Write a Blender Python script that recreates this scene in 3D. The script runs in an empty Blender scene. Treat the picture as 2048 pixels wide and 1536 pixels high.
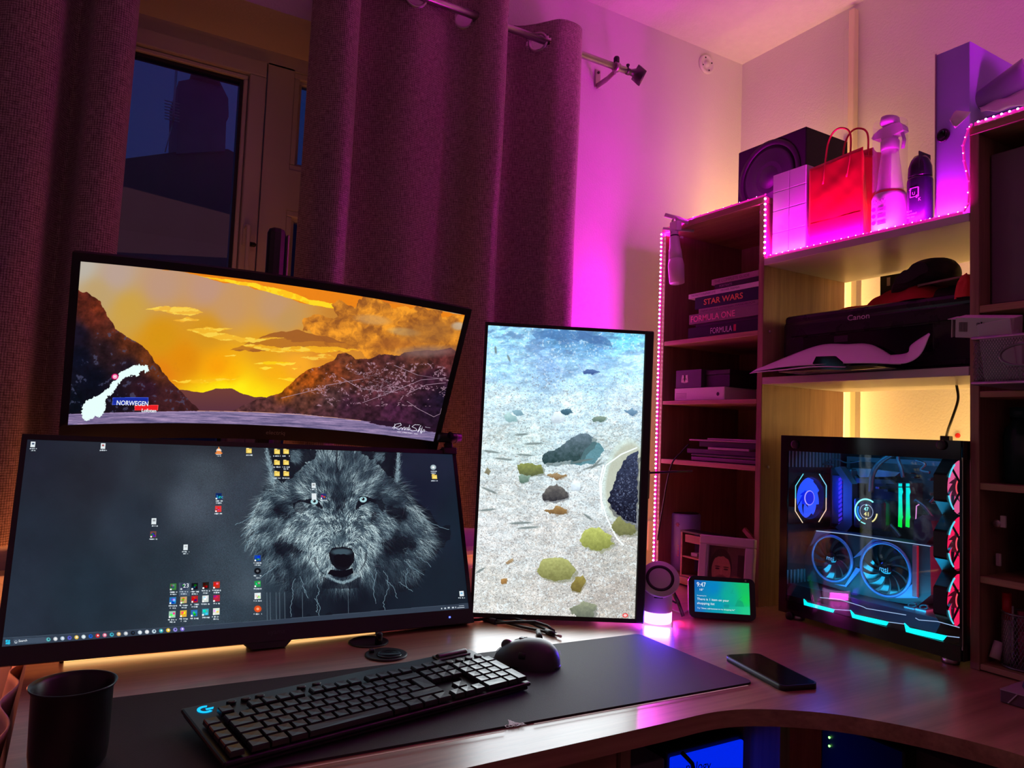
import bpy, bmesh, math, random
import numpy as np
from mathutils import Matrix, Vector
random.seed(7)
SC = bpy.context.scene
COL = SC.collection
pi = math.pi
# ---------------------------------------------------------------- camera
FPX = 1461.5
EYE = np.array([0, 0, 1.115])
def _basis(yaw, pit, rol):
    y, p, r = map(math.radians, (yaw, pit, rol))
    f = np.array([math.sin(y)*math.cos(p), math.cos(y)*math.cos(p), math.sin(p)]); a = np.array([math.cos(y), -math.sin(y), 0]); b = np.cross(a, f)
    return math.cos(r)*a+math.sin(r)*b, -math.sin(r)*a+math.cos(r)*b, f
CR, CU, CF = _basis(30.49, 3.636, 2.238)
cam = bpy.data.objects.new('camera', bpy.data.cameras.new('camera')); COL.objects.link(cam)
cam.data.sensor_width = 36; cam.data.lens = FPX/2048*36; cam.data.clip_start = .02
cam.matrix_world = Matrix(((CR[0], CU[0], -CF[0], EYE[0]), (CR[1], CU[1], -CF[1], EYE[1]), (CR[2], CU[2], -CF[2], EYE[2]), (0, 0, 0, 1)))
SC.camera = cam
def at(px, py, X=None, Y=None, Z=None):
    """the point of the plane X, Y or Z = const that the photograph shows at px, py"""
    d = (px-1024)/FPX*CR-(py-768)/FPX*CU+CF
    t = X/d[0] if X is not None else Y/d[1] if Y is not None else (Z-EYE[2])/d[2]
    return EYE+d*t
# ---------------------------------------------------------------- view, world, lights
SC.view_settings.view_transform = 'Standard'; SC.view_settings.look = 'None'
SC.view_settings.exposure = 0; SC.view_settings.gamma = 1; SC.view_settings.use_curve_mapping = False
SC.cycles.max_bounces = 8; SC.cycles.transparent_max_bounces = 12; SC.cycles.sample_clamp_indirect = 4; SC.cycles.caustics_reflective = False; SC.cycles.caustics_refractive = False
try: SC.cycles.use_denoising = True
except Exception: pass
W = bpy.data.worlds.new('dusk'); SC.world = W; W.use_nodes = True
nt = W.node_tree; nt.nodes.clear()
wo = nt.nodes.new('ShaderNodeOutputWorld'); bg = nt.nodes.new('ShaderNodeBackground'); tc = nt.nodes.new('ShaderNodeTexCoord'); sx = nt.nodes.new('ShaderNodeSeparateXYZ'); cr = nt.nodes.new('ShaderNodeValToRGB')
nt.links.new(tc.outputs['Generated'], sx.inputs[0]); nt.links.new(sx.outputs[2], cr.inputs[0]); nt.links.new(cr.outputs[0], bg.inputs[0]); nt.links.new(bg.outputs[0], wo.inputs[0])
cr.color_ramp.elements[0].position = 0.0; cr.color_ramp.elements[0].color = (.016, .016, .09, 1); cr.color_ramp.elements[1].position = .6; cr.color_ramp.elements[1].color = (.004, .02, .10, 1)
bg.inputs[1].default_value = .9
def srgb(r, g, b):
    f = lambda c: (c/255/12.92) if c <= 10.3 else ((c/255+.055)/1.055)**2.4
    return (f(r), f(g), f(b))
MAG = (1.0, .004, .88); WARM = (1.0, .58, .17); ORANGE = (1.0, .26, .07)
def area(name, loc, direction, up, sx_, sy_, power, col, spread=pi):
    L = bpy.data.lights.new(name, 'AREA'); L.shape = 'RECTANGLE'; L.size = sx_; L.size_y = sy_; L.energy = power; L.color = col; L.spread = spread
    o = bpy.data.objects.new(name, L); COL.objects.link(o)
    z = -Vector(direction).normalized(); x = Vector(up).cross(z).normalized(); y = z.cross(x)
    o.matrix_world = Matrix(((x[0], y[0], z[0], loc[0]), (x[1], y[1], z[1], loc[1]), (x[2], y[2], z[2], loc[2]), (0, 0, 0, 1)))
    return o
# light thrown by each LED tape, at the tapes themselves, plus added fills
area('tape_light_column', (1.366, 1.545, 1.215), (-1, .12, 0), (0, 0, 1), .012, .94, 3.7, MAG)
area('tape_light_step', (1.368, 1.19, 1.62), (-1, 0, .2), (0, 0, 1), .012, .14, .5, MAG)
area('tape_light_shelf', (1.374, .95, 1.556), (.75, 0, .65), (0, 1, 0), .012, .45, 3.6, MAG)
area('tape_light_top', (1.376, .41, 1.716), (.05, -.1, 1), (0, 1, 0), .012, .30, 2.0, MAG)
area('tape_light_bookcase_top', (1.384, 1.36, 1.712), (.25, .25, 1), (0, 1, 0), .012, .34, 2.1, MAG)
area('warm_tape_behind_bookcase', (1.712, 1.36, 1.22), (1, .3, 0), (0, 0, 1), .012, .92, 4.2, WARM)
area('warm_tape_above_bookcase', (1.71, 1.36, 1.705), (.35, .5, .9), (0, 1, 0), .012, .34, 1.2, WARM)
area('warm_tape_behind_computer', (1.70, .95, .76), (.8, 0, .75), (0, 1, 0), .012, .5, 3.4, WARM)
area('warm_tape_behind_cabinet', (1.712, .70, 1.22), (1, .35, 0), (0, 0, 1), .012, .92, 3.9, WARM)
area('orange_tape_desk_left', (.27, 1.5, .745), (0, .55, .6), (0, 0, 1), .66, .012, 1.5, ORANGE)
area('added_cloth_fill', (-.20, 1.56, .80), (.22, -.8, -.5), (0, 0, 1), .10, .02, .8, (1, .20, .08))  # added orange fill for the hanging cloth; no tape runs out here
area('orange_tape_desk_right', (1.14, 1.585, .745), (.1, .6, .6), (0, 0, 1), .5, .012, 1.3, ORANGE)
area('added_room_fill', (.1, -.9, 2.33), (.1, .3, -1), (0, 1, 0), 1.6, 1.2, 1.7, (1, .33, .38))  # added dim pink fill for the whole room; no lamp is lit overhead
# ---------------------------------------------------------------- materials
MATS = {}
def mat(name, col, rough=.5, metal=0., emit=None, es=1., var=0., vs=20., bump=0., bs=80., spec=.5, alpha=None, coat=0., trans=0., sheen=0., coord='Object'):
    if name in MATS: return MATS[name]
    m = bpy.data.materials.new(name); m.use_nodes = True; t = m.node_tree; p = t.nodes['Principled BSDF']; MATS[name] = m
    p.inputs['Base Color'].default_value = (*col, 1); p.inputs['Roughness'].default_value = rough; p.inputs['Metallic'].default_value = metal
    p.inputs['Specular IOR Level'].default_value = spec; p.inputs['Coat Weight'].default_value = coat; p.inputs['Transmission Weight'].default_value = trans; p.inputs['Sheen Weight'].default_value = sheen
    if emit is not None: p.inputs['Emission Color'].default_value = (*emit, 1); p.inputs['Emission Strength'].default_value = es
    if alpha is not None: p.inputs['Alpha'].default_value = alpha
    co = t.nodes.new('ShaderNodeTexCoord')
    n = t.nodes.new('ShaderNodeTexNoise'); n.inputs['Scale'].default_value = vs; n.inputs['Detail'].default_value = 4; t.links.new(co.outputs[coord], n.inputs['Vector'])
    if var:
        mx = t.nodes.new('ShaderNodeMix'); mx.data_type = 'RGBA'; mx.inputs[6].default_value = (*[c*(1-var) for c in col], 1); mx.inputs[7].default_value = (*[min(1, c*(1+var)) for c in col], 1)
        t.links.new(n.outputs[0], mx.inputs[0]); t.links.new(mx.outputs[2], p.inputs['Base Color'])
    rr = t.nodes.new('ShaderNodeMapRange'); rr.inputs[3].default_value = max(0, rough-.04); rr.inputs[4].default_value = min(1, rough+.04)
    t.links.new(n.outputs[0], rr.inputs[0]); t.links.new(rr.outputs[0], p.inputs['Roughness'])
    if bump:
        n2 = t.nodes.new('ShaderNodeTexNoise'); n2.inputs['Scale'].default_value = bs; n2.inputs['Detail'].default_value = 3; t.links.new(co.outputs[coord], n2.inputs['Vector'])
        b = t.nodes.new('ShaderNodeBump'); b.inputs['Strength'].default_value = bump; b.inputs['Distance'].default_value = .002; t.links.new(n2.outputs[0], b.inputs['Height']); t.links.new(b.outputs[0], p.inputs['Normal'])
    return m
def wood(name, c1, c2, axis='Y', rough=.38, scale=1.0, bump=.25, fine=1.0, coat=0.0):
    if name in MATS: return MATS[name]
    m = bpy.data.materials.new(name); m.use_nodes = True; t = m.node_tree; p = t.nodes['Principled BSDF']; MATS[name] = m
    co = t.nodes.new('ShaderNodeTexCoord'); mp = t.nodes.new('ShaderNodeMapping'); t.links.new(co.outputs['Object'], mp.inputs[0])
    k = {'X': (1.2, 30, 30), 'Y': (30, 1.2, 30), 'Z': (30, 30, 1.2)}[axis]; mp.inputs['Scale'].default_value = [v*scale for v in k]
    n = t.nodes.new('ShaderNodeTexNoise'); n.inputs['Scale'].default_value = 1.0; n.inputs['Detail'].default_value = 6; n.inputs['Roughness'].default_value = .62; n.inputs['Distortion'].default_value = .6; t.links.new(mp.outputs[0], n.inputs['Vector'])
    mp2 = t.nodes.new('ShaderNodeMapping'); t.links.new(co.outputs['Object'], mp2.inputs[0]); mp2.inputs['Scale'].default_value = [v*scale*fine*(7 if v > 5 else 9) for v in k]
    n2 = t.nodes.new('ShaderNodeTexNoise'); n2.inputs['Scale'].default_value = 1.0; n2.inputs['Detail'].default_value = 3; t.links.new(mp2.outputs[0], n2.inputs['Vector'])
    ad = t.nodes.new('ShaderNodeMath'); ad.operation = 'MULTIPLY_ADD'; ad.inputs[1].default_value = .45; t.links.new(n2.outputs[0], ad.inputs[0]); t.links.new(n.outputs[0], ad.inputs[2])
    r = t.nodes.new('ShaderNodeValToRGB'); r.color_ramp.elements[0].position = .5; r.color_ramp.elements[0].color = (*c1, 1); r.color_ramp.elements[1].position = .95; r.color_ramp.elements[1].color = (*c2, 1); p.inputs['Coat Weight'].default_value = coat; p.inputs['Coat Roughness'].default_value = .28
    t.links.new(ad.outputs[0], r.inputs[0]); t.links.new(r.outputs[0], p.inputs['Base Color']); p.inputs['Roughness'].default_value = rough
    b = t.nodes.new('ShaderNodeBump'); b.inputs['Strength'].default_value = bump; b.inputs['Distance'].default_value = .0015; t.links.new(ad.outputs[0], b.inputs['Height']); t.links.new(b.outputs[0], p.inputs['Normal'])
    return m
def emis(name, col, s=1.0):
    if name in MATS: return MATS[name]
    m = bpy.data.materials.new(name); m.use_nodes = True; t = m.node_tree; t.nodes.clear(); MATS[name] = m
    o = t.nodes.new('ShaderNodeOutputMaterial'); e = t.nodes.new('ShaderNodeEmission'); e.inputs[0].default_value = (*col, 1); e.inputs[1].default_value = s; t.links.new(e.outputs[0], o.inputs[0])
    return m
def picture_mat(name, img, glow=1.0, rough=.3):
    m = bpy.data.materials.new(name); m.use_nodes = True; t = m.node_tree; p = t.nodes['Principled BSDF']; MATS[name] = m
    i = t.nodes.new('ShaderNodeTexImage'); i.image = img; i.extension = 'EXTEND'
    if glow:
        p.inputs['Base Color'].default_value = (.004, .004, .005, 1); p.inputs['Roughness'].default_value = .55; p.inputs['Specular IOR Level'].default_value = .2; t.links.new(i.outputs[0], p.inputs['Emission Color']); p.inputs['Emission Strength'].default_value = glow
    else:
        t.links.new(i.outputs[0], p.inputs['Base Color']); p.inputs['Roughness'].default_value = rough
    return m
def glass(name, tint=(1, 1, 1), refl=.5, rough=.02, ior=1.45):
    if name in MATS: return MATS[name]
    m = bpy.data.materials.new(name); m.use_nodes = True; t = m.node_tree; t.nodes.clear(); MATS[name] = m
    o = t.nodes.new('ShaderNodeOutputMaterial'); mx = t.nodes.new('ShaderNodeMixShader'); tr = t.nodes.new('ShaderNodeBsdfTransparent'); gl = t.nodes.new('ShaderNodeBsdfGlossy'); fr = t.nodes.new('ShaderNodeFresnel')
    tr.inputs[0].default_value = (*tint, 1); gl.inputs['Roughness'].default_value = rough; gl.inputs['Color'].default_value = (1, 1, 1, 1); fr.inputs[0].default_value = ior
    t.links.new(fr.outputs[0], mx.inputs[0]); t.links.new(tr.outputs[0], mx.inputs[1]); t.links.new(gl.outputs[0], mx.inputs[2]); t.links.new(mx.outputs[0], o.inputs[0])
    return m
def cloth_mat(name, c1, c2, sc=1.0):
    # woven fabric: warp and weft threads crossing, on the cloth's own coordinates (metres)
    m = bpy.data.materials.new(name); m.use_nodes = True; t = m.node_tree; p = t.nodes['Principled BSDF']; MATS[name] = m
    uv = t.nodes.new('ShaderNodeUVMap'); nz = t.nodes.new('ShaderNodeTexNoise'); nz.inputs['Scale'].default_value = 60; t.links.new(uv.outputs[0], nz.inputs[0])
    mp = t.nodes.new('ShaderNodeMapping'); mp.inputs['Scale'].default_value = (620*sc, 60, 1); t.links.new(uv.outputs[0], mp.inputs[0]); a = t.nodes.new('ShaderNodeTexNoise'); a.inputs['Scale'].default_value = 1; a.inputs['Detail'].default_value = 2; t.links.new(mp.outputs[0], a.inputs[0])
    mp2 = t.nodes.new('ShaderNodeMapping'); mp2.inputs['Scale'].default_value = (60, 620*sc, 1); t.links.new(uv.outputs[0], mp2.inputs[0]); b = t.nodes.new('ShaderNodeTexNoise'); b.inputs['Scale'].default_value = 1; b.inputs['Detail'].default_value = 2; t.links.new(mp2.outputs[0], b.inputs[0])
    ws = []
    for ax, src in (('X', a), ('Y', b)):
        w = t.nodes.new('ShaderNodeTexWave'); w.wave_type = 'BANDS'; w.bands_direction = ax; w.inputs['Scale'].default_value = 2*pi/.0034/20*.78*sc; w.inputs['Distortion'].default_value = 2.2; w.inputs['Detail'].default_value = 2; w.inputs['Detail Scale'].default_value = 3
        t.links.new(uv.outputs[0], w.inputs[0]); q = t.nodes.new('ShaderNodeMath'); q.operation = 'MULTIPLY_ADD'; q.inputs[1].default_value = .26; t.links.new(w.outputs['Fac'], q.inputs[0]); q2 = t.nodes.new('ShaderNodeMath'); q2.operation = 'MULTIPLY'; q2.inputs[1].default_value = .75; t.links.new(src.outputs[0], q2.inputs[0]); t.links.new(q2.outputs[0], q.inputs[2]); ws.append(q)
    mm = t.nodes.new('ShaderNodeMath'); mm.operation = 'MULTIPLY'; t.links.new(ws[0].outputs[0], mm.inputs[0]); t.links.new(ws[1].outputs[0], mm.inputs[1])
    r = t.nodes.new('ShaderNodeValToRGB'); r.color_ramp.elements[0].position = .14; r.color_ramp.elements[0].color = (*c1, 1); r.color_ramp.elements[1].position = .40; r.color_ramp.elements[1].color = (*c2, 1)
    t.links.new(mm.outputs[0], r.inputs[0]); t.links.new(r.outputs[0], p.inputs['Base Color']); p.inputs['Roughness'].default_value = .92; p.inputs['Specular IOR Level'].default_value = .15; p.inputs['Sheen Weight'].default_value = .25
    bu = t.nodes.new('ShaderNodeBump'); bu.inputs['Strength'].default_value = .7; bu.inputs['Distance'].default_value = .0015; t.links.new(mm.outputs[0], bu.inputs['Height']); t.links.new(bu.outputs[0], p.inputs['Normal'])
    return m
# ---------------------------------------------------------------- mesh building
ROOT = {}
class MB:
    def __init__(s): s.v = []; s.f = []; s.sm = []; s.uv = {}
    def add(s, vs, fs, smooth=False):
        k = len(s.v); s.v += [tuple(map(float, p)) for p in vs]; s.f += [tuple(i+k for i in f) for f in fs]; s.sm += [smooth]*len(fs); return s
    def box(s, x0, x1, y0, y1, z0, z1, r=0.0, m=None):
        x0, x1 = sorted((x0, x1)); y0, y1 = sorted((y0, y1)); z0, z1 = sorted((z0, z1))
        r = min(r, (x1-x0)*.45, (y1-y0)*.45, (z1-z0)*.45)
        if r <= 0:
            vs = [(x, y, z) for z in (z0, z1) for y in (y0, y1) for x in (x0, x1)]
            fs = [(0, 2, 3, 1), (4, 5, 7, 6), (0, 1, 5, 4), (2, 6, 7, 3), (0, 4, 6, 2), (1, 3, 7, 5)]
        else:
            bm = bmesh.new(); bmesh.ops.create_cube(bm, size=1)
            for v in bm.verts: v.co = Vector(((x0+x1)/2+v.co.x*(x1-x0), (y0+y1)/2+v.co.y*(y1-y0), (z0+z1)/2+v.co.z*(z1-z0)))
            bmesh.ops.bevel(bm, geom=bm.edges[:], offset=r, segments=2 if r > .002 else 1, affect='EDGES', profile=.5)
            bm.verts.index_update(); vs = [v.co[:] for v in bm.verts]; fs = [[v.index for v in f.verts] for f in bm.faces]; bm.free()
        if m is not None: vs = [m @ Vector(p) for p in vs]
        return s.add(vs, fs)
    def prism(s, pts, axis, a, b, m=None, smooth=False):
        n = len(pts)
        def P(p, t): return {'X': (t, p[0], p[1]), 'Y': (p[0], t, p[1]), 'Z': (p[0], p[1], t)}[axis]
        vs = [P(p, a) for p in pts]+[P(p, b) for p in pts]; fs = [tuple(range(n))[::-1], tuple(range(n, 2*n))]
        if m is not None: vs = [m @ Vector(p) for p in vs]
        k = len(s.v); s.add(vs, fs); s.add([], []); s.f += [(k+i, k+(i+1) % n, k+n+(i+1) % n, k+n+i) for i in range(n)]; s.sm += [smooth]*n
        return s
    def lathe(s, prof, c, axis='Z', n=24, m=None, sx=1, sy=1, caps=True):
        vs = []; fs = []
        for r, h in prof:
            for i in range(n):
                t = 2*pi*i/n; a, b = r*math.cos(t)*sx, r*math.sin(t)*sy
                vs.append({'Z': (c[0]+a, c[1]+b, c[2]+h), 'X': (c[0]+h, c[1]+a, c[2]+b), 'Y': (c[0]+b, c[1]+h, c[2]+a)}[axis])
        for j in range(len(prof)-1):
            for i in range(n): fs.append((j*n+i, j*n+(i+1) % n, (j+1)*n+(i+1) % n, (j+1)*n+i))
        if m is not None: vs = [m @ Vector(p) for p in vs]
        s.add(vs, fs, True)
        k = len(s.v)-len(vs)
        if caps:
            s.f += [tuple(k+i for i in range(n))[::-1], tuple(k+(len(prof)-1)*n+i for i in range(n))]; s.sm += [False, False]
        return s
    def tube(s, path, r, n=8, closed=False, flat=None):
        P = [Vector(p) for p in path]; N = len(P); vs = []; fs = []; prev = None
        for i, p in enumerate(P):
            d = (P[(i+1) % N]-P[i-1]) if closed else (P[min(i+1, N-1)]-P[max(i-1, 0)])
            d = d.normalized(); u = prev if prev is not None else (Vector((0, 0, 1)) if abs(d.z) < .9 else Vector((1, 0, 0)))
            x = (u-d*u.dot(d)).normalized(); y = d.cross(x); prev = x
            rr = r[i] if isinstance(r, (list, tuple)) else r
            for k in range(n):
                t = 2*pi*k/n; vs.append(p+x*rr*math.cos(t)+y*rr*(flat or 1)*math.sin(t))
        for i in range(N if closed else N-1):
            for k in range(n): fs.append((i*n+k, i*n+(k+1) % n, ((i+1) % N)*n+(k+1) % n, ((i+1) % N)*n+k))
        k0 = len(s.v); s.add(vs, fs, True)
        if not closed: s.f += [tuple(k0+k for k in range(n))[::-1], tuple(k0+(N-1)*n+k for k in range(n))]; s.sm += [False, False]
        return s
    def grid(s, fn, nu, nv, thick=None):
        vs = [fn(i/nu, j/nv) for j in range(nv+1) for i in range(nu+1)]
        s.add(vs, [(j*(nu+1)+i, j*(nu+1)+i+1, (j+1)*(nu+1)+i+1, (j+1)*(nu+1)+i) for j in range(nv) for i in range(nu)], True)
        return s
    def quad(s, a, b, c, d): return s.add([a, b, c, d], [(0, 1, 2, 3)])
    def build(s, name, material, parent=None, m=None, local=False, kind=None, solid=None, subd=0, label=None, origin=None, uvfn=None):
        # local: the coordinates are those of the thing's root; otherwise they are the room's
        me = bpy.data.meshes.new(name)
        vs = s.v
        rm = ROOT.get(parent.name) if parent is not None else None
        if parent is None and origin is not None: rm = Matrix.Translation(Vector(origin))
        if m is not None: vs = [m @ Vector(p) for p in vs]
        if rm is not None and not local: inv = rm.inverted(); vs = [inv @ Vector(p) for p in vs]
        me.from_pydata([tuple(p) for p in vs], [], s.f); me.polygons.foreach_set('use_smooth', s.sm)
        if uvfn is not None:
            uvl = me.uv_layers.new(name='uv'); co = [uvfn(i, s.v[i]) for i in range(len(s.v))]
            for lp in me.loops: uvl.data[lp.index].uv = co[lp.vertex_index]
        me.materials.append(material); me.update()
        o = bpy.data.objects.new(name, me); COL.objects.link(o)
        if parent is not None: o.parent = parent; ROOT[o.name] = rm if rm is not None else Matrix.Identity(4)
        else:
            if rm is not None: o.matrix_world = rm
            ROOT[o.name] = rm if rm is not None else Matrix.Identity(4)
        if kind: o['kind'] = kind
        if label: o['label'] = label
        if solid: q = o.modifiers.new('solid', 'SOLIDIFY'); q.thickness = solid; q.offset = 0
        if subd: q = o.modifiers.new('sub', 'SUBSURF'); q.levels = subd; q.render_levels = subd
        return o
def thing(name, label, cat, m=(0, 0, 0), group=None):
    o = bpy.data.objects.new(name, None); COL.objects.link(o); o.empty_display_size = .02
    M = m if isinstance(m, Matrix) else Matrix.Translation(Vector(m))
    o.matrix_world = M; ROOT[o.name] = M.copy(); o['label'] = label; o['category'] = cat
    if group: o['group'] = group
    return o
def tag(o, label, cat, group=None):
    o['label'] = label; o['category'] = cat
    if group: o['group'] = group
    return o
def text(s, mtl, parent, o, x, y, w=None, h=None, name='lettering', local=False, depth=.0003, label=None, bold=0, shear=0, space=1.0):
    """writing whose lower left corner is o, running along x, standing along y; w = its width, h = its height"""
    cu = bpy.data.curves.new('t', 'FONT'); cu.body = s; cu.offset = bold; cu.shear = shear; cu.space_character = space; cu.resolution_u = 3
    to = bpy.data.objects.new('t', cu); COL.objects.link(to); dg = bpy.context.evaluated_depsgraph_get()
    me = bpy.data.meshes.new_from_object(to.evaluated_get(dg)); bpy.data.objects.remove(to)
    n = len(me.vertices); co = np.zeros(n*3); me.vertices.foreach_get('co', co); co = co.reshape(-1, 3)
    lo = co.min(0); sz = co.max(0)-lo; kx = (w/sz[0]) if w else None; ky = (h/sz[1]) if h else None; kx = kx or ky; ky = ky or kx
    x = Vector(x).normalized(); y = Vector(y).normalized(); z = x.cross(y); O = Vector(o)
    mb = MB(); vs = [O+x*float((p[0]-lo[0])*kx)+y*float((p[1]-lo[1])*ky)+z*depth for p in co]
    mb.add(vs, [tuple(p.vertices) for p in me.polygons]); bpy.data.meshes.remove(me)
    return mb.build(name, mtl, parent, local=local, label=label)
def frame_m(o, x, y, z):
    return Matrix(((x[0], y[0], z[0], o[0]), (x[1], y[1], z[1], o[1]), (x[2], y[2], z[2], o[2]), (0, 0, 0, 1)))
def pose(c, yaw, pit, rol):
    # local x to the right, y away from the viewer, z up the face
    y, p, r = map(math.radians, (yaw, pit, rol)); x = Vector((math.cos(y), math.sin(y), 0)); n0 = Vector((math.sin(y), -math.cos(y), 0)); Z = Vector((0, 0, 1))
    n = n0*math.cos(p)+Z*math.sin(p); z = Z*math.cos(p)-n0*math.sin(p)
    return frame_m(c, math.cos(r)*x+math.sin(r)*z, -n, -math.sin(r)*x+math.cos(r)*z)
def rrect(w, h, r, n=5, cx=0, cy=0):
    out = []
    for sx_, sy_, a0 in ((1, 1, 0), (-1, 1, pi/2), (-1, -1, pi), (1, -1, 1.5*pi)):
        for k in range(n+1): a = a0+pi/2*k/n; out.append((cx+sx_*(w/2-r)+r*math.cos(a), cy+sy_*(h/2-r)+r*math.sin(a)))
    return out
# ---------------------------------------------------------------- pictures shown on screens and prints
def fbm(X, Y, s, seed, octs=4, gain=.5, aspect=1.0):
    out = np.zeros_like(X); amp = 1.0; tot = 0
    for o in range(octs):
        g = np.random.default_rng(seed*31+o).random((257, 257))
        x = (X/s)*(2**o)+o*17.3; y = (Y/(s*aspect))*(2**o)+o*9.7
        xi = np.floor(x).astype(int); yi = np.floor(y).astype(int)
        fx = x-xi; fy = y-yi; fx = fx*fx*(3-2*fx); fy = fy*fy*(3-2*fy)
        xi %= 256; yi %= 256
        v = (g[yi, xi]*(1-fx)+g[yi, xi+1]*fx)*(1-fy)+(g[yi+1, xi]*(1-fx)+g[yi+1, xi+1]*fx)*fy
        out += amp*(v-.5)*2; tot += amp; amp *= gain
    return out/tot
def homog(src, dst):
    A = []; b = []
    for (x, y), (u, v) in zip(src, dst):
        A.append([x, y, 1, 0, 0, 0, -u*x, -u*y]); b.append(u)
        A.append([0, 0, 0, x, y, 1, -v*x, -v*y]); b.append(v)
    return np.append(np.linalg.solve(np.array(A, float), np.array(b, float)), 1).reshape(3, 3)
class Canvas:
    """A picture of w by h dots; its drawing coordinates are those of a quadrilateral with corners tl, tr, br, bl."""
    def __init__(s, w, h, quad, bow=0, off=(0, 0), k=1.0):
        s.w, s.h, s.bow, s.off, s.k = w, h, bow, off, k
        s.H = homog(((0, 0), (w, 0), (w, h), (0, h)), quad); s.Hi = np.linalg.inv(s.H)
        u, v = np.meshgrid(np.arange(w)+.5, np.arange(h)+.5)
        d = s.H[2, 0]*u+s.H[2, 1]*v+s.H[2, 2]
        s.X = (s.H[0, 0]*u+s.H[0, 1]*v+s.H[0, 2])/d
        s.Y = (s.H[1, 0]*u+s.H[1, 1]*v+s.H[1, 2])/d-bow*4*(u/w)*(1-u/w)
        s.im = np.zeros((h, w, 3))
    def set(s, off, k):                      # following coordinates are given as (c/k + off)
        s.off = off; s.k = k; s.x = (s.X-off[0])*k; s.y = (s.Y-off[1])*k
        return s
    def dots(s, x, y):
        X = np.asarray(x)/s.k+s.off[0]; Y = np.asarray(y)/s.k+s.off[1]
        for it in range(2):
            yy = Y if it == 0 else Y+s.bow*4*t*(1-t)
            d = s.Hi[2, 0]*X+s.Hi[2, 1]*yy+s.Hi[2, 2]
            u = (s.Hi[0, 0]*X+s.Hi[0, 1]*yy+s.Hi[0, 2])/d; v = (s.Hi[1, 0]*X+s.Hi[1, 1]*yy+s.Hi[1, 2])/d
            t = u/s.w
            if not s.bow: break
        return u, v
    def inside(s, pts, jit=0, js=20, seed=1, octs=4):
        P = np.array(pts, float); m = np.zeros(s.x.shape, bool)
        x0, x1, y0, y1 = P[:, 0].min()-jit, P[:, 0].max()+jit, P[:, 1].min()-jit, P[:, 1].max()+jit
        sel = (s.x >= x0) & (s.x <= x1) & (s.y >= y0) & (s.y <= y1)
        xs = s.x[sel]; ys = s.y[sel]; c = np.zeros(xs.shape, bool); n = len(P)
        if jit: xs, ys = xs+jit*fbm(xs, ys, js, seed, octs), ys+jit*fbm(xs, ys, js, seed+7, octs)
        for i in range(n):
            a = P[i]; b = P[(i+1) % n]
            if a[1] == b[1]: continue
            c ^= ((a[1] > ys) != (b[1] > ys)) & (xs < (b[0]-a[0])*(ys-a[1])/(b[1]-a[1])+a[0])
        m[sel] = c
        return m
    def over(s, m, col, a=1.0):
        m = np.asarray(m); ry = np.flatnonzero(m.any(1)); rx = np.flatnonzero(m.any(0))
        if not len(ry): return
        q = (slice(ry[0], ry[-1]+1), slice(rx[0], rx[-1]+1)); v = s.im[q]
        v += (m[q].astype(float)*a)[..., None]*(np.asarray(col, float)-v)
    def ell(s, cx, cy, rx, ry, ang=0, soft=.15):
        c, q = math.cos(ang), math.sin(ang); dx = s.x-cx; dy = s.y-cy
        r = np.hypot((dx*c+dy*q)/rx, (-dx*q+dy*c)/ry)
        return np.clip((1-r)/soft+.5, 0, 1)
    def rbf(s, pts, p=3.0, asp=1.0):
        iy = np.unique(np.r_[0:s.h:7, s.h-1]); ix = np.unique(np.r_[0:s.w:7, s.w-1])
        X = s.x[np.ix_(iy, ix)]; Y = s.y[np.ix_(iy, ix)]; num = 0; den = 0
        for q in pts:
            w = 1/(((X-q[0])**2+((Y-q[1])*asp)**2)+400)**(p/2)
            num = num+w[..., None]*np.array(q[2], float); den = den+w
        g = num/den[..., None]
        a = np.arange(s.h); b = np.arange(s.w); j = np.clip(np.searchsorted(iy, a, 'right')-1, 0, len(iy)-2); i = np.clip(np.searchsorted(ix, b, 'right')-1, 0, len(ix)-2)
        fy = ((a-iy[j])/(iy[j+1]-iy[j]))[:, None, None]; g = g[j]*(1-fy)+g[j+1]*fy
        fx = ((b-ix[i])/(ix[i+1]-ix[i]))[None, :, None]; return g[:, i]*(1-fx)+g[:, i+1]*fx
    def box(s, cx, cy, w, h, col, a=1.0):
        u, v = s.dots([cx-w/2, cx+w/2, cx-w/2], [cy-h/2, cy-h/2, cy+h/2])
        q = (slice(max(0, int(round(v[0]))), max(0, int(round(max(v[2], v[0]+1))))), slice(max(0, int(round(u[0]))), max(0, int(round(max(u[1], u[0]+1))))))
        s.im[q] += a*(np.asarray(col, float)-s.im[q])
    def line(s, pts, col, wd=1.0, a=1.0):
        u, v = s.dots([p[0] for p in pts], [p[1] for p in pts]); U = []; V = []
        for i in range(len(u)-1):
            n = int(max(abs(u[i+1]-u[i]), abs(v[i+1]-v[i]))*2)+2
            U.append(np.linspace(u[i], u[i+1], n)); V.append(np.linspace(v[i], v[i+1], n))
        U = np.concatenate(U); V = np.concatenate(V); r = max(wd/2, .5)
        for dx in np.arange(-r+.5, r+.01, .7):
            for dy in np.arange(-r+.5, r+.01, .7):
                xi = np.clip((U+dx).astype(int), 0, s.w-1); yi = np.clip((V+dy).astype(int), 0, s.h-1)
                s.im[yi, xi] = s.im[yi, xi]*(1-a)+np.array(col)*a
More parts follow.
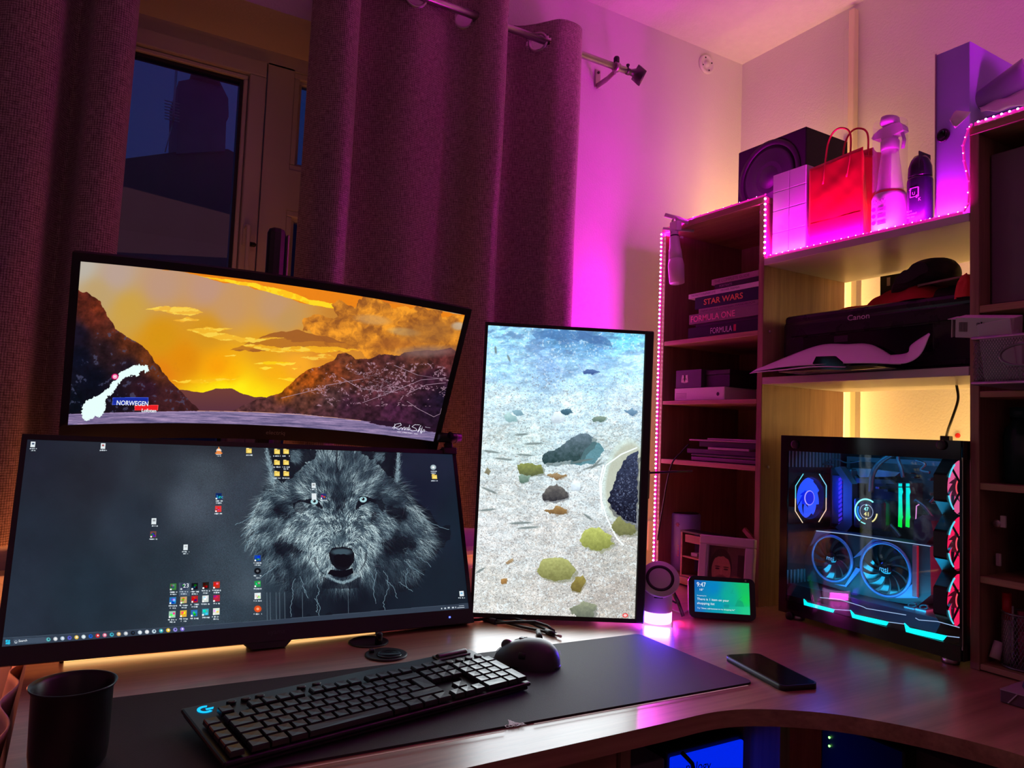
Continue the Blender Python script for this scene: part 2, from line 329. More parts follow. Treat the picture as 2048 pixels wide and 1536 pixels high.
    def strokes(s, x, y, ang, ln, tone, ramp, alpha, wd, rng, bend=.25, batches=60):
        n = len(x); M = 22; t = np.linspace(0, 1, M); order = rng.permutation(n)
        b = rng.normal(0, bend, n)
        for k in range(batches):
            q = order[k::batches]
            an = ang[q][:, None]+b[q][:, None]*t; L = ln[q][:, None]*t
            X = x[q][:, None]+L*np.cos(an); Y = y[q][:, None]+L*np.sin(an)
            u, v = s.dots(X, Y); al = alpha*(1-t**2)[None, :]*np.ones_like(u)
            for ox in (np.arange(wd) if wd > 1 else (0,)):
                xi = (u+ox*.8).astype(int); yi = v.astype(int)
                ok = (xi >= 0) & (xi < s.w) & (yi >= 0) & (yi < s.h)
                c = ramp(np.repeat(tone[q][:, None], M, 1))
                xi, yi, aa, cc = xi[ok], yi[ok], al[ok][:, None], c[ok]
                s.im[yi, xi] = s.im[yi, xi]*(1-aa)+cc*aa
    def image(s, name):
        im = bpy.data.images.new(name, s.w, s.h)
        px = np.ones((s.h, s.w, 4), np.float32); px[..., :3] = np.clip(s.im[::-1]/255, 0, 1)
        im.pixels.foreach_set(px.ravel()); im.pack(); return im

def paint_sunset():
    c = Canvas(1300, 549, ((162.5, 524), (928.6, 634), (868.5, 880), (136.5, 849)), 10)
    c.set((0, 480), 2.1333)
    sky = [(350,110,(186,178,166)),(500,150,(186,160,146)),(420,230,(190,160,110)),(700,200,(190,150,125)),(900,220,(192,148,125)),(560,300,(204,160,70)),
      (700,420,(216,148,20)),(900,400,(214,148,30)),(800,520,(226,140,12)),(1000,300,(200,150,100)),(1200,300,(196,150,110)),(1250,350,(196,150,90)),(700,600,(228,130,18)),
      (950,560,(250,160,10)),(980,640,(255,225,10)),(1040,655,(255,240,30)),(1100,670,(255,190,10)),(1000,600,(255,175,8)),(1200,600,(250,175,20)),(1300,540,(250,170,40)),
      (1400,500,(222,140,40)),(1150,470,(228,158,30)),(1300,450,(220,150,50)),(1500,350,(196,130,50)),(1700,400,(180,120,60)),(1850,350,(190,140,70)),(1950,370,(200,180,150)),
      (1900,450,(230,150,40)),(1600,300,(230,110,20)),(1800,330,(240,130,30))]
    c.im[:] = c.rbf(sky, 3.4)
    n1 = fbm(c.x, c.y, 60, 3, 5); n2 = fbm(c.x, c.y, 220, 5, 5, .55, .16); n3 = fbm(c.x, c.y, 26, 9, 4)
    # the long bright streak along the top
    m = c.inside([(700,130),(900,150),(1160,186),(1440,225),(1700,280),(1990,330),(1990,400),(1800,350),(1560,316),(1440,305),(1290,268),(1180,232),(1050,205),(900,170),(800,150)], 10, 70, 11)
    c.over(m, (236,132,24)); 
    m2 = c.inside([(860,160),(1000,180),(1130,200),(1240,226),(1340,262),(1460,286),(1600,318),(1480,308),(1330,282),(1210,246),(1110,216),(960,184)], 6, 50, 12)
    c.over(m2, (255,196,30)); c.over(m2 & (n3 > .05), (255,226,40), .7)
    # billowing clouds on the right
    cl = c.inside([(1310,400),(1330,350),(1370,330),(1430,350),(1450,330),(1440,290),(1480,270),(1540,300),(1570,262),(1650,268),(1760,300),(1990,330),(1975,470),(1930,485),(1860,470),(1800,490),(1700,500),(1600,505),(1540,495),(1460,470),(1440,460),(1400,440),(1370,430),(1360,405),(1330,410)], 34, 50, 21, 5)
    tex = fbm(c.x+20*n3, c.y+20*n1, 44, 23, 6, .62)
    tc = np.clip(tex*1.3+.5, 0, 1)[..., None]
    col = np.array((150,86,36))*(1-tc)+np.array((250,160,44))*tc
    c.im = np.where(cl[..., None], col, c.im)
    c.over(np.clip(c.ell(1610,350,70,20,.1,.6), 0, 1), (190,150,110), .5); c.over(c.ell(1740,400,60,16,.1,.6), (214,180,120), .6); c.over(c.ell(1955,375,26,16,0,.6), (206,196,180), .8)
    c.over(c.ell(1840,400,110,44,-.1,.8), (150,96,50), .55); c.over(c.ell(1700,450,100,20,0,.8), (170,96,40), .5)
    band = c.inside([(1000,480),(1180,415),(1300,395),(1420,420),(1520,450),(1500,470),(1300,470),(1150,490)], 18, 90, 31)
    c.over(band, (178,106,36), .75); c.over(band & (n2 > .0), (150,84,40), .6)
    for pts, col in (([(630,300),(720,290),(820,295),(890,320),(820,332),(720,318)], (250,190,60)), ([(750,352),(820,342),(870,350),(820,360)], (250,182,50)),
                     ([(810,395),(900,384),(1020,388),(940,402),(1010,420),(1130,432),(1240,425),(1100,450),(960,436),(880,420)], (250,190,50)),
                     ([(1040,462),(1130,458),(1240,470),(1400,462),(1560,478),(1400,492),(1240,488),(1150,484)], (252,184,36)),
                     ([(975,504),(1030,502),(1025,510)], (250,200,60)), ([(1106,540),(1170,528),(1290,536),(1280,546),(1180,546)], (255,214,20)), ([(1120,556),(1160,548),(1195,558),(1160,562)], (255,220,20)),
                     ([(1265,558),(1296,560),(1280,566)], (255,214,20)), ([(1205,606),(1290,600),(1270,614)], (255,220,40)), ([(745,610),(900,602),(1040,604),(900,620),(800,618)], (250,176,30)), ([(1300,508),(1420,496),(1470,520),(1380,522)], (240,160,40))):
        m = c.inside(pts, 9, 34, int(pts[0][0]), 4); c.over(m, col, .8)
        c.over(m & (fbm(c.x, c.y, 40, int(pts[0][1]), 4, .5, .25) > .05), (255,226,90), .6)
    gl = np.exp(-(((c.x-1010)/230)**2+((c.y-668)/52)**2)); c.over(gl, (255,238,20), .95)
    # distant ridge, right mountains, left mountain
    d = c.inside([(600,660),(780,648),(830,655),(880,662),(940,645),(1010,645),(1060,668),(1110,682),(1180,684),(1300,690),(2000,700),(2000,860),(600,800)], 4, 30, 41)
    g = np.clip((c.y-650)/130, 0, 1)[..., None]; c.im = np.where(d[..., None], np.array((112,62,54))*(1-g)+np.array((80,44,66))*g, c.im)
    r = c.inside([(1010,742),(1060,715),(1120,692),(1160,686),(1220,664),(1290,600),(1330,565),(1400,545),(1448,522),(1470,498),(1500,492),(1520,500),(1536,518),(1600,512),(1640,498),(1720,502),(1740,488),(1800,478),(1880,474),(1925,462),(1950,480),(1950,880),(1020,800)], 6, 26, 43, 5)
    col = c.rbf([(1250,650,(196,98,20)),(1340,600,(190,90,24)),(1450,560,(150,70,36)),(1500,520,(120,62,40)),(1600,560,(104,52,48)),(1440,690,(92,60,62)),(1300,700,(100,58,50)),(1700,560,(92,50,50)),(1800,520,(110,60,50)),(1900,500,(110,50,50)),(1700,640,(96,48,62)),(1500,720,(76,40,62)),(1850,600,(66,32,52)),(1850,720,(40,22,44)),(1700,740,(82,38,70)),(1900,680,(36,26,52)),(1600,790,(70,36,56)),(1400,770,(88,50,60)),(1150,710,(106,60,58)),(1080,735,(98,56,60)),(1250,760,(90,52,62))], 3.6)
    rid = 1-abs(fbm(c.x+.5*c.y, c.y*1.6-.3*c.x, 70, 47, 6, .6))*2
    sn = (rid > .86) & (c.x > 1340+fbm(c.x, c.y, 60, 2)*80) & (c.y > 530) & (c.y < 720-(c.x-1300)*.02)
    shade = (.82+.5*fbm(c.x, c.y, 16, 48, 4))[..., None]
    c.im = np.where(r[..., None], col*shade, c.im); c.over(r & sn & (fbm(c.x, c.y, 5, 49, 3) > .0), (190,150,170), .7)
    c.over(r & c.inside([(1500,548),(1620,560),(1730,640),(1640,670),(1560,640),(1600,610)], 30, 30, 51, 4) & (abs(fbm(c.x+c.y, c.y*1.5-.6*c.x, 24, 52, 5, .7)) < .045), (184,154,174), .8)
    for pts in ([(1230,686),(1400,640),(1420,630),(1560,600)],[(1480,595),(1560,640),(1640,650),(1720,655)],[(1700,540),(1800,580),(1930,600)],[(1750,690),(1800,720),(1850,752),(1880,735),(1920,720)],[(1560,700),(1700,650),(1800,600),(1900,590)],[(1750,660),(1830,620),(1910,610)]):
        c.line([(x+8*math.sin(i*2.1+x), y) for i, (x, y) in enumerate(pts)], (176,146,166), 1.5, .8)
    c.over(c.ell(1830,482,110,22,-.05,.9), (130,100,96), .75)
    l = c.inside([(330,215),(390,235),(430,262),(450,300),(462,330),(490,360),(497,385),(560,425),(610,455),(640,480),(670,525),(700,560),(735,605),(770,640),(820,690),(870,738),(280,800),(280,215)], 5, 22, 53, 5)
    col = c.rbf([(350,240,(90,34,24)),(430,290,(112,44,24)),(400,340,(90,36,26)),(480,390,(80,36,26)),(560,430,(96,44,24)),(640,500,(104,50,24)),(690,570,(92,44,24)),(340,400,(22,18,34)),(340,500,(10,14,30)),(450,470,(40,24,30)),(400,600,(8,12,26)),(560,560,(30,20,32)),(640,640,(44,20,34)),(740,690,(60,28,32)),(500,700,(14,12,24)),(330,700,(6,12,22))], 3.6)
    tx = fbm(c.x*1.0-c.y*.5, c.y*1.2+c.x*.5, 30, 54, 6, .62); c.im = np.where(l[..., None], col*(1+.55*tx[..., None]), c.im)
    c.over(l & (tx > .32) & (c.y > 400+fbm(c.x, c.y, 90, 3)*60), (70,72,100), .7)
    w = c.inside([(260,741),(880,741),(1300,752),(1600,780),(1900,810),(1960,1000),(260,1000)], 1, 10, 1)
    st = fbm(c.x, c.y-.02*c.x, 90, 61, 5, .7, .05); c.im = np.where(w[..., None], np.array((128,112,152))+st[..., None]*np.array((90,70,70)), c.im)
    c.line([(860,741),(1100,746),(1300,755),(1560,776)], (226,170,150), 1.6, .8)
    c.over(c.inside([(1590,784),(1620,772),(1700,778),(1800,790),(1900,802),(1900,818),(1750,806),(1640,794)], 3, 12, 5), (40,20,40))
    c.set((130, 500), 3.839)
    nor = c.inside([(130,1240),(150,1180),(170,1155),(240,1130),(300,1100),(340,1070),(380,1020),(420,985),(430,955),(470,935),(520,905),(580,895),(640,895),(668,915),(664,950),(640,960),(625,935),(600,945),(580,980),(540,975),(500,980),(460,1000),(430,1030),(400,1070),(370,1120),(340,1130),(320,1170),(322,1220),(300,1260),(272,1295),(240,1280),(210,1300),(170,1312),(140,1290)], 14, 12, 71, 4)
    c.over(nor, (232,255,252))
    c.over(c.ell(395,981,27,23), (226,22,110)); c.over(c.ell(395,981,17,15), (255,255,255)); c.over(c.ell(395,981,12,10), (226,22,110)); c.over(c.ell(395,981,8,7), (255,255,255))
    c.over(c.inside([(379,1142),(658,1147),(656,1200),(376,1195)]), (20,44,160)); c.line([(379,1142),(658,1147),(656,1200),(376,1195),(379,1142)], (70,100,230), 1.5, .7)
    c.over(c.inside([(553,1205),(736,1207),(733,1246),(551,1243)]), (236,30,36)); c.line([(553,1205),(736,1207),(733,1246),(551,1243),(553,1205)], (255,90,90), 1.2, .7)
    c.set((520, 540), 4.267)   # the signature
    for pts in ([(1160,1352),(1190,1318),(1225,1310),(1232,1325),(1200,1342),(1176,1346),(1215,1365)],[(1180,1318),(1172,1362)],[(1215,1360),(1230,1345),(1240,1352),(1236,1366),(1250,1344),(1262,1340),(1258,1366),(1272,1346),(1282,1344),(1276,1366)],[(1284,1366),(1300,1322),(1290,1366),(1304,1350)],[(1378,1318),(1340,1318),(1318,1336),(1350,1350),(1356,1364),(1318,1372),(1300,1362)],[(1362,1378),(1388,1322),(1366,1378),(1384,1350),(1392,1352),(1384,1382)],[(1400,1334),(1388,1392),(1412,1356),(1420,1362),(1412,1376)],[(1200,1380),(1225,1384)],[(1240,1386),(1320,1390)],[(1335,1393),(1362,1395)],[(1425,1335),(1462,1340)]):
        c.line(pts, (240,240,255), 1.6, .9)
    return c

def icon(c, x, y, s, col, kind, rng, lab=1, lw=1.3):
    # a small desktop picture with its line of writing
    if kind == 'folder': c.box(x, y, s, s*.8, (236,200,90)); c.box(x-s*.2, y-s*.42, s*.5, s*.16, (250,224,140)); c.box(x+s*.1, y+s*.1, s*.7, s*.4, (250,226,120))
    elif kind == 'file': c.box(x, y, s*.8, s, (226,236,240)); c.box(x, y-.1*s, s*.4, s*.3, col)
    elif kind == 'round': c.over(c.ell(x, y, s*.55, s*.5, 0, .3), col); c.over(c.ell(x, y, s*.22, s*.2, 0, .3), [min(255, v+90) for v in col])
    else:
        c.box(x, y, s, s, col)
        for k in range(4): c.box(x+rng.uniform(-.25, .25)*s, y+rng.uniform(-.25, .25)*s, s*.35, s*.3, np.clip(np.array(col)+rng.normal(0, 75, 3), 0, 255))
        c.box(x-s*.38, y+s*.38, s*.25, s*.25, (255,255,255))
    for k in range(lab):
        w = s*lw*(1 if k == 0 else .7); n = 9
        for i in range(n):
            if rng.random() < .82: c.box(x-w/2+w*(i+.5)/n, y+s*(.78+.34*k), w/n*.8, s*rng.uniform(.14, .24), (226,238,246), .9)

def paint_wolf():
    c = Canvas(1680, 704, ((53, 879), (906, 911), (936.7, 1215), (4, 1293)), 0)
    rng = np.random.default_rng(5)
    c.set((0, 850), 2.1333)
    c.im[:] = c.rbf([(150,120,(30,34,46)),(100,500,(33,42,55)),(60,900,(36,46,60)),(400,200,(34,38,48)),(700,200,(46,54,64)),(900,200,(62,72,82)),(820,330,(66,76,88)),(1000,150,(50,58,68)),(1050,300,(52,62,74)),(600,400,(38,48,60)),(700,600,(36,48,58)),(400,700,(32,46,58)),(1000,560,(58,72,84)),(1060,700,(66,80,92)),(1000,800,(48,62,74)),(1180,700,(40,54,66)),(1500,700,(12,20,32)),(1800,150,(26,34,52)),(1780,300,(20,28,46)),(1950,400,(22,34,48)),(1900,700,(20,32,44)),(1300,780,(16,24,36))], 3.2)
    c.im *= (1+.16*fbm(c.x, c.y, 160, 4, 4))[..., None]
    c.im *= (1+.16*rng.normal(0, 1, c.im.shape[:2])*np.clip(1-abs(c.x-950)/450, .15, 1))[..., None]
    c.over(np.clip(1-abs(c.y-80-.02*c.x)/70, 0, 1)*(c.x > 600)*(c.x < 1150), (28,32,40), .5)
    c.set((470, 890), 4.389)
    head = [(270,20),(330,200),(350,330),(260,420),(170,600),(120,720),(120,860),(250,960),(330,1100),(420,1200),(520,1320),(560,1480),(1300,1480),(1400,1300),(1560,1280),(1720,1080),(1820,900),(1880,740),(1700,600),(1560,420),(1440,330),(1450,60),(1100,40),(720,40)]
    c.over(c.inside(head, 60, 90, 8), (15,21,31), .8)
    tonep = [(900,120,.45),(760,120,.55),(1040,120,.5),(890,250,.30),(740,250,.48),(600,270,.42),(1050,240,.45),(1200,280,.42),(900,380,.22),(930,480,.08),(800,380,.40),(1020,400,.42),(520,330,.45),(430,420,.5),
      (600,420,.62),(560,470,.25),(700,440,.45),(1130,420,.7),(1250,470,.15),(1350,520,.12),(1450,600,.05),(1320,420,.35),(1420,450,.4),(1540,520,.62),(1640,640,.6),(1560,700,.5),(1750,760,.42),(1840,860,.25),
      (450,560,.08),(380,580,.12),(300,520,.55),(230,620,.75),(200,760,.7),(260,860,.6),(170,880,.55),(330,760,.4),(420,680,.45),(500,740,.62),(560,800,.5),(640,600,.75),(600,560,.6),(720,580,.78),(700,680,.7),(560,680,.42),(400,880,.05),(480,900,.10),(340,960,.3),
      (830,560,.45),(930,570,.35),(1040,560,.45),(1000,640,.62),(880,680,.72),(780,760,.98),(760,860,1.0),(700,820,.9),(660,780,.85),(860,780,.85),(940,830,.5),(1000,800,.8),(1060,860,.75),(1100,940,.7),(1120,700,.5),(1160,600,.72),(1120,560,.7),(1200,760,.8),(1240,640,.25),(1310,700,.55),(1340,620,.4),(1300,780,.5),
      (1440,800,.2),(1400,900,.05),(1550,880,.15),(1650,820,.5),(1720,900,.35),(1600,960,.4),(1450,960,.3),(1500,1060,.35),(1650,1040,.3),(1300,960,.12),(1250,1000,.22),(1400,1100,.12),(1500,1180,.3),(1300,1150,.12),(1200,1150,.2),
      (800,960,.98),(790,1060,.95),(760,1000,.9),(700,960,.8),(640,960,.6),(580,1000,.3),(640,1060,.25),(560,900,.35),(500,1020,.12),(540,1120,.15),(640,1150,.2),(440,1130,.25),(380,1060,.35),(360,1180,.35),(430,1250,.25),(1080,1010,.9),(1100,1060,.85),(1180,960,.75),(1240,900,.6),(950,1140,.02),(950,1190,.5),(760,1250,.06),(950,1320,.02),(1150,1300,.04),(1350,1330,.10),(600,1350,.10),(500,1450,.1),(1000,1440,.03)]
    T = np.array([(p[0], p[1], p[2]) for p in tonep])
    dirp = [(900,100,-1.55),(700,150,-2.0),(1100,150,-1.15),(600,300,-2.5),(1200,300,-.65),(450,400,-2.75),(1400,420,-.35),(900,400,-1.57),(300,500,2.5),(220,700,2.35),(200,850,2.2),(300,950,2.0),(430,700,2.3),(520,800,2.2),(600,600,2.6),(700,650,2.2),(800,600,-2.0),(1040,600,-1.1),(900,700,-1.9),(760,800,2.2),(720,900,1.9),(880,800,-1.7),(1000,800,-1.2),(1080,900,1.2),(1200,760,.8),(1160,600,.6),(1320,700,.6),(1550,550,.75),(1650,650,.6),(1700,800,.5),(1800,850,.45),(1600,950,.7),(1450,900,.7),(1300,950,.9),(1400,1050,1.0),(1500,1150,1.1),(1600,1050,.8),
      (780,1050,1.9),(700,980,2.0),(580,1000,2.1),(500,1100,2.1),(400,1150,2.0),(350,1050,2.3),(600,1200,1.9),(760,1250,1.7),(950,1180,1.57),(1200,1200,1.4),(1350,1300,1.3),(950,1350,1.57),(290,100,-1.9),(1445,150,-1.5),(1300,90,-.9),(540,90,-2.2)]
    D = np.array(dirp)
    def field(P, x, y, p=3.0):
        num = 0; den = 0
        for q in P:
            w = 1/((x-q[0])**2+(y-q[1])**2+300)**(p/2); num = num+w*q[2]; den = den+w
        return num/den
    def dirf(x, y):
        C_ = D.copy(); C_[:, 2] = np.cos(D[:, 2]); S_ = D.copy(); S_[:, 2] = np.sin(D[:, 2])
        return np.arctan2(field(S_, x, y), field(C_, x, y))
    ramp = lambda t: np.stack([14+190*np.clip(t*1.12, 0, 1.2)**1.1, 20+212*np.clip(t*1.12, 0, 1.2)**1.0, 30+208*np.clip(t*1.12, 0, 1.2)**.95], -1)
    base = c.rbf([(q[0], q[1], (q[2],)*3) for q in tonep], 4.0)[..., 0]; hm = c.inside([(330,60),(380,330),(300,440),(230,600),(190,720),(200,850),(300,950),(380,1100),(470,1200),(560,1320),(600,1480),(1250,1480),(1350,1250),(1500,1150),(1620,980),(1640,850),(1640,720),(1560,600),(1450,420),(1360,320),(1380,70),(1100,40),(720,40)], 70, 60, 9)
    c.im = np.where(hm[..., None], c.im*.35+ramp(base*.42)*.65, c.im)
    def fur(n, poly, lmin, lmax, tmul, alpha, wd=1, spread=.25, pw=4.0):
        P = np.array(poly); x = rng.uniform(P[:, 0].min(), P[:, 0].max(), n*2); y = rng.uniform(P[:, 1].min(), P[:, 1].max(), n*2)
        ins = np.zeros(len(x), bool)
        for i in range(len(P)):
            a = P[i]; b = P[(i+1) % len(P)]
            if a[1] != b[1]: ins ^= ((a[1] > y) != (b[1] > y)) & (x < (b[0]-a[0])*(y-a[1])/(b[1]-a[1])+a[0])
        x, y = x[ins][:n], y[ins][:n]; m = len(x)
        tn = field(T, x, y, pw)*tmul*np.where(rng.random(m) < .42, rng.uniform(.05, .4, m), rng.uniform(.75, 1.6, m))
        tn = tn*np.clip(1+1.5*fbm(x, y, 46, 5, 3, .6), .25, 1.8)
        core = np.clip(np.hypot((x-920)/520, (y-700)/520), 0, 1)
        ln = (lmin+(lmax-lmin)*core)*rng.uniform(.6, 1.3, m)
        c.strokes(x, y, dirf(x, y)+rng.normal(0, spread, m), ln, tn, ramp, alpha, wd, rng)
    outer = [(270,150),(350,330),(240,450),(170,600),(130,720),(140,860),(250,960),(350,1150),(450,1220),(560,1300),(1300,1300),(1400,1200),(1560,1180),(1680,1000),(1760,860),(1740,760),(1620,560),(1500,400),(1380,280),(1120,70),(720,60),(560,180),(400,300)]
    dk = (13,18,28)
    def soft(poly, jit, col, a, seed=3): c.over(c.inside(poly, jit, 26, seed), col, a)
    patches = (([(1190,650),(1215,600),(1250,590),(1235,640),(1210,690),(1180,680)], .7), ([(1330,560),(1400,540),(1500,580),(1500,640),(1440,690),(1390,640),(1340,620)], .9),
               ([(340,880),(420,860),(520,880),(600,930),(560,960),(440,960),(370,940)], .9), ([(330,560),(390,530),(440,590),(520,610),(480,640),(380,620)], .85), ([(1290,860),(1420,800),(1560,830),(1600,900),(1480,930),(1350,960)], .9))
    fur(13000, outer, 18, 120, 1.0, .8, 2)
    for q, a in patches: soft(q, 34, dk, a)
    soft([(870,410),(930,440),(985,420),(975,520),(945,590),(925,590),(880,520),(850,460)], 30, dk, .6)
    fur(12000, outer, 14, 95, 1.15, .92, 1, .3)
    for q, a in patches: soft(q, 60, dk, a*.6, 9)
    fur(3500, outer, 20, 110, 1.35, .85, 1, .4)
    soft([(480,40),(735,50),(720,110),(630,165),(560,240),(500,300),(420,330),(370,290),(350,180),(330,60)], 22, dk, .88, 4); soft([(1105,50),(1440,70),(1430,330),(1350,270),(1240,150),(1125,90)], 22, dk, .88, 5)
    soft([(500,500),(560,480),(640,560),(600,600),(520,580)], 30, dk, .45, 8)
    for side, x0, y0, x1, y1 in ((-1,285,30,350,340),(1,1445,70,1430,340)):      # lit rims of the ears
        n = 500; t = rng.random(n); x = x0+(x1-x0)*t+rng.normal(0, 10, n)-side*12*t*0; y = y0+(y1-y0)*t
        c.strokes(x, y, -1.57+rng.normal(0, .5, n)+side*.3, rng.uniform(15, 50, n)*(.4+t), rng.uniform(.35, .8, n), ramp, .8, 1, rng)
    n = 300; x = rng.uniform(490, 570, n); y = rng.uniform(50, 150, n); c.strokes(x, y, .5+rng.normal(0, .2, n), rng.uniform(30, 80, n), rng.uniform(.2, .6, n), ramp, .8, 1, rng)
    n = 220; x = rng.uniform(1240, 1330, n); y = rng.uniform(70, 140, n); c.strokes(x, y, 2.5+rng.normal(0, .2, n), rng.uniform(20, 60, n), rng.uniform(.2, .6, n), ramp, .8, 1, rng)
    soft([(895,60),(912,60),(915,260),(900,260)], 14, dk, .6)
    for sx, ex, ey in ((-1,707,500),(1,1134,482)):    # the eyes
        if sx < 0:
            soft([(520,515),(570,490),(640,480),(700,470),(745,500),(782,560),(770,565),(720,535),(670,520),(600,498),(550,512),(520,560)], 8, dk, .95)
        else:
            soft([(1070,560),(1085,490),(1110,460),(1150,450),(1200,470),(1250,490),(1240,505),(1190,500),(1150,520),(1105,545),(1080,575)], 8, dk, .95)
            soft([(1190,475),(1290,480),(1330,540),(1300,590),(1260,520),(1200,500)], 18, dk, .7)
        c.over(c.ell(ex, ey, 33, 26, 0, .15), (150,196,206)); c.over(c.ell(ex, ey+3, 27, 21, 0, .2), (176,220,226)); c.over(c.ell(ex, ey-4, 13, 13), (10,14,20)); c.over(c.ell(ex-6, ey-8, 4, 4), (230,250,255))
        c.line([(ex-38, ey-14), (ex-10, ey-28), (ex+24, ey-24), (ex+42, ey-6)], dk, 3, .95)
    soft([(1100,700),(1140,720),(1150,800),(1130,790)], 14, (50,66,80), .5)
    soft([(600,600),(640,620),(690,660),(660,670),(610,640)], 16, (50,66,80), .6)
    # muzzle, nose, mouth
    soft([(835,945),(860,905),(950,895),(1030,905),(1056,950),(1054,1020),(1010,1080),(960,1100),(900,1085),(855,1040),(838,990)], 4, (14,18,26), 1)
    c.over(c.ell(944,938,88,28,0,.5), (66,88,100), .9); soft([(870,990),(900,960),(950,955),(1010,965),(1030,1000),(1020,1050),(960,1075),(890,1060)], 8, (9,11,18), 1)
    c.over(c.ell(930,830,60,40,0,.9), (70,92,104), .5)
    soft([(850,1090),(950,1100),(1040,1080),(1050,1120),(990,1150),(940,1160),(880,1150),(820,1130)], 6, (9,12,20), 1)
    soft([(700,985),(722,980),(728,1030),(760,1100),(820,1135),(780,1130),(730,1070),(705,1020)], 6, (12,18,28), .45)
    soft([(1150,950),(1172,945),(1168,1000),(1140,1060),(1080,1120),(1110,1080),(1145,1020)], 6, (12,18,28), .5)
    n = 900; t = rng.uniform(0, 1, n); x = 810+280*t; y = 1135+62*np.sin(t*3.1416)+rng.normal(0, 5, n); c.strokes(x, y, 1.57+rng.normal(0, .3, n), rng.uniform(6, 18, n), rng.uniform(.3, .8, n), ramp, .8, 1, rng)
    c.over(c.inside([(780,1150),(860,1190),(950,1215),(1040,1190),(1110,1150),(1100,1250),(780,1260)], 10, 30, 3), (13,18,28), .6)
    for pts in ([(20,700),(60,680),(100,665),(150,630),(190,570)],[(92,930),(100,880),(150,810),(220,760)],[(60,800),(120,760),(200,700)],[(505,1500),(500,1400),(520,1320),(510,1240),(540,1170)],[(745,1490),(750,1400),(720,1340),(745,1280),(735,1220)],[(715,1340),(735,1400),(730,1460)],[(1320,1440),(1310,1380),(1350,1250),(1345,1160),(1310,1100)],[(1235,1380),(1220,1250),(1245,1170),(1240,1080)],[(1230,1220),(1215,1140),(1180,1090)],[(1660,1140),(1590,1090),(1530,1050),(1490,1010)],[(1720,1060),(1660,1010),(1600,980)],[(1510,1250),(1500,1150),(1520,1080)],[(620,1290),(600,1200),(580,1150)],[(650,1340),(620,1260)],[(1880,740),(1800,720),(1700,670)],[(1430,1340),(1400,1250),(1330,1180)],[(240,1170),(300,1110),(400,1040)],[(1560,1280),(1500,1240),(1440,1200)]):
        q = []
        for i in range(len(pts)-1):
            for k in range(5):
                t = k/5; q.append((pts[i][0]*(1-t)+pts[i+1][0]*t+rng.normal(0, 4), pts[i][1]*(1-t)+pts[i+1][1]*t+rng.normal(0, 3)))
        c.line(q+[pts[-1]], (120,150,165), 1.3, .75)
    for x in (290,318,370,400,445,600,1000): c.line([(x,1290),(x+3,1530)], (110,132,146), 2, .22)
    # desktop pictures
    c.set((0, 850), 2.1333)
    bl, wh = (40,120,190), (220,230,235)
    for x, y, s, col, k, lab in ((138,82,24,(60,80,110),'file',2),(441,90,24,(170,90,90),'file',1),(1067,112,24,None,'folder',1),(1187,116,24,None,'folder',1),(1226,116,24,None,'folder',1),(1187,163,24,None,'folder',1),(1226,163,24,None,'folder',2),(1187,210,24,None,'folder',1),(1226,210,24,None,'folder',1),
        (938,305,26,(14,40,100),'app',2),(936,359,26,(222,60,60),'app',1),(661,411,26,(150,156,160),'file',1),(658,467,26,(120,70,70),'app',1),(797,522,24,(190,194,196),'file',2),(1343,260,22,(160,160,160),'file',1),(1345,307,26,(230,236,236),'file',0),(1385,306,22,(40,50,110),'app',1),
        (1852,184,22,(170,190,196),'round',2),(1856,224,22,None,'folder',1),(1968,717,22,(120,190,230),'file',1),(1104,568,26,(20,70,170),'app',2),(1104,622,26,(12,16,22),'round',2),(1104,677,26,(40,150,80),'app',1),(1104,728,26,(225,235,238),'app',1),(1105,782,28,(230,80,30),'round',1),
        (744,690,28,(60,130,60),'app',2),(789,688,28,(20,24,52),'app',2),(836,688,28,(12,20,28),'app',2),(883,684,28,(30,28,24),'app',2),(929,682,28,(190,50,30),'app',2),(742,748,28,(40,120,190),'app',2),(789,746,28,(200,170,120),'app',2),(836,742,28,(180,30,40),'app',2),(882,740,28,(210,220,214),'app',1),(929,738,28,(180,40,60),'app',1),
        (740,807,28,(160,200,180),'app',2),(788,803,28,(226,180,60),'app',2),(834,801,28,(40,110,180),'app',1),(882,797,28,(60,170,190),'app',1),(928,794,28,(225,232,220),'app',2)):
        icon(c, x, y, s, col, k, rng, lab)
    c.over(c.inside([(768,672),(814,672),(816,728),(768,730)]), (110,130,160), .35)
    c.over(c.inside([(938,96),(949,124),(926,124)]), (235,130,60)); c.over(c.ell(938,122,16,5), (235,130,60)); icon(c, 938,112,20,(240,230,220),'none_'[:0] or 'round', rng, 2)
    c.over(c.inside([(938,93),(950,122),(926,122)]), (238,140,70)); c.over(c.inside([(934,104),(942,104),(945,112),(931,112)]), (240,236,230))
    # the task bar along the lower edge
    c.over(c.inside([(-20,908),(560,872),(1100,834),(1700,782),(2020,757),(2030,800),(2000,800),(-20,960)]), (50,62,78))
    c.line([(12,908),(560,872),(1100,834),(1700,782),(1995,757)], (70,84,100), 1.5, .8)
    for dx in (-5,5):
        for dy in (-5,5): c.box(35+dx, 925+dy, 9, 9, (40,190,230))
    c.over(c.inside([(58,911),(205,903),(205,925),(58,934)]), (66,80,98)); c.over(c.ell(69,924,6,6), (220,230,240)); c.over(c.ell(69,923,4,4), (66,80,98))
    cols = [(90,190,190),(210,215,220),(180,200,220),(90,90,200),(240,200,90),(210,225,230),(20,90,200),(220,40,50),(230,120,150),(60,180,200),(220,180,120),(180,190,200),(20,24,30),(210,225,235),(220,225,230),(200,220,230),(60,180,190),(240,200,60),(150,140,230),(130,110,220)]
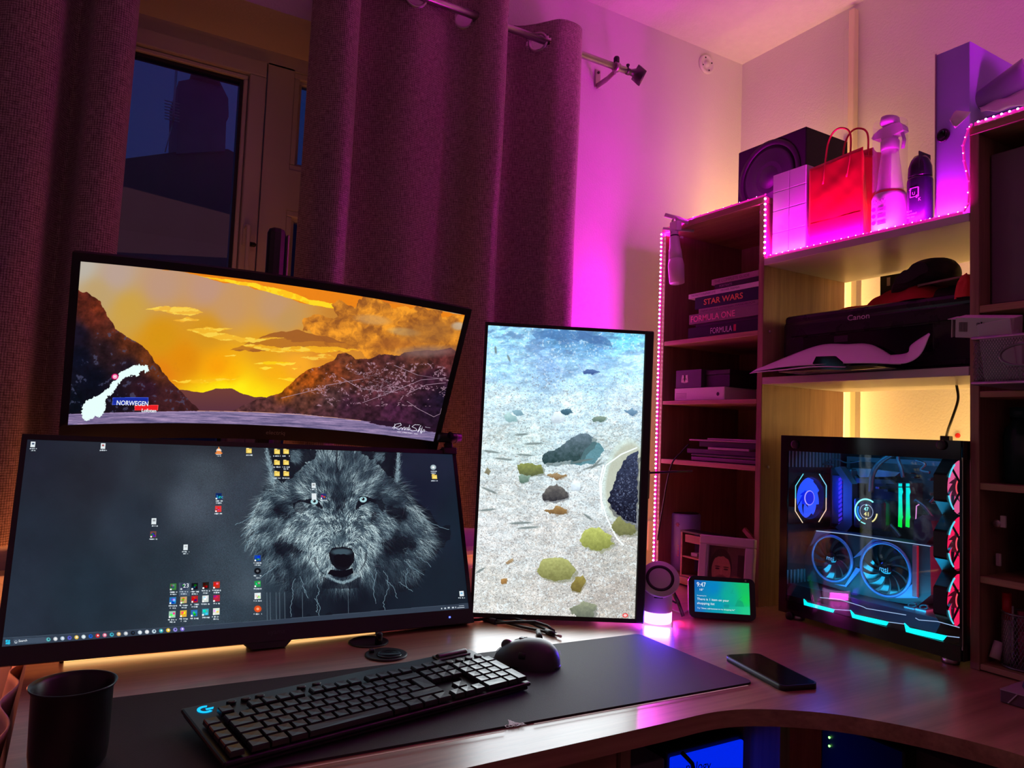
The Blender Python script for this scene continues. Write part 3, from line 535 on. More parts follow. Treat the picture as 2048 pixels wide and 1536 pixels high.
    for i, col in enumerate(cols):
        x = 209+i*(783-209)/19; y = 913-i*(913-868)/19
        c.over(c.ell(x, y, 9, 8.5, 0, .3), col); c.over(c.ell(x+1, y-1, 3.5, 3.5, 0, .3), (250,250,250) if i % 3 else (40,60,90))
    for x, y, w in ((1884,779,5),(1899,778,7),(1914,776,9),(1932,775,9),(1943,774,4)): c.box(x, y, w, 6, (220,232,240), .9)
    c.box(1968, 768, 22, 3, (220,232,240), .8); c.box(1965, 776, 30, 3, (220,232,240), .8)
    return c

def paint_beach():
    c = Canvas(620, 1102, ((977, 652), (1290, 669), (1270, 1237), (945, 1226)), 0)
    c.set((920, 620), 2.2595); rng = np.random.default_rng(8)
    c.im[:] = c.rbf([(200,100,(150,196,214)),(450,110,(96,140,176)),(600,140,(100,144,180)),(750,120,(120,196,216)),(200,250,(172,208,224)),(400,260,(150,178,206)),(600,300,(176,206,224)),(780,250,(190,222,236)),(200,420,(200,212,212)),(500,440,(205,218,220)),(750,420,(200,210,214)),(150,600,(196,200,192)),(300,600,(192,200,192)),(700,600,(186,190,182)),(200,800,(196,192,184)),(560,800,(202,200,194)),(150,1000,(206,198,190)),(400,1000,(200,190,180)),(150,1250,(200,190,178)),(400,1300,(196,184,172)),(700,1300,(176,162,150)),(700,1100,(182,172,160)),(650,1400,(184,170,156))], 3)
    dep = np.clip((c.y-100)/1200, 0, 1)
    c.im = c.im*1.06; sp = rng.normal(0, 1, c.im.shape[:2]); sp = (sp+np.roll(sp, 1, 1))*.8
    n = fbm(c.x, c.y, 9, 3, 3, .7, .8)
    c.im *= (1+.07*sp*(.4+dep)+.13*n)[..., None]; rp = fbm(c.x, c.y, 22, 13, 4, .6, .38); c.im *= (1+.16*rp*np.clip(1.3-dep, .4, 1))[..., None]; c.im += (np.clip(abs(fbm(c.x, c.y, 46, 14, 4, .6, .5)), 0, .16)[..., None]-.07)*np.array((-90, -20, 30))*(1-.5*dep)[..., None]
    big = fbm(c.x, c.y, 50, 6, 4, .6, .5); c.im *= (1+.15*big)[..., None]
    spk = (fbm(c.x, c.y, 5.0, 12, 2, .6, .75) < -.36-.06*(1-dep)); c.over(spk & (c.y > 300+120*fbm(c.x, c.y, 60, 9)), (116,104,100), .5)
    c.over((fbm(c.x, c.y, 8, 17, 2) > .42), (240,246,244), .5)
    dk = fbm(c.x, c.y, 70, 21, 5, .6, .35)
    c.over(np.clip((dk-.05)*4, 0, 1)*np.clip(1-(c.y-100)/300, 0, 1), (78,104,150), .55)
    c.over(c.inside([(330,110),(420,92),(560,100),(680,140),(690,165),(560,140),(420,130),(350,135)], 14, 40, 3), (70,104,150), .6)
    def rock(poly, col, dark, seed, jit=8, rough=.35, cs=12):
        P = np.array(poly, float); cx, cy = P.mean(0); r = np.ptp(P, 0)/2
        c.over(c.inside([(p[0]+r[0]*.12, p[1]+r[1]*.18) for p in poly], jit, 20, seed), np.array(dark)*.7+40, .5)
        m = c.inside(poly, jit, 20, seed); t = np.clip(.5-(c.y-cy)/(2.4*r[1])+rough*fbm(c.x, c.y, cs, seed+2, 5, .65), 0, 1)[..., None]
        c.im = np.where(m[..., None], np.array(dark)*(1-t)+np.array(col)*t, c.im)
    c.over(c.inside([(560,600),(620,595),(655,640),(610,690),(540,700),(500,690)], 16, 40, 6), (60,110,120), .75)
    rock([(368,660),(400,640),(450,620),(500,575),(560,552),(604,575),(596,600),(560,640),(530,680),(440,690),(380,698)], (110,124,134), (30,52,50), 31, 10)
    rock([(255,700),(310,690),(370,702),(378,740),(330,750),(270,742)], (150,152,80), (80,84,56), 33); rock([(262,748),(320,745),(310,775),(270,780)], (140,160,140), (90,110,96), 34)
    rock([(372,830),(400,795),(440,790),(486,820),(488,850),(430,866),(375,858)], (120,112,104), (44,42,46), 35)
    rock([(385,905),(430,888),(488,895),(485,920),(420,925)], (170,130,80), (110,80,50), 36, 12); rock([(390,750),(440,735),(484,740),(440,765)], (180,150,110), (120,90,60), 37, 14)
    rock([(500,790),(520,768),(545,782),(540,812),(505,815)], (250,252,252), (190,196,200), 38); rock([(410,490),(430,460),(455,462),(475,490),(450,508),(420,506)], (246,250,250), (180,186,190), 39)
    rock([(455,455),(490,446),(514,460),(490,474),(460,468)], (90,124,140), (40,70,84), 40); rock([(190,475),(220,465),(255,480),(258,500),(215,506)], (190,214,206), (130,160,160), 41); rock([(235,455),(275,450),(288,470),(255,480)], (150,180,186), (110,140,150), 42)
    rock([(600,490),(640,478),(668,488),(640,502),(605,500)], (150,160,140), (90,110,100), 43); rock([(555,275),(600,268),(635,278),(600,292),(560,290)], (90,116,160), (56,80,130), 44); rock([(740,455),(780,445),(805,460),(780,478)], (130,160,180), (90,116,140), 45)
    rock([(345,1180),(370,1130),(430,1115),(490,1130),(525,1175),(500,1215),(430,1226),(370,1210)], (186,182,112), (110,106,60), 46, 6, .28, 9)
    rock([(540,1040),(570,990),(630,980),(680,1020),(690,1060),(630,1088),(560,1070)], (196,196,104), (120,120,60), 47, 12); rock([(503,1240),(520,1205),(560,1198),(572,1225),(540,1275),(506,1270)], (160,140,70), (100,84,44), 48)
    rock([(500,1350),(560,1320),(612,1330),(608,1380),(560,1390),(520,1385)], (150,150,120), (90,92,80), 49, 14); rock([(180,1220),(215,1208),(212,1238),(185,1242)], (190,140,80), (130,90,50), 50); rock([(200,1140),(235,1120),(242,1132),(210,1150)], (190,160,120), (140,110,80), 51)
    rock([(110,735),(125,715),(142,730),(130,745)], (150,140,110), (110,100,80), 52)
    c.over(c.ell(745,770,100,190,.15,.12), (206,214,196), .6); c.over(c.ell(752,775,90,175,.15,.12), (176,170,146), .7)
    c.line([(800,620),(730,650),(660,700),(640,780),(640,860),(665,940),(710,1030),(740,1060)], (240,244,236), 4, .4); c.line([(650,700),(632,780),(642,900)], (246,250,244), 6, .35)
    rock([(806,630),(760,660),(710,730),(690,800),(668,860),(690,900),(750,950),(800,965)], (60,66,90), (14,14,26), 53, 8, .5, 8)
    rock([(680,970),(720,930),(760,960),(800,965),(790,1010),(730,1020),(690,1000)], (150,146,90), (96,94,60), 54, 14)
    c.over((fbm(c.x, c.y, 5, 58, 3) > .34) & c.inside([(806,640),(760,670),(700,800),(680,860),(750,945),(800,960)]), (110,116,140), .8)
    def fish(x0, y0, x1, y1, w, col, a=.75):
        L = math.hypot(x1-x0, y1-y0); an = math.atan2(y1-y0, x1-x0); c.over(c.ell((x0+x1)/2, (y0+y1)/2, L/2, w, an, .5), col, a)
    for q in ((250,566,310,560),(290,606,370,602),(105,636,180,646),(155,670,240,678),(255,652,330,658),(95,800,165,830),(85,908,160,900),(222,965,325,960),(262,986,356,980),(215,205,228,235),(160,165,164,200),(70,1190,112,1165),(500,690,600,672),(560,720,650,690),(640,670,590,720),(560,920,600,950)):
        fish(*q, 5, (104,112,108))
    c.im = np.clip(c.im*np.array((1.0, 1.05, 1.09)), 0, 250)
    c.set((920, 620), 2.2595); c.over(c.ell(748,1379,13,10), (230,60,60), .9); c.over(c.ell(748,1379,8,6), (250,210,210), .9)
    return c

def paint_assistant():
    c = Canvas(480, 270, ((0, 0), (480, 0), (480, 270), (0, 270))); c.set((0, 0), 1)
    c.im[:] = c.rbf([(0,0,(16,90,176)),(0,260,(24,110,186)),(160,60,(0,130,196)),(200,200,(0,150,180)),(300,120,(10,170,150)),(460,40,(20,190,100)),(460,140,(20,200,90)),(460,260,(30,200,130)),(300,260,(10,160,160))], 2.6)
    c.over(c.inside([(250,215),(480,200),(480,270),(250,270)]), (40,205,160), .35)
    c.over(c.inside([(350,205),(370,160),(395,150),(420,165),(430,205)], 2, 8), (16,140,110), .5); c.line([(330,90),(336,60),(330,80),(315,96),(345,96)], (16,150,130), 2, .6); c.line([(370,160),(400,130),(410,120)], (16,140,110), 2, .6)
    c.over(c.inside([(250,195),(300,195),(296,225),(256,225)]), (10,120,130), .4)
    return c

def paint_family():
    c = Canvas(300, 380, ((0, 0), (300, 0), (300, 380), (0, 380))); c.set((0, 0), 1)
    c.im[:] = (86,60,60); c.over(c.inside([(150,0),(300,0),(300,380),(150,380)]), (110,84,84)); c.over(c.inside([(235,60),(300,60),(300,260),(235,260)]), (66,46,50))
    c.over(c.ell(105,380,150,90,0,.1), (46,44,70)); c.over(c.ell(105,165,86,140,0,.05), (60,42,40)); sk = (196,140,120)
    c.over(c.ell(108,190,76,125,0,.05), sk); c.over(c.inside([(28,130),(40,70),(90,44),(150,60),(182,120),(170,110),(130,84),(80,84),(44,110)], 6, 20), (58,42,40))
    c.over(c.ell(112,275,62,52,0,.3), (112,78,70), .85); c.over(c.ell(112,268,30,9,0,.3), (170,100,96)); c.over(c.ell(112,246,36,7,0,.4), (70,46,42), .9)
    for ex in (78,146): c.over(c.ell(ex,176,18,6,0,.4), (60,40,40)); c.over(c.ell(ex,160,22,5,0,.4), (70,50,46), .9)
    c.over(c.ell(112,225,16,9,0,.6), (150,100,90), .8); c.over(c.inside([(104,170),(112,168),(116,220),(104,222)], 2, 9), (214,160,138), .6)
    c.over(c.ell(225,290,58,70,0,.05), (206,150,132)); c.over(c.ell(225,240,50,26,0,.4), (150,104,92), .7)
    for ex in (204,248): c.over(c.ell(ex,296,9,5,0,.4), (56,40,44))
    c.over(c.ell(226,318,8,5,0,.6), (160,104,96)); c.over(c.ell(226,338,13,5,0,.4), (168,92,90)); c.over(c.ell(230,388,70,30,0,.1), (226,214,214))
    c.im *= (1+.06*fbm(c.x, c.y, 12, 3, 4))[..., None]
    return c
# ================================================================ SETTING
D = .73                                   # desk top height
m_wall = mat('wall_paint', (.74, .72, .70), .8, var=.05, vs=6, bump=.5, bs=190, spec=.3)
m_ceil = mat('ceiling_paint', (.76, .73, .70), .9, bump=1.0, bs=150, var=.06, vs=40, spec=.2)
m_trim = mat('white_trim', (.72, .70, .67), .45, var=.03)
m_upvc = mat('window_plastic', (.70, .68, .68), .4, var=.03)
m_floor = wood('floor_boards', (.16, .10, .06), (.30, .19, .11), 'X', .5)
m_black = mat('black_plastic', (.012, .012, .013), .42, var=.2)
m_blackm = mat('matt_black', (.010, .010, .011), .6, var=.2)
m_gloss = mat('gloss_black', (.008, .008, .010), .12)
m_white = mat('white_plastic', (.72, .70, .70), .4, var=.03)
m_metal = mat('brushed_steel', (.55, .52, .50), .3, 1.0, var=.1)
m_darkm = mat('dark_metal', (.10, .09, .09), .4, 1.0, var=.1)
m_paper = mat('white_paper', (.80, .78, .76), .75, var=.03)
m_oakY = wood('oak_along_shelf', (.28, .15, .075), (.52, .32, .17), 'Y')
m_oakZ = wood('oak_upright', (.23, .12, .075), (.43, .26, .155), 'Z')
m_oakX = wood('oak_along_desk', (.24, .105, .055), (.50, .28, .16), 'X', .40, .8, .3, coat=1.0)
m_shelfw = mat('white_board', (.70, .66, .60), .35, var=.03)
m_dark_in = mat('dark_board', (.10, .065, .045), .6, var=.15)
XW, YW, ZC = 1.86, 1.70, 2.386
X0, Y0 = -1.5, -1.8
o = MB().box(X0, XW, Y0, YW+.25, -.05, 0).build('floor', m_floor); o['kind'] = 'structure'
o = MB().box(X0-.05, XW+.1, Y0-.05, YW+.25, ZC, ZC+.05).build('ceiling', m_ceil); o['kind'] = 'structure'
o = MB().box(XW, XW+.1, Y0, YW+.25, 0, ZC).build('wall_right', m_wall); o['kind'] = 'structure'
o = MB().box(X0-.05, X0, Y0, YW+.25, 0, ZC).build('wall_left', m_wall); o['kind'] = 'structure'
o = MB().box(X0, XW, Y0-.05, Y0, 0, ZC).build('wall_front', m_wall); o['kind'] = 'structure'
WX0, WX1, WZ0, WZ1 = -.62, 1.02, .95, 2.062     # the window recess
b = MB()
b.box(X0, WX0, YW, YW+.26, 0, ZC).box(WX1, XW, YW, YW+.26, 0, ZC).box(WX0, WX1, YW, YW+.26, 0, WZ0).box(WX0, WX1, YW, YW+.26, WZ1, ZC)
o = b.build('wall_back', m_wall); o['kind'] = 'structure'
# the window: outer frame, mullions, sash, panes
YF = 1.897
win = MB()
win.box(WX0, WX1, YF, YF+.05, 2.026, WZ1).box(WX0, WX1, YF, YF+.05, WZ0, WZ0+.05).box(WX0, WX0+.05, YF, YF+.05, WZ0, WZ1).box(WX1-.05, WX1, YF, YF+.05, WZ0, WZ1).box(.358, .424, YF, YF+.05, WZ0, 2.03)
win.box(.42, WX1, YF+.002, YF+.05, 1.66, 1.765)
w1 = win.build('window_1', m_upvc); w1['kind'] = 'structure'
# opening sash on the left: rails proud of the frame, stepped beading towards the pane
s_ = MB()
def ring(mb, x0, x1, z0, z1, w, ya, yb, r=.003):
    mb.box(x0, x1, ya, yb, z1-w, z1, r).box(x0, x1, ya, yb, z0, z0+w, r).box(x0, x0+w, ya, yb, z0+w, z1-w, r).box(x1-w, x1, ya, yb, z0+w, z1-w, r)
ring(s_, -.57, .3535, 1.0, 2.0245, .040, YF-.010, YF+.045)
ring(s_, -.528, .3115, 1.042, 1.983, .010, YF+.002, YF+.04, .002)
s_.build('sash', m_upvc, w1)
g_ = MB(); ring(g_, -.518, .3015, 1.052, 1.973, .008, YF+.012, YF+.04, 0); g_.build('gasket', m_black, w1)
m_wing = glass('window_glass', (.93, .95, .95), ior=1.5, rough=.01)
MB().box(-.512, .296, YF+.022, YF+.026, 1.058, 1.967).build('pane', m_wing, w1)
for z0, z1 in ((1.765, 2.026), (1.0, 1.66)):
    q = MB(); ring(q, .424, .97, z0, z1, .016, YF+.004, YF+.045); ring(q, .438, .956, z0+.014, z1-.014, .010, YF+.016, YF+.045, .002); q.build('sash', m_upvc, w1)
    MB().box(.446, .95, YF+.026, YF+.030, z0+.02, z1-.02).build('pane', m_wing, w1)
# espagnolette handle on the sash
h = MB().box(.318, .334, YF-.020, YF-.010, 1.545, 1.60, .004).box(.320, .332, YF-.045, YF-.018, 1.585, 1.595, .003)
h.box(.321, .331, YF-.052, YF-.040, 1.47, 1.592, .004)
h.build('handle', m_upvc, w1)
MB().lathe([(.006, 0), (.006, .012), (.003, .016)], (.333, YF-.03, 1.548), 'X', 12).build('key_barrel', m_black, w1)
o = MB().box(WX0, WX1, YW-.02, YF+.01, WZ0-.02, WZ0+.001, .004).build('trim_1', m_trim); o['kind'] = 'structure'
# outside: the neighbour's roof and chimney at dusk
YO = 9.0
def A(px, py): p = at(px, py, Y=YO); return (p[0], p[2])
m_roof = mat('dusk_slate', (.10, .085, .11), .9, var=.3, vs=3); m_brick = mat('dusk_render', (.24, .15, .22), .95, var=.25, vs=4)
gr = MB().box(-20, 30, YW+.6, 40, -3.1, -3).build('ground', m_roof); gr['kind'] = 'structure'
hs = thing('neighbour_house', 'dark gabled house roof with chimney seen through the window at dusk', 'house', (0, YO, 0))
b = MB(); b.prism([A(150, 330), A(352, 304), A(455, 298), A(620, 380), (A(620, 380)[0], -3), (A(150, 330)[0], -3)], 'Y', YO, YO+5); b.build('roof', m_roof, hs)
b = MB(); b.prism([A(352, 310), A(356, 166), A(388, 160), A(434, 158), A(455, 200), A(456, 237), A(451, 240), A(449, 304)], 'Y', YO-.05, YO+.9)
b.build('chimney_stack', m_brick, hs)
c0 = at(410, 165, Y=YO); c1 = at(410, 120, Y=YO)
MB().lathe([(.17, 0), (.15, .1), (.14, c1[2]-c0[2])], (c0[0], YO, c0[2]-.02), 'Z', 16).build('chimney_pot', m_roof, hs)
an = hs
b = MB(); p0, p1 = at(346, 243, Y=YO-.3), at(355, 100, Y=YO-.3); b.tube([p0, p1], .012, 6); p2 = at(330, 304, Y=YO-.3); b.tube([p0, p2], .006, 5); b.build('aerial_mast', m_metal, an)
b = MB()
for k in range(7):
    q = at(347, 205+6*k, Y=YO-.3); b.tube([(q[0]-.09, YO-.3, q[2]), (q[0]+.06, YO-.3, q[2])], .007, 5)
b.build('aerial', m_metal, an)
# the conduit running down the right wall, its flush patches, the round vent
o = MB().box(XW-.022, XW, 1.267, 1.286, 1.0, ZC-.02, .002).build('trim_2', mat('conduit_cream', (.85, .78, .52), .4, var=.04)); o['kind'] = 'structure'
o = MB().box(XW-.006, XW, 1.287, 1.312, 1.95, ZC-.06, .002).build('trim_3', m_wall); o['kind'] = 'structure'
vt = thing('wall_vent', 'small round white vent plate high on the back wall near the corner', 'vent', (1.69, YW, 2.335))
MB().lathe([(.032, 0), (.032, -.005), (.026, -.010), (.023, -.006), (.010, -.004), (.010, -.010), (.001, -.011)], (1.69, YW, 2.335), 'Y', 28).build('plate', m_white, vt)
for k in range(4): a = k*pi/2+.4; MB().lathe([(.0025, -.007), (.0025, -.0085)], (1.69+.021*math.cos(a), YW, 2.335+.021*math.sin(a)), 'Y', 8).build('screw', m_black, vt)
jb = tag(MB().box(XW-.02, XW, 1.29, 1.312, 1.93, 1.985, .003).build('junction_box', m_trim, origin=(XW, 1.30, 1.93)), 'small white junction box on the wall pipe behind the red bag handles', 'box')
# radiator under the window
rd = thing('radiator', 'white panel radiator below the window behind the desk', 'radiator', (.3, 1.66, .2))
b = MB().box(-.35, 1.05, 1.64, 1.655, .22, .80, .006)
for k in range(34): b.box(-.335+k*.04, -.315+k*.04, 1.634, 1.645, .25, .77, .003)
b.build('panel', m_trim, rd)
MB().box(-.35, 1.05, 1.63, 1.685, .80, .815, .003).build('top_grille', m_trim, rd)
# ================================================================ CURTAINS
RZ, RY = 2.141, 1.58
m_cur = cloth_mat('curtain_weave', (.16, .11, .10), (.56, .44, .40))
def spline(pts, n):
    P = [Vector((p[0], p[1], 0)) for p in pts]; P = [P[0]*2-P[1]]+P+[P[-1]*2-P[-2]]; out = []
    for i in range(1, len(P)-2):
        for k in range(n):
            t = k/n; a, b_, c, d = P[i-1:i+3]
            out.append(.5*((2*b_)+(c-a)*t+(2*a-5*b_+4*c-d)*t*t+(3*b_-a-3*c+d)*t**3))
    out.append(P[-2]); return out
def spline_v(P, n):
    P = [P[0]*2-P[1]]+list(P)+[P[-1]*2-P[-2]]; out = []
    for i in range(1, len(P)-2):
        for k in range(n):
            t = k/n; a, b_, c, d = P[i-1:i+3]; out.append(.5*((2*b_)+(c-a)*t+(2*a-5*b_+4*c-d)*t*t+(3*b_-a-3*c+d)*t**3))
    return out+[P[-2]]
def curtain(name, label, path, z0, z1, holes, sway=0.0, foot=None):
    root = thing(name, label, 'curtain', (path[0][0], 1.6, z0), 'curtains at the window')
    pt = spline(path, 12); ft = spline(foot, 12) if foot else pt
    L = [0]
    for i in range(1, len(pt)): L.append(L[-1]+(pt[i]-pt[i-1]).length)
    NZ = 130; zs = [z1-(z1-z0)*(j/NZ)**1.25 for j in range(NZ+1)]
    vs = []; 
    for j, z in enumerate(zs):
        t = (z1-z)/(z1-z0)
        for i, p in enumerate(pt):
            q = p.lerp(ft[i], t); w = .006*math.sin(9*L[i]+5*t)*t
            vs.append((q.x+sway*t, q.y+w+.002*math.sin(40*L[i]+14*t), z+.004*math.sin(L[i]*21)*(1 if j == 0 else 0)))
    n = len(pt); fs = []
    for j in range(NZ):
        for i in range(n-1):
            c = (np.array(vs[j*n+i])+np.array(vs[(j+1)*n+i+1]))/2
            if any(abs(c[2]-RZ) < .0225 and np.hypot(c[0]-hx, c[2]-RZ) < .022 for hx in holes): continue
            fs.append((j*n+i, j*n+i+1, (j+1)*n+i+1, (j+1)*n+i))
    b = MB(); b.add(vs, fs, True)
    b.build('fabric', m_cur, root, solid=.0025, uvfn=lambda i, v: (L[i % n], v[2]))
    for hx in holes:
        k = min(range(n), key=lambda i: abs(pt[i].x-hx)); t = (pt[min(k+2, n-1)]-pt[max(k-2, 0)]).normalized(); nn = Vector((-t.y, t.x, 0))
        c = Vector((hx, pt[k].y, RZ)); ring_ = [c+t*.0245*math.cos(a)+Vector((0, 0, 1))*.0245*math.sin(a) for a in [2*pi*q/28 for q in range(28)]]
        MB().tube(ring_, .0045, 8, closed=True).build('eyelet', m_metal, root)
    return root
curtain('curtain', 'right-hand grey woven eyelet curtain hanging between window and bookcase', [(.392, 1.61), (.41, 1.565), (.445, 1.535), (.478, 1.545), (.492, 1.585), (.50, 1.64), (.545, 1.64), (.60, 1.60), (.645, 1.588), (.70, 1.60), (.742, 1.615), (.775, 1.60), (.80, 1.56), (.835, 1.54), (.862, 1.552), (.872, 1.59), (.885, 1.64), (.93, 1.64), (.965, 1.61), (.99, 1.58), (1.02, 1.552), (1.07, 1.548), (1.098, 1.565), (1.108, 1.60), (1.104, 1.65), (1.10, 1.692)], .882, 2.195,
        [.628, .765, .878, .978], -.012)
curtain('curtain', 'left-hand grey woven curtain at the far left of the window', [(-.62, 1.61), (-.56, 1.55), (-.50, 1.54), (-.46, 1.60), (-.40, 1.62), (-.34, 1.55), (-.29, 1.54), (-.25, 1.60), (-.215, 1.62), (-.18, 1.58), (-.15, 1.545), (-.105, 1.537), (-.072, 1.555), (-.062, 1.60), (-.045, 1.625), (-.028, 1.60), (-.015, 1.56), (.012, 1.545), (.040, 1.553), (.052, 1.585), (.048, 1.62)], .882, 2.195, [-.50, -.32, -.12, .03], -.02)
rod = thing('curtain_rod', 'steel curtain rod across the window with a flared end', 'curtain rod', (1.2, RY, RZ))
MB().tube([(-.75, RY, RZ), (1.262, RY, RZ)], .0095, 16).build('rod', m_metal, rod)
b = MB(); n = 20
prof = [(.0115, 1.262), (.012, 1.272), (.010, 1.276), (.011, 1.285), (.017, 1.300), (.031, 1.308), (.0315, 1.313)]
b.lathe([(r, x) for r, x in prof], (0, RY, RZ), 'X', 4, caps=True)
b.build('finial', m_darkm, rod)
b = MB(); b.lathe([(.013, 1.222), (.013, 1.236)], (0, RY, RZ), 'X', 18).tube([(1.230, RY+.006, RZ-.010), (1.236, RY+.05, RZ-.012), (1.250, YW-.004, RZ-.002)], .009, 8, flat=.4).box(1.242, 1.262, YW-.005, YW, RZ-.008, RZ+.048, .002)
b.build('bracket', mat('bracket_steel', (.42, .36, .36), .35, .9), rod)
b = MB(); b.lathe([(.0075, 0), (.0085, .004), (.0085, .016), (.006, .02)], (1.229, RY, RZ+.010), 'Z', 12); b.build('knob', m_black, rod); b = MB(); b.lathe([(.003, 0), (.003, .006), (.005, .007), (.005, .011)], (1.270, RY, RZ+.009), 'Z', 10); b.build('knob', m_black, rod)
for dz in (.001, -.038): MB().lathe([(.004, 0), (.004, -.003)], (1.252, YW-.005, RZ-dz), 'Y', 8).build('screw', m_black, rod)
# ================================================================ DESK
def arc_pts(P, n=8): return [(p.x, p.y) for p in spline(P, n)]
front = arc_pts([(.70, .757), (.80, .757), (.868, .737), (.945, .685), (1.003, .612), (1.045, .52), (1.062, .42), (1.066, .30)], 8)
desk = thing('corner_desk', 'large corner desk with reddish wood grain top and a concave front edge', 'desk', (1.0, 1.2, 0))
top = [(-.044, .757)]+front+[(1.066, -.45), (1.71, -.45), (1.71, 1.615), (-.044, 1.615)]
bm = MB().prism(top, 'Z', D-.024, D); bm.build('worktop', m_oakX, desk)
b = MB(); 
for x0, x1, y0, y1 in ((-.03, -.012, .82, 1.55), (1.085, 1.103, -.4, .30), (1.66, 1.68, -.4, 1.58)): MB().box(x0, x1, y0, y1, 0, D-.024).build('side_panel', m_oakZ, desk)
b = None
pe = at(1232, 1525, Y=.80); 
b = MB().box(pe[0], pe[0]+.017, .79, 1.45, 0, D-.024); b.build('divider', m_oakZ, desk)
dr = MB().box(.20, pe[0]-.002, .795, .812, .50, D-.03, .002).build('drawer', m_oakX, desk)
hp = at(1203, 1534, Y=.79); MB().tube([(hp[0]-.05, .793, hp[2]-.02), (hp[0]-.045, .775, hp[2]-.004), (hp[0]-.02, .772, hp[2]+.006), (hp[0], .775, hp[2]), (hp[0]+.004, .793, hp[2]-.008)], .003, 8).build('drawer_handle', m_metal, dr)
b = MB().box(-.012, pe[0], .80, 1.4, .0, .50); b.build('drawer_carcass', m_oakZ, desk)
# under the desk, seen below its front edge
qa, qb = at(1240, 1536, Y=1.05), at(1625, 1460, X=1.18)
def P3(px, py, **k): return tuple(at(px, py, **k))
sh = tag(MB().box(pe[0]+.018, 1.162, 1.04, 1.40, .555, .573).build('shelf_board', m_oakX, origin=(.9, 1.2, .555)), 'wooden shelf board under the desk above the white box', 'shelf')
a_ = at(1255, 1505, Y=.98); 
sh2 = thing('storage_box', 'pale box with a dark slot beneath the desk', 'box', (.85, 1.1, .2))
MB().box(.735, .925, .99, 1.30, .30, .555-.004, .004).build('body', mat('box_grey', (.30, .27, .27), .6, var=.05), sh2)
MB().box(.83, .87, .985, .992, .515, .535).build('slot', m_black, sh2)
m_blue = mat('lit_blue_front', (.01, .02, .30), .35, emit=(.0, .02, .9), es=.9, var=.3, vs=6)
bp = thing('blue_lit_case', 'computer case with a glowing blue front panel under the desk', 'computer', (1.0, 1.05, .1))
L0, L1 = at(1487, 1498, X=.99), at(1624, 1465, X=1.05)
MB().box(.955, 1.155, 1.02, 1.38, .12, .545, .004).build('casing', m_black, bp)
MB().box(.962, 1.148, 1.012, 1.02, .14, .535, .003).build('front_panel', m_blue, bp)
text('nology', mat('etched_blue', (.0, .01, .12), .4), bp, (.995, 1.0115, .50), (.97, 0, -.12), (.12, 0, 1), h=.022, name='lettering')
MB().tube([(.965, 1.0, .50), (.985, .992, .46), (1.0, .99, .49), (.99, .99, .53), (.97, .995, .55)], .004, 8).build('cable', m_black, bp)
pq = at(1640, 1500, Y=.93)
MB().box(1.163, 1.19, .94, 1.45, 0, D-.024).build('divider', m_oakZ, desk)
rt = thing('router', 'black router with two green lights under the desk', 'router', tuple(at(1680, 1500, X=1.25)))
r0 = at(1659, 1475, X=1.22); MB().box(1.222, 1.26, r0[1]-.14, r0[1]+.02, r0[2]-.12, r0[2]+.03, .004).build('casing', m_black, rt)
for py in (1475, 1492): q = at(1659, py, X=1.22); MB().lathe([(.0022, -.001), (.0015, .001)], tuple(q), 'X', 8).build('status_light', emis('green_led', (.25, 1, .2), 3), rt)
bg_ = at(1760, 1520, X=1.28)
bag = MB().box(1.28, 1.45, bg_[1]-.22, bg_[1]+.06, .42, .60, .04); tag(bag.build('storage_bag', mat('brown_cloth', (.16, .12, .10), .9, var=.2, bump=.6, bs=60), origin=(1.35, bg_[1], .42)), 'dark brown bag under the right side of the desk', 'bag')
# white sheer cloth hanging at the left end of the desk
m_sheer = mat('sheer_white', (.62, .50, .47), .7, var=.05)
pth = spline([(-.048, 1.60), (-.052, 1.52), (-.062, 1.46), (-.049, 1.40), (-.064, 1.34), (-.049, 1.27), (-.066, 1.20), (-.050, 1.12), (-.068, 1.04), (-.052, .95), (-.070, .86)], 10)
b = MB(); b.grid(lambda u, v: (pth[int(round(u*(len(pth)-1)))].x-.085*v+.004*math.sin(20*u+3*v)*v, pth[int(round(u*(len(pth)-1)))].y, .724-.45*v-.004*math.sin(9*u)*(1-v)), len(pth)-1, 40)
tag(b.build('hanging_cloth', m_sheer, solid=.002, origin=(-.07, 1.2, .13)), 'pale cloth hanging in folds at the left end of the desk', 'cloth')
# ================================================================ BOOKCASES
XF, XB = 1.375, 1.68
T = .016
def bookcase(name, label, y0, y1, shelves, zt, lab_in):
    t = thing(name, label, 'bookcase', (XF, (y0+y1)/2, D))
    MB().box(XF, XB, y0, y0+T, D, zt-T, .001).build('side_panel', m_oakZ, t); MB().box(XF, XB, y1-T, y1, D, zt-T, .001).build('side_panel', m_oakZ, t)
    MB().box(XF-.001, XB, y0, y1, zt-T, zt, .001).build('top_panel', m_oakY, t)
    MB().box(XB-.006, XB-.001, y0+T, y1-T, D, zt-T).build('back_panel', m_oakZ, t)
    for z, th in shelves: MB().box(XF+.001, XB-.007, y0+T, y1-T, z-th, z, .001).build('shelf', m_oakY, t)
    return t
bookcase('bookcase', 'tall narrow wooden bookcase with pink light tape along its front, beside the curtain', 1.178, 1.535, [(1.376, .012), (1.212, .010), (1.054, .012), (.752, .018)], 1.697, 0)
bookcase('bookcase', 'tall wooden bookcase to the right of the computer, cut by the photo edge', .28, .712, [(1.371, .013), (1.217, .011), (1.055, .012), (.893, .012), (.742, .010)], 1.704, 0)
us = tag(MB().box(XF-.001, XB, .7125, 1.1775, 1.529, 1.545, .001).build('wall_shelf', m_shelfw, origin=(1.5, .95, 1.529)), 'upper pale shelf board bridging the two bookcases, holding the red bag', 'shelf')
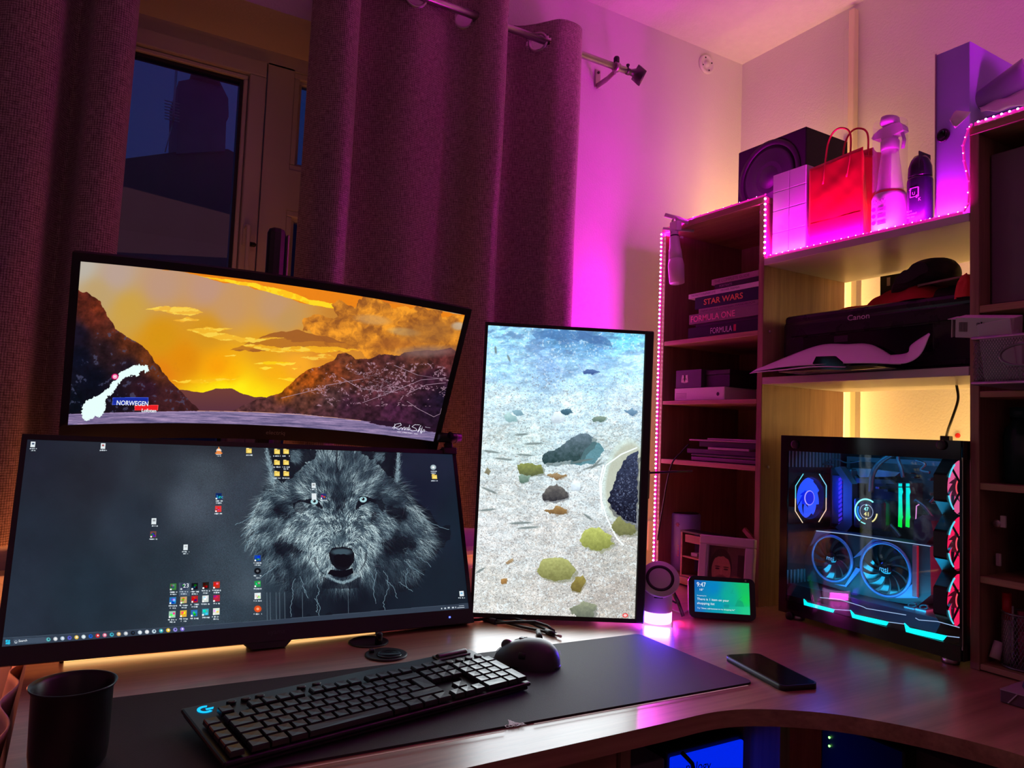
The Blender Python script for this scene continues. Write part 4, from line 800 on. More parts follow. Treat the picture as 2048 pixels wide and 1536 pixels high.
ls = tag(MB().box(XF-.001, XB, .7125, 1.1775, 1.246, 1.2625, .001).build('wall_shelf', m_shelfw, origin=(1.5, .95, 1.246)), 'lower pale shelf board above the computer, holding the printer', 'shelf')
bc0 = bpy.data.objects['bookcase']
for px, py in ((1539, 663), (1536, 934), (1529, 1215)):
    p = at(px, py, Y=1.178); MB().lathe([(.003, 0), (.0035, -.002), (.002, -.003)], (p[0], 1.178, p[2]), 'Y', 10).build('shelf_pin', m_metal, bc0)
# ---------------------------------------------------------------- LED tape
m_led = emis('led_bead', (1, .45, .92), 14); m_led2 = emis('led_glow', (1, .02, .50), 1.6); m_tape = mat('tape_silicone', (.55, .10, .35), .3, emit=(1, .01, .45), es=.55)
def tape(label, path, pitch, nrm, grp='pink light tapes on the furniture', w=.004, s=1.0):
    t = thing('light_tape', label, 'light strip', tuple(path[0]), grp)
    MB().tube(path, w, 6, flat=.45).build('tape_body', m_tape, t)
    b = MB(); g = MB(); nrm = Vector(nrm)
    for i in range(len(path)-1):
        a, c = Vector(path[i]), Vector(path[i+1]); L = (c-a).length; k = max(1, int(L/pitch))
        for j in range(k):
            p = a+(c-a)*((j+.5)/k)+nrm*.0028; r = .0021*s; b.box(p.x-r, p.x+r, p.y-r, p.y+r, p.z-r, p.z+r, .0008)
            p = a+(c-a)*((j+1.0)/k)+nrm*.0022; r = .0012; g.box(p.x-r, p.x+r, p.y-r*1.4, p.y+r*1.4, p.z-r, p.z+r)
    b.build('led', m_led, t, kind='stuff'); g.build('resistor', m_led2, t, kind='stuff')
    return t
X_ = XF-.003
tape('pink light tape running down the left front edge of the narrow bookcase', [(X_, 1.533, 1.685), (X_, 1.532, 1.2), (X_, 1.531, .76)], .0117, (-1, 0, 0))
tape('short pink light tape beside the white box on the upper shelf', [(X_, 1.173, 1.695), (X_, 1.172, 1.55)], .0125, (-1, 0, 0))
tape('pink light tape along the front of the upper pale shelf', [(XF+.002, 1.17, 1.5485), (XF+.002, .95, 1.5485), (XF+.002, .725, 1.5485)], .0167, (0, 0, 1), w=.003, s=.5)
tape('loose loop of pink light tape rising to the right bookcase top', [(XF, .722, 1.55), (XF-.004, .712, 1.56), (XF-.008, .709, 1.60), (XF-.010, .716, 1.64), (XF-.008, .719, 1.67), (XF-.004, .712, 1.700), (XF, .708, 1.708)], .03, (-1, 0, 0), w=.0035, s=.45)
tape('pink light tape along the top front of the right bookcase', [(XF+.004, .705, 1.7085), (XF+.004, .60, 1.7085), (XF+.004, .40, 1.7085)], .0125, (-.3, 0, 1), s=.8)
tape('pink light tape along the top edge of the narrow bookcase', [(XF+.003, 1.50, 1.7005), (XF+.003, 1.18, 1.7005)], .05, (0, 0, 1), w=.0025, s=.4)
m_warmled = emis('warm_led', (1, .55, .2), 6)
def wtape(label, a, b_, nrm, mt=m_warmled):
    t = thing('light_tape', label, 'light strip', a, 'warm light tapes behind the furniture')
    MB().tube([a, b_], .004, 6, flat=.5).build('tape_body', m_white, t); g = MB(); A_, B_ = Vector(a), Vector(b_); k = int((B_-A_).length/.017)
    for j in range(k):
        p = A_+(B_-A_)*((j+.5)/k)+Vector(nrm)*.003; r = .0015; g.box(p.x-r, p.x+r, p.y-r, p.y+r, p.z-r, p.z+r)
    g.build('led', mt, t, kind='stuff')
wtape('warm white light tape down the back of the narrow bookcase', (1.686, 1.36, .76), (1.686, 1.36, 1.68), (1, 0, 0))
wtape('warm white light tape down the back of the right bookcase', (1.686, .70, .76), (1.686, .70, 1.68), (1, 0, 0))
wtape('warm white light tape on the desk behind the computer', (1.69, .74, .737), (1.69, 1.17, .737), (0, 0, 1))
m_orl = emis('orange_led', (1, .30, .08), 6)
wtape('orange light tape on the desk behind the large lower monitor', (-.03, 1.53, .737), (.60, 1.53, .737), (0, 0, 1), m_orl)
wtape('orange light tape on the desk behind the upright monitor', (.90, 1.598, .737), (1.36, 1.598, .737), (0, 0, 1), m_orl)
# ================================================================ MONITORS
Z3 = lambda c: (c[0], c[1], c[2]+1.115)
IMG = {k: f().image(k) for k, f in (('sunset_picture', paint_sunset), ('wolf_picture', paint_wolf), ('beach_picture', paint_beach), ('assistant_picture', paint_assistant), ('family_picture', paint_family))}
def face_pt(M, x, y, z): return M @ Vector((x, y, z))
def screen_mesh(mb, w, h, R, y):
    n = 40 if R else 1; vs = []; fs = []
    for i in range(n+1):
        s = -w/2+w*i/n; a = s/R if R else 0
        px_ = R*math.sin(a) if R else s; py_ = -(R*(1-math.cos(a))) if R else 0
        for z in (-h/2, h/2): vs.append((px_, y+py_, z))
    for i in range(n): fs.append((2*i, 2*i+2, 2*i+3, 2*i+1))
    mb.add(vs, fs, True); return n
def panel(name, label, M, w, h, R, bez, img, glow, thick, back):
    t = thing(name, label, 'monitor', M); l, r, tp, bt = bez
    mb = MB(); n = screen_mesh(mb, w, h, R, 0)
    mb.build('screen', picture_mat(name+'_screen', img, glow), t, local=True, uvfn=lambda i, v: ((i//2)/n, i % 2))
    # housing: a curved slab round the picture, front rim 1 mm proud
    b = MB(); N = 40 if R else 1
    def P(s, y, z):
        a = s/R if R else 0
        return ((R-y)*math.sin(a) if R else s, y-((R)*(1-math.cos(a)) if R else 0), z)
    def strip(x0, x1, z0, z1, y0, y1):
        k = len(b.v); vs = []; m = max(1, int(N*(x1-x0)/w))
        for i in range(m+1):
            s = x0+(x1-x0)*i/m
            for y, z in ((y0, z0), (y0, z1), (y1, z1), (y1, z0)): vs.append(P(s, y, z))
        b.add(vs, [], False)
        for i in range(m):
            for q in range(4): b.f.append((k+4*i+q, k+4*i+(q+1) % 4, k+4*i+4+(q+1) % 4, k+4*i+4+q)); b.sm.append(False)
        b.f += [(k, k+1, k+2, k+3), (k+4*m+3, k+4*m+2, k+4*m+1, k+4*m)]; b.sm += [False, False]
    W2, H2 = w/2, h/2
    strip(-W2-l, W2+r, H2, H2+tp, -.0015, .012); strip(-W2-l, W2+r, -H2-bt, -H2, -.0015, .012); strip(-W2-l, -W2, -H2, H2, -.0015, .012); strip(W2, W2+r, -H2, H2, -.0015, .012)
    b.build('bezel', m_black, t, local=True)
    b = MB(); N = 40 if R else 1; strip(-W2-l+.002, W2+r-.002, -H2-bt+.002, H2+tp-.002, .012, thick); b.build('rear_shell', m_blackm, t, local=True)
    MB().box(-back[0]/2, back[0]/2, thick-.002-(0 if not R else .0), thick+back[2], -back[1]/2, back[1]/2, .01).build('rear_housing', m_blackm, t, local=True)
    return t
MT = pose(Z3((.32, 1.408, .12)), -1.488, -24.92, -.92)
top_mon = panel('curved_monitor', 'wide curved monitor on top showing an orange sunset over mountains', MT, .673, .284, 1.5, (.012, .011, .014, .030), IMG['sunset_picture'], 1.0, .018, (.24, .14, .022))
m_word = mat('logo_grey', (.30, .27, .26), .4); m_wordd = mat('logo_dark', (.045, .045, .05), .4)
text('electriq', m_word, top_mon, (-.004, -.0022, -.142-.0205), (1, 0, 0), (0, 0, 1), w=.036, local=True, name='logo', label='small grey maker lettering')
def bend(o, R):
    for v in o.data.vertices: s = v.co.x; v.co.y -= R*(1-math.cos(s/R))
E_W = emis('screen_white', (.88, .94, 1), 1.0)
def on_top(px, py):       # a point of the sunset picture, in the monitor's own coordinates
    s = (px-136)/(928-136); o_ = MT.inverted(); c = Vector(EYE); d = Vector((px-1024)/FPX*CR-(py-768)/FPX*CU+CF); c = o_ @ c; d = o_.to_3x3() @ d; return c+d*(-.0008-.02*0-c.y)/d.y
def screen_text(s, M, px, py, pxr, pyr, hpx, R, parent, root, mtl=E_W, bold=0):
    # writing from (px, py) to (pxr, pyr) on a screen whose local frame is M
    def hit(px, py):
        inv = M.inverted(); c = inv @ Vector(EYE); d = inv.to_3x3() @ Vector((px-1024)/FPX*CR-(py-768)/FPX*CU+CF); y = 0
        for it in range(4): p = c+d*((y-c.y)/d.y); y = -(R*(1-math.cos(math.asin(p.x/R)))) if R else 0
        return p
    a, b_ = hit(px, py), hit(pxr, pyr); up = hit(px, py-hpx); h = (up-a).length
    return text(s, mtl, parent, a+Vector((0, -.0012, 0)), b_-a, Vector((0, 0, 1)), w=(b_-a).length, h=h, local=True, name='caption', bold=bold)
ts = bpy.data.objects['screen']
screen_text('NORWEGEN', MT, 233, 809.5, 296, 811.5, 9.5, 1.5, ts, top_mon, bold=.01); screen_text('Lofoten', MT, 283, 823.5, 312, 824.5, 7, 1.5, ts, top_mon, bold=.02)
SB = .95
MBm = pose(Z3((.323*SB, 1.424*SB, -.209*SB)), -.085, 21.03, -.891)
bot_mon = panel('wide_monitor', 'large lower monitor showing a grey wolf wallpaper and desktop icons', MBm, .797*SB, .334*SB, None, (.008, .008, .009, .027), IMG['wolf_picture'], 1.0, .030, (.32, .18, .025))
text('iiyama', m_wordd, bot_mon, (-.005, -.0022, -.159-.018), (1, 0, 0), (0, 0, 1), w=.028, local=True, name='logo', label='dim maker lettering')
MB().prism([(-.042, -.186), (.035, -.186), (.025, -.196), (-.030, -.196)], 'Y', -.001, .012).build('control_lip', m_black, bot_mon, local=True)
MB().box(.335-.0015, .335+.0015, -.0028, -.001, -.1735, -.1705).build('power_light', emis('blue_dot', (.1, .15, 1), 3), bot_mon, local=True)
b = MB().box(-.03, .03, 1.50-.03, 1.515, D+.012, 1.02, .005); b.v = [(x+.31, y-.02, z) for x, y, z in b.v]; b.build('stand_column', m_black, bot_mon)
MB().box(.19, .43, 1.40, 1.56, D+.0003, D+.010, .004).build('stand_foot', m_black, bot_mon)
for k, ((xa, ya), (xb, yb)) in enumerate((((128, 1319), (492, 1284)), ((572, 1278), (750, 1260)))):
    pa, pb = Vector(at(xa, ya, Z=D+.004)), Vector(at(xb, yb, Z=D+.004)); print('LIGHTBAR', pa, pb)
    t = thing('light_bar', ('long', 'short')[k]+' glowing amber light bar lying on the desk under the large lower monitor', 'light', tuple(pa))
    MB().tube([pa, pb], .0035, 10).build('diffuser', emis('amber_bar', (1, .55, .20), 3.2), t); d_ = (pb-pa).normalized()*.006; MB().tube([pa-d_, pa], .0045, 10).build('end_cap', m_black, t); MB().tube([pb, pb+d_], .0045, 10).build('end_cap', m_black, t)
screen_text('Search', MBm, 37, 1284.5, 54, 1283, 4.5, None, bpy.data.objects['screen.001'], bot_mon); screen_text('23', MBm, 366, 1176, 377, 1175, 8, None, bpy.data.objects['screen.001'], bot_mon); screen_text('Lrc', MBm, 433.5, 997, 446, 997, 6, None, bpy.data.objects['screen.001'], bot_mon, emis('icon_blue', (.05, .45, 1), 1))
SP = .972
MP = pose(Z3((.877*SP, 1.274*SP, -.08*SP)), -27.63, .9, -.665)
por_mon = panel('upright_monitor', 'upright monitor turned to portrait showing pebbles in clear shallow water', MP, .336*SP, .597*SP, None, (.006, .018, .007, .0085), IMG['beach_picture'], 1.15, .022, (.16, .30, .03))
b = MB().box(-.025, .025, .05, .085, -.285, .12, .006); b.build('stand_column', m_black, por_mon, local=True)
MB().box(-.10, .10, .03, .22, -.289+.0, -.281, .003).build('stand_foot', m_black, por_mon, local=True)
MB().box(.163, .1815, -.007, -.001, -.297, .297, .002).build('right_lip', m_black, por_mon, local=True)
MB().box(.1815, .186, .004, .014, -.05, .01, .002).build('side_button', m_blackm, por_mon, local=True)
ar = tag(MB().tube([tuple(at(1290, 946, Y=1.20)), tuple(at(1384, 942, Y=1.20))], .0022, 8).build('thin_rod', m_blackm, origin=tuple(at(1290, 946, Y=1.20))), 'thin black rod sticking out from the side of the upright monitor', 'rod')
# tall black post carrying the upper monitor
ps = thing('monitor_post', 'black post rising behind the curved upper monitor', 'monitor stand', (.325, 1.535, D))
MB().box(.307, .343, 1.515, 1.545, D+.012, 1.512, .012).build('column', m_black, ps); MB().box(.3445, .349, 1.520, 1.54, 1.30, 1.500, .002).build('edge_strip', mat('strip_plum', (.22, .12, .14), .5), ps)
MB().lathe([(.05, 0), (.05, .008), (.03, .012)], (.325, 1.535, D), 'Z', 24).build('base', m_black, ps); MB().box(.30, .35, 1.485, 1.525, 1.215, 1.255, .006).build('bracket', m_blackm, ps)
for nm_, M_, w_, h_, P_, c__ in (('upright_screen_light', MP, .32, .57, 1.15, (.86, .95, 1.0)), ('wide_screen_light', MBm, .74, .30, .16, (.55, .80, 1.0))):
    Rm = M_.to_3x3(); p_ = M_ @ Vector((0, -.004 if nm_[0] != 'c' else -.03, 0)); area(nm_, tuple(p_), tuple(Rm @ Vector((0, -1, 0))), tuple(Rm @ Vector((0, 0, 1))), w_, h_, P_, c__, 2.1)
# webcam on the corner of the lower monitor
wm = MBm; wc = thing('webcam', 'small black webcam clipped on the top right corner of the wolf monitor', 'webcam', MBm @ Matrix.Translation((.372, 0, .168)))
def px_local(px, py, M, y): inv = M.inverted(); c = inv @ Vector(EYE); d = inv.to_3x3() @ Vector((px-1024)/FPX*CR-(py-768)/FPX*CU+CF); return c+d*((y-c.y)/d.y)
q0 = px_local(898, 876, MBm, -.005)
MB().lathe([(.008, -.026), (.0135, -.024), (.0135, .024), (.008, .026)], (q0.x, -.006, q0.z), 'X', 20, sy=.75).build('body', m_black, wc, m=MBm)
MB().tube([(q0.x+.014, -.006+.0137*math.cos(a), q0.z+.0105*math.sin(a)) for a in [2*pi*k/20 for k in range(20)]], .0007, 5, closed=True).build('trim_ring', m_metal, wc, m=MBm)
MB().lathe([(.006, -.013), (.007, -.018)], (q0.x-.005, -.006, q0.z), 'Y', 16).build('lens', m_gloss, wc, m=MBm)
b = MB().box(q0.x-.018, q0.x+.018, -.004, .02, .168, .174, .002).box(q0.x-.008, q0.x+.008, -.004, .008, .172, q0.z-.008, .002).box(q0.x-.015, q0.x+.015, -.006, -.002, .158, .172, .001); b.build('clip', m_blackm, wc, m=MBm)
# ================================================================ MAT, KEYBOARD, MOUSE
m_mat = mat('mat_cloth', (.024, .024, .027), .7, var=.15, bump=.25, bs=900, vs=300)
dm = thing('desk_mat', 'large black cloth desk mat with a pale line along the front edge', 'desk mat', (.48, .96, D))
da = math.radians(-2.2); dX = Vector((math.cos(da), math.sin(da), 0)); dY = Vector((-math.sin(da), math.cos(da), 0)); MDm = frame_m((.947, .817, D), dX, dY, Vector((0, 0, 1)))
MB().prism(rrect(.93, .290, .012, 5, -.465, .145), 'Z', .0002, .0030).build('cloth', m_mat, dm, m=MDm)
ml = mat('mat_print', (.85, .68, .50), .6); mlg = mat('mat_logo', (.80, .76, .76), .6)
def dm_l(px, py): return MDm.inverted() @ Vector(at(px, py, Z=D+.003))
l1, l2, l3 = dm_l(1008, 1463), dm_l(1072, 1451), dm_l(1496, 1371)
MB().box(-.90, l1.x, l1.y-.0011, l1.y+.0011, .003, .0033).build('printed_line', ml, dm, m=MDm); MB().box(l2.x, l3.x, l3.y-.0011, l3.y+.0011, .003, .0033).build('printed_line', ml, dm, m=MDm)
t1, t2 = Vector(at(1013, 1456, Z=D+.003)), Vector(at(1053, 1450, Z=D+.003)); text('CORSAIR', mlg, dm, t1, t2-t1, Vector((0, 0, 1)).cross(t2-t1), w=(t2-t1).length, h=.008, name='logo', depth=.0004, bold=.01)
b = MB(); c0 = Vector(at(1027, 1450, Z=D+.003)); sx = (t2-t1).normalized(); sy_ = Vector((0, 0, 1)).cross(sx)
for k, (x, h) in enumerate(((-.0065, .007), (-.0032, .012), (0, .017), (.0034, .015), (.0070, .011), (.0105, .007))):
    q_ = [c0+sx*a_+sy_*b_ for a_, b_ in ((x-.0014, 0), (x+.0014, 0), (x*.4+.0012, h), (x*.4-.0004, h))]; b.add(q_+[p+Vector((0, 0, .0004)) for p in q_], [(4, 5, 6, 7), (0, 1, 5, 4), (1, 2, 6, 5), (2, 3, 7, 6), (3, 0, 4, 7)])
b.build('emblem', mlg, dm)
ka = math.radians(10.4); kx = Vector((math.cos(ka), math.sin(ka), 0)); kt = math.radians(4.5)
ky = Vector((-math.sin(ka)*math.cos(kt), math.cos(ka)*math.cos(kt), math.sin(kt))); kz = kx.cross(ky)
KW, KD = .449, .152
ko = Vector((.131, .996, D+.0278)); MK = frame_m(ko, kx, ky, kz)      # origin: far left corner of the plate; y is away, so the plate reaches to -KD
m_kb = mat('keyboard_plate', (.030, .031, .034), .30, .6, var=.1); m_key = mat('keycap', (.018, .018, .020), .33, var=.12, spec=.7); m_keyside = m_black
kb = thing('keyboard', 'low black mechanical keyboard with a glowing blue emblem in its corner', 'keyboard', MK)
MB().box(0, KW, -KD, 0, -.006, .0, .003).build('top_plate', m_kb, kb, local=True)
MB().box(.003, KW-.003, -KD+.002, -.002, -.0115, -.006, .002).build('underside', m_black, kb, local=True)
b = MB(); 
for x in (.05, KW-.05): b.box(x-.018, x+.018, -.03, -.018, -.0228, -.011, .001)
for x in (.05, KW-.05): b.box(x-.014, x+.014, -KD+.004, -KD+.012, -.0122, -.0105, .0005)
b.build('foot', m_black, kb, local=True)
u = .01845; kx0 = .0065; ky0 = -.0335; KH = .0062
keymeshes = {}
def key(x, y, w=1, h=1):
    k = (w, h)
    if k not in keymeshes:
        W_, H_ = u*w-.0022, u*h-.0022; b = MB()
        vs = [(-W_/2, -H_/2, 0), (W_/2, -H_/2, 0), (W_/2, H_/2, 0), (-W_/2, H_/2, 0)]; ins = .0013
        vs += [(p[0]-math.copysign(ins*.4, p[0]), p[1]-math.copysign(ins*.4, p[1]), KH*.75) for p in vs[:4]]; vs += [(p[0]-math.copysign(ins, p[0]), p[1]-math.copysign(ins, p[1]), KH) for p in vs[:4]]; vs.append((0, 0, KH-.0005))
        fs = [(i, (i+1) % 4, 4+(i+1) % 4, 4+i) for i in range(4)]+[(4+i, 4+(i+1) % 4, 8+(i+1) % 4, 8+i) for i in range(4)]+[(8+i, 8+(i+1) % 4, 12) for i in range(4)]
        b.add(vs, fs); o = b.build('key', m_key, kb, local=True); keymeshes[k] = o
    else:
        o = keymeshes[k].copy(); COL.objects.link(o); o.parent = kb
    o.location = (kx0+(x+w/2)*u, ky0-(y+h/2)*u, .0022)
for r in range(5): key(0, 1.25+r)
X1 = 1.3
for x in (0, ) : key(X1+x, 0)
for g0 in (2, 6.5, 11):
    for i in range(4): key(X1+g0+i, 0)
Y1 = 1.25
for i in range(13): key(X1+i, Y1)
key(X1+13, Y1, 2)
key(X1, Y1+1, 1.5)
for i in range(12): key(X1+1.5+i, Y1+1)
key(X1+13.75, Y1+1, 1.25, 2)
key(X1, Y1+2, 1.75)
for i in range(12): key(X1+1.75+i, Y1+2)
key(X1, Y1+3, 1.25)
for i in range(11): key(X1+1.25+i, Y1+3)
key(X1+12.25, Y1+3, 2.75)
xx = X1
for w in (1.25, 1.25, 1.25, 6.25, 1.25, 1.25, 1.25, 1.25): key(xx, Y1+4, w); xx += w
X2 = X1+15.2
for i in range(3): key(X2+i, 0); key(X2+i, Y1); key(X2+i, Y1+1); key(X2+i, Y1+4)
key(X2+1, Y1+3)
X3 = X2+3.2
for i in range(4): key(X3+i, Y1)
for r in (1, 2, 3):
    for i in range(3): key(X3+i, Y1+r)
key(X3, Y1+4, 2); key(X3+2, Y1+4); key(X3+3, Y1+1, 1, 2); key(X3+3, Y1+3, 1, 2)
for i in range(4):
    MB().lathe([(.0062, 0), (.0062, .0035), (.005, .0042), (.002, .0036)], (kx0+(X3+i+.5)*u, ky0-.5*u+.002, .001), 'Z', 16).build('media_button', m_black, kb, local=True)
for i, x in enumerate((2.3, 3.3, 4.3, 7.4, 8.6)): MB().lathe([(.0052, 0), (.0052, .0028), (.003, .0032)], (kx0+(X1+x-.9)*u, -.016, .0006), 'Z', 14, sx=1.2).build('round_button', m_black, kb, local=True)
v0 = kx0+(X3+.1)*u
MB().box(v0, v0+3.4*u, -.024, -.004, .0, .0025, .002).build('roller_recess', m_black, kb, local=True)
MB().lathe([(.0052, 0), (.0058, .002), (.0058, 3.0*u-.002), (.0052, 3.0*u)], (v0+.2*u, -.014, .0015), 'X', 18).build('volume_roller', m_darkm, kb, local=True)
glow = emis('logo_glow', (.01, .50, 1.0), 1.3)
b = MB(); out = []; inn = []
for k in range(15): a = math.radians(60+k*17.5); out.append((.0098*math.cos(a), .0098*math.sin(a))); inn.append((.0060*math.cos(a), .0060*math.sin(a)))
b.prism([(x+.024, y-.018) for x, y in out+inn[::-1]], 'Z', .0003, .0009); b.prism([(.0245, -.0165), (.0345, -.0165), (.0325, -.0205), (.0245, -.0205)], 'Z', .0003, .0009)
b.build('glowing_emblem', glow, kb, local=True, label='glowing blue round emblem')
# mouse
ma = math.atan2(.080, -.063); mx_ = Vector((math.cos(ma), math.sin(ma), 0)); my_ = Vector((-math.sin(ma), math.cos(ma), 0))
MM = frame_m((.660, 1.038, D+.0032), mx_, my_, Vector((0, 0, 1)))
ms = thing('mouse', 'black sculpted wireless mouse on the desk mat beside the keyboard', 'mouse', MM)
m_mouse = mat('mouse_grey', (.055, .055, .060), .42, var=.1)
def mouse_fn(u_, v):
    a = 2*pi*u_; hgt = v
    ex = .058*(1-.03*math.cos(2*a)); ey = .038*(1+.10*math.cos(a-pi))
    r = (1-v**2.6)**.5 if v < 1 else 0
    x, y = ex*math.cos(a)*r, ey*math.sin(a)*r
    H = .043*(1-.28*(x/.058)-.12*abs(x/.058)**2)+.006*(y/.038)
    return (x, y, H*v)
b = MB(); b.grid(mouse_fn, 40, 14); b.build('shell', m_mouse, ms, local=True)
MB().lathe([(.054, 0), (.0575, .002), (.0575, .004), (.055, .006)], (0, 0, 0), 'Z', 40, sy=.66).build('base', m_black, ms, local=True)
def on_mouse(x, y): r = math.hypot(x/.058, y/.038); v = (1-r*r)**(1/2.6); return .043*(1-.28*(x/.058)-.12*abs(x/.058)**2)*v+.006*(y/.038)*v
MB().lathe([(.0095, -.0035), (.011, -.002), (.011, .002), (.0095, .0035)], (.034, .002, on_mouse(.034, 0)-.004), 'Y', 20).build('scroll_wheel', m_metal, ms, local=True)
MB().lathe([(.006, -.006), (.007, -.005), (.007, .005), (.006, .006)], (-.004, .031, .021), 'X', 16).build('thumb_wheel', m_blackm, ms, local=True)
b = MB(); b.tube([(x, .0022, on_mouse(x, 0)+.0001) for x in (.054, .05, .046)], .0006, 5).tube([(x, .002, on_mouse(x, 0)+.0001) for x in (.022, .015, .008, .0)], .0006, 5); b.build('button_split', m_black, ms, local=True)
MB().box(.004, .013, -.0025, .0065, on_mouse(.008, 0)-.002, on_mouse(.008, 0)+.0012, .001).build('mode_button', m_mouse, ms, local=True)
text('logitech', m_word, ms, (-.0535, -.004, .0165), (.35, -1, .0), (.5, .15, 1), w=.018, name='logo', local=True, depth=.0045)
# ================================================================ THINGS ON THE DESK
cp = thing('cup', 'matt black cup standing at the left front of the desk', 'cup', (.014, .946, D))
prof = [(.022, 0), (.032, .0015), (.037, .008), (.0385, .02), (.0395, .084), (.0425, .0885), (.0432, .0905), (.0422, .0905), (.0375, .086), (.0365, .02), (.030, .006), (.001, .005)]
MB().lathe(prof, (.014, .946, D), 'Z', 56, caps=False).build('body', mat('cup_black', (.010, .009, .010), .35), cp)
MB().lathe([(.022, 0), (.022, .001)], (.014, .946, D), 'Z', 32).build('base', m_blackm, cp)
gm = thing('cable_grommet', 'round black cable cover with an upright knob, nearer the monitors', 'cable cover', (.468, 1.262, D), 'black cable covers in the desk')
MB().lathe([(.0355, 0), (.0355, .0018), (.032, .0026), (.029, .0012), (.001, .0012)], (.468, 1.262, D), 'Z', 40).build('plate', m_black, gm); kq = at(757, 1290, Z=D)
MB().lathe([(.0065, 0), (.0065, .018), (.0055, .0205), (.001, .021)], (kq[0], kq[1], D+.001), 'Z', 20).build('knob', m_gloss, gm)
gm = thing('cable_grommet', 'round black cable cover closest to the keyboard', 'cable cover', (.470, 1.180, D), 'black cable covers in the desk')
MB().lathe([(.0355, 0), (.0355, .0022), (.032, .0034), (.028, .0014), (.001, .0012)], (.470, 1.180, D), 'Z', 40).build('plate', m_black, gm)
MB().lathe([(.021, .001), (.021, .003), (.019, .0038), (.017, .002), (.001, .002)], (.474, 1.176, D), 'Z', 30).build('insert', m_gloss, gm); MB().box(.448, .456, 1.196, 1.204, D+.001, D+.007, .001).build('tab', m_black, gm)
cb = thing('cable_bundle', 'bundled black cables with metal plugs lying on the desk below the upright monitor', 'cable', tuple(at(1020, 1250, Z=D)))
def cpath(pts, r, h=.004): return [tuple(at(x, y, Z=D+h+(z if len(q) > 2 else 0))) for q in pts for x, y, z in [(*q, 0)[:3]]]
for pts in ([(945, 1240), (990, 1241, .004), (1030, 1243, .006), (1060, 1250, .004), (1085, 1256), (1112, 1268)], [(960, 1238), (1000, 1244, .002), (1045, 1254), (1085, 1262), (1105, 1268)], [(992, 1246), (1030, 1250, .006), (1070, 1252, .008), (1095, 1256, .004), (1108, 1262)]):
    MB().tube([(p.x, p.y, at(q[0], q[1], Z=D+.004)[2]+(q[2] if len(q) > 2 else 0)) for q in pts for p in [Vector(at(q[0], q[1], Z=D+.004))]], .0028, 8).build('cord', m_black, cb)
a_, c_ = at(968, 1237, Z=D+.005), at(992, 1244, Z=D+.005); MB().tube([a_, c_], .0062, 10, flat=.7).build('clip_block', m_black, cb)
for (x0, y0, x1, y1) in ((1092, 1262, 1108, 1268), (1076, 1263, 1080, 1275)):
    a_, c_ = at(x0, y0, Z=D+.005), at(x1, y1, Z=D+.005); MB().tube([a_, c_], .005, 10).build('plug', m_black, cb)
a_, c_ = at(1108, 1268, Z=D+.005), at(1122, 1273, Z=D+.005); MB().tube([a_, c_], .0026, 10).build('plug_tip', m_metal, cb)
pc_, pd_ = Vector((.990, .763, 0)), Vector((1.030, .920, 0)); px_d = (pd_-pc_).normalized(); MPh = frame_m((1.0105, .8405, D+.0002), px_d.cross(Vector((0, 0, 1))), px_d, Vector((0, 0, 1)))
ph = thing('phone', 'black smartphone lying face up on the desk', 'phone', MPh)
MB().prism(rrect(.068, .158, .010), 'Z', 0, .0085, smooth=True).build('case', m_black, ph, local=True); MB().prism(rrect(.063, .153, .009), 'Z', .0085, .0089).build('screen', m_gloss, ph, local=True)
MB().tube([(-.008, .0795, .0045), (.008, .0795, .0045)], .0012, 6).build('port', m_metal, ph, local=True)
# smart display
MS = pose((1.205, 1.128, D+.046), -31, 14, -1.2)
sd = thing('smart_display', 'small black smart display with a blue and green lit screen', 'smart display', MS)
MB().prism(rrect(.141, .086, .012), 'Y', 0, .012, smooth=True).build('front', m_gloss, sd, local=True)
b = MB(); b.prism([(.012, .038), (.012, -.042), (.062, -.046+.008), (.055, -.01)], 'X', -.058, .058); b.build('speaker_body', mat('display_cloth', (.03, .03, .034), .9), sd, local=True)
b = MB(); b.quad((-.059, -.0006, -.031), (.058, -.0006, -.031), (.058, -.0006, .034), (-.059, -.0006, .034)); so = b.build('screen', picture_mat('assistant_screen', IMG['assistant_picture'], 1.0), sd, local=True, uvfn=lambda i, v: ((0, 0), (1, 0), (1, 1), (0, 1))[i])
MB().lathe([(.0022, 0), (.001, -.0006)], (.051, 0, .0385), 'Y', 12).build('camera_dot', m_metal, sd, local=True)
for s, x, z, w, h in (('9:47', -.054, .0205, .019, .0095), ('18\u00b0', -.048, .0125, .008, .0045), ('Shopping list', -.054, .001, .020, .0024), ('There is 1 item on your', -.054, -.0085, .068, .0062), ('shopping list', -.054, -.0170, .037, .0062), ('Try "Alexa, add bananas to my shopping list"', -.054, -.0255, .080, .0038)):
    text(s, E_W, so, (x, -.0009, z), (1, 0, 0), (0, 0, 1), w=w, h=h, local=True, name='caption', depth=.0001)
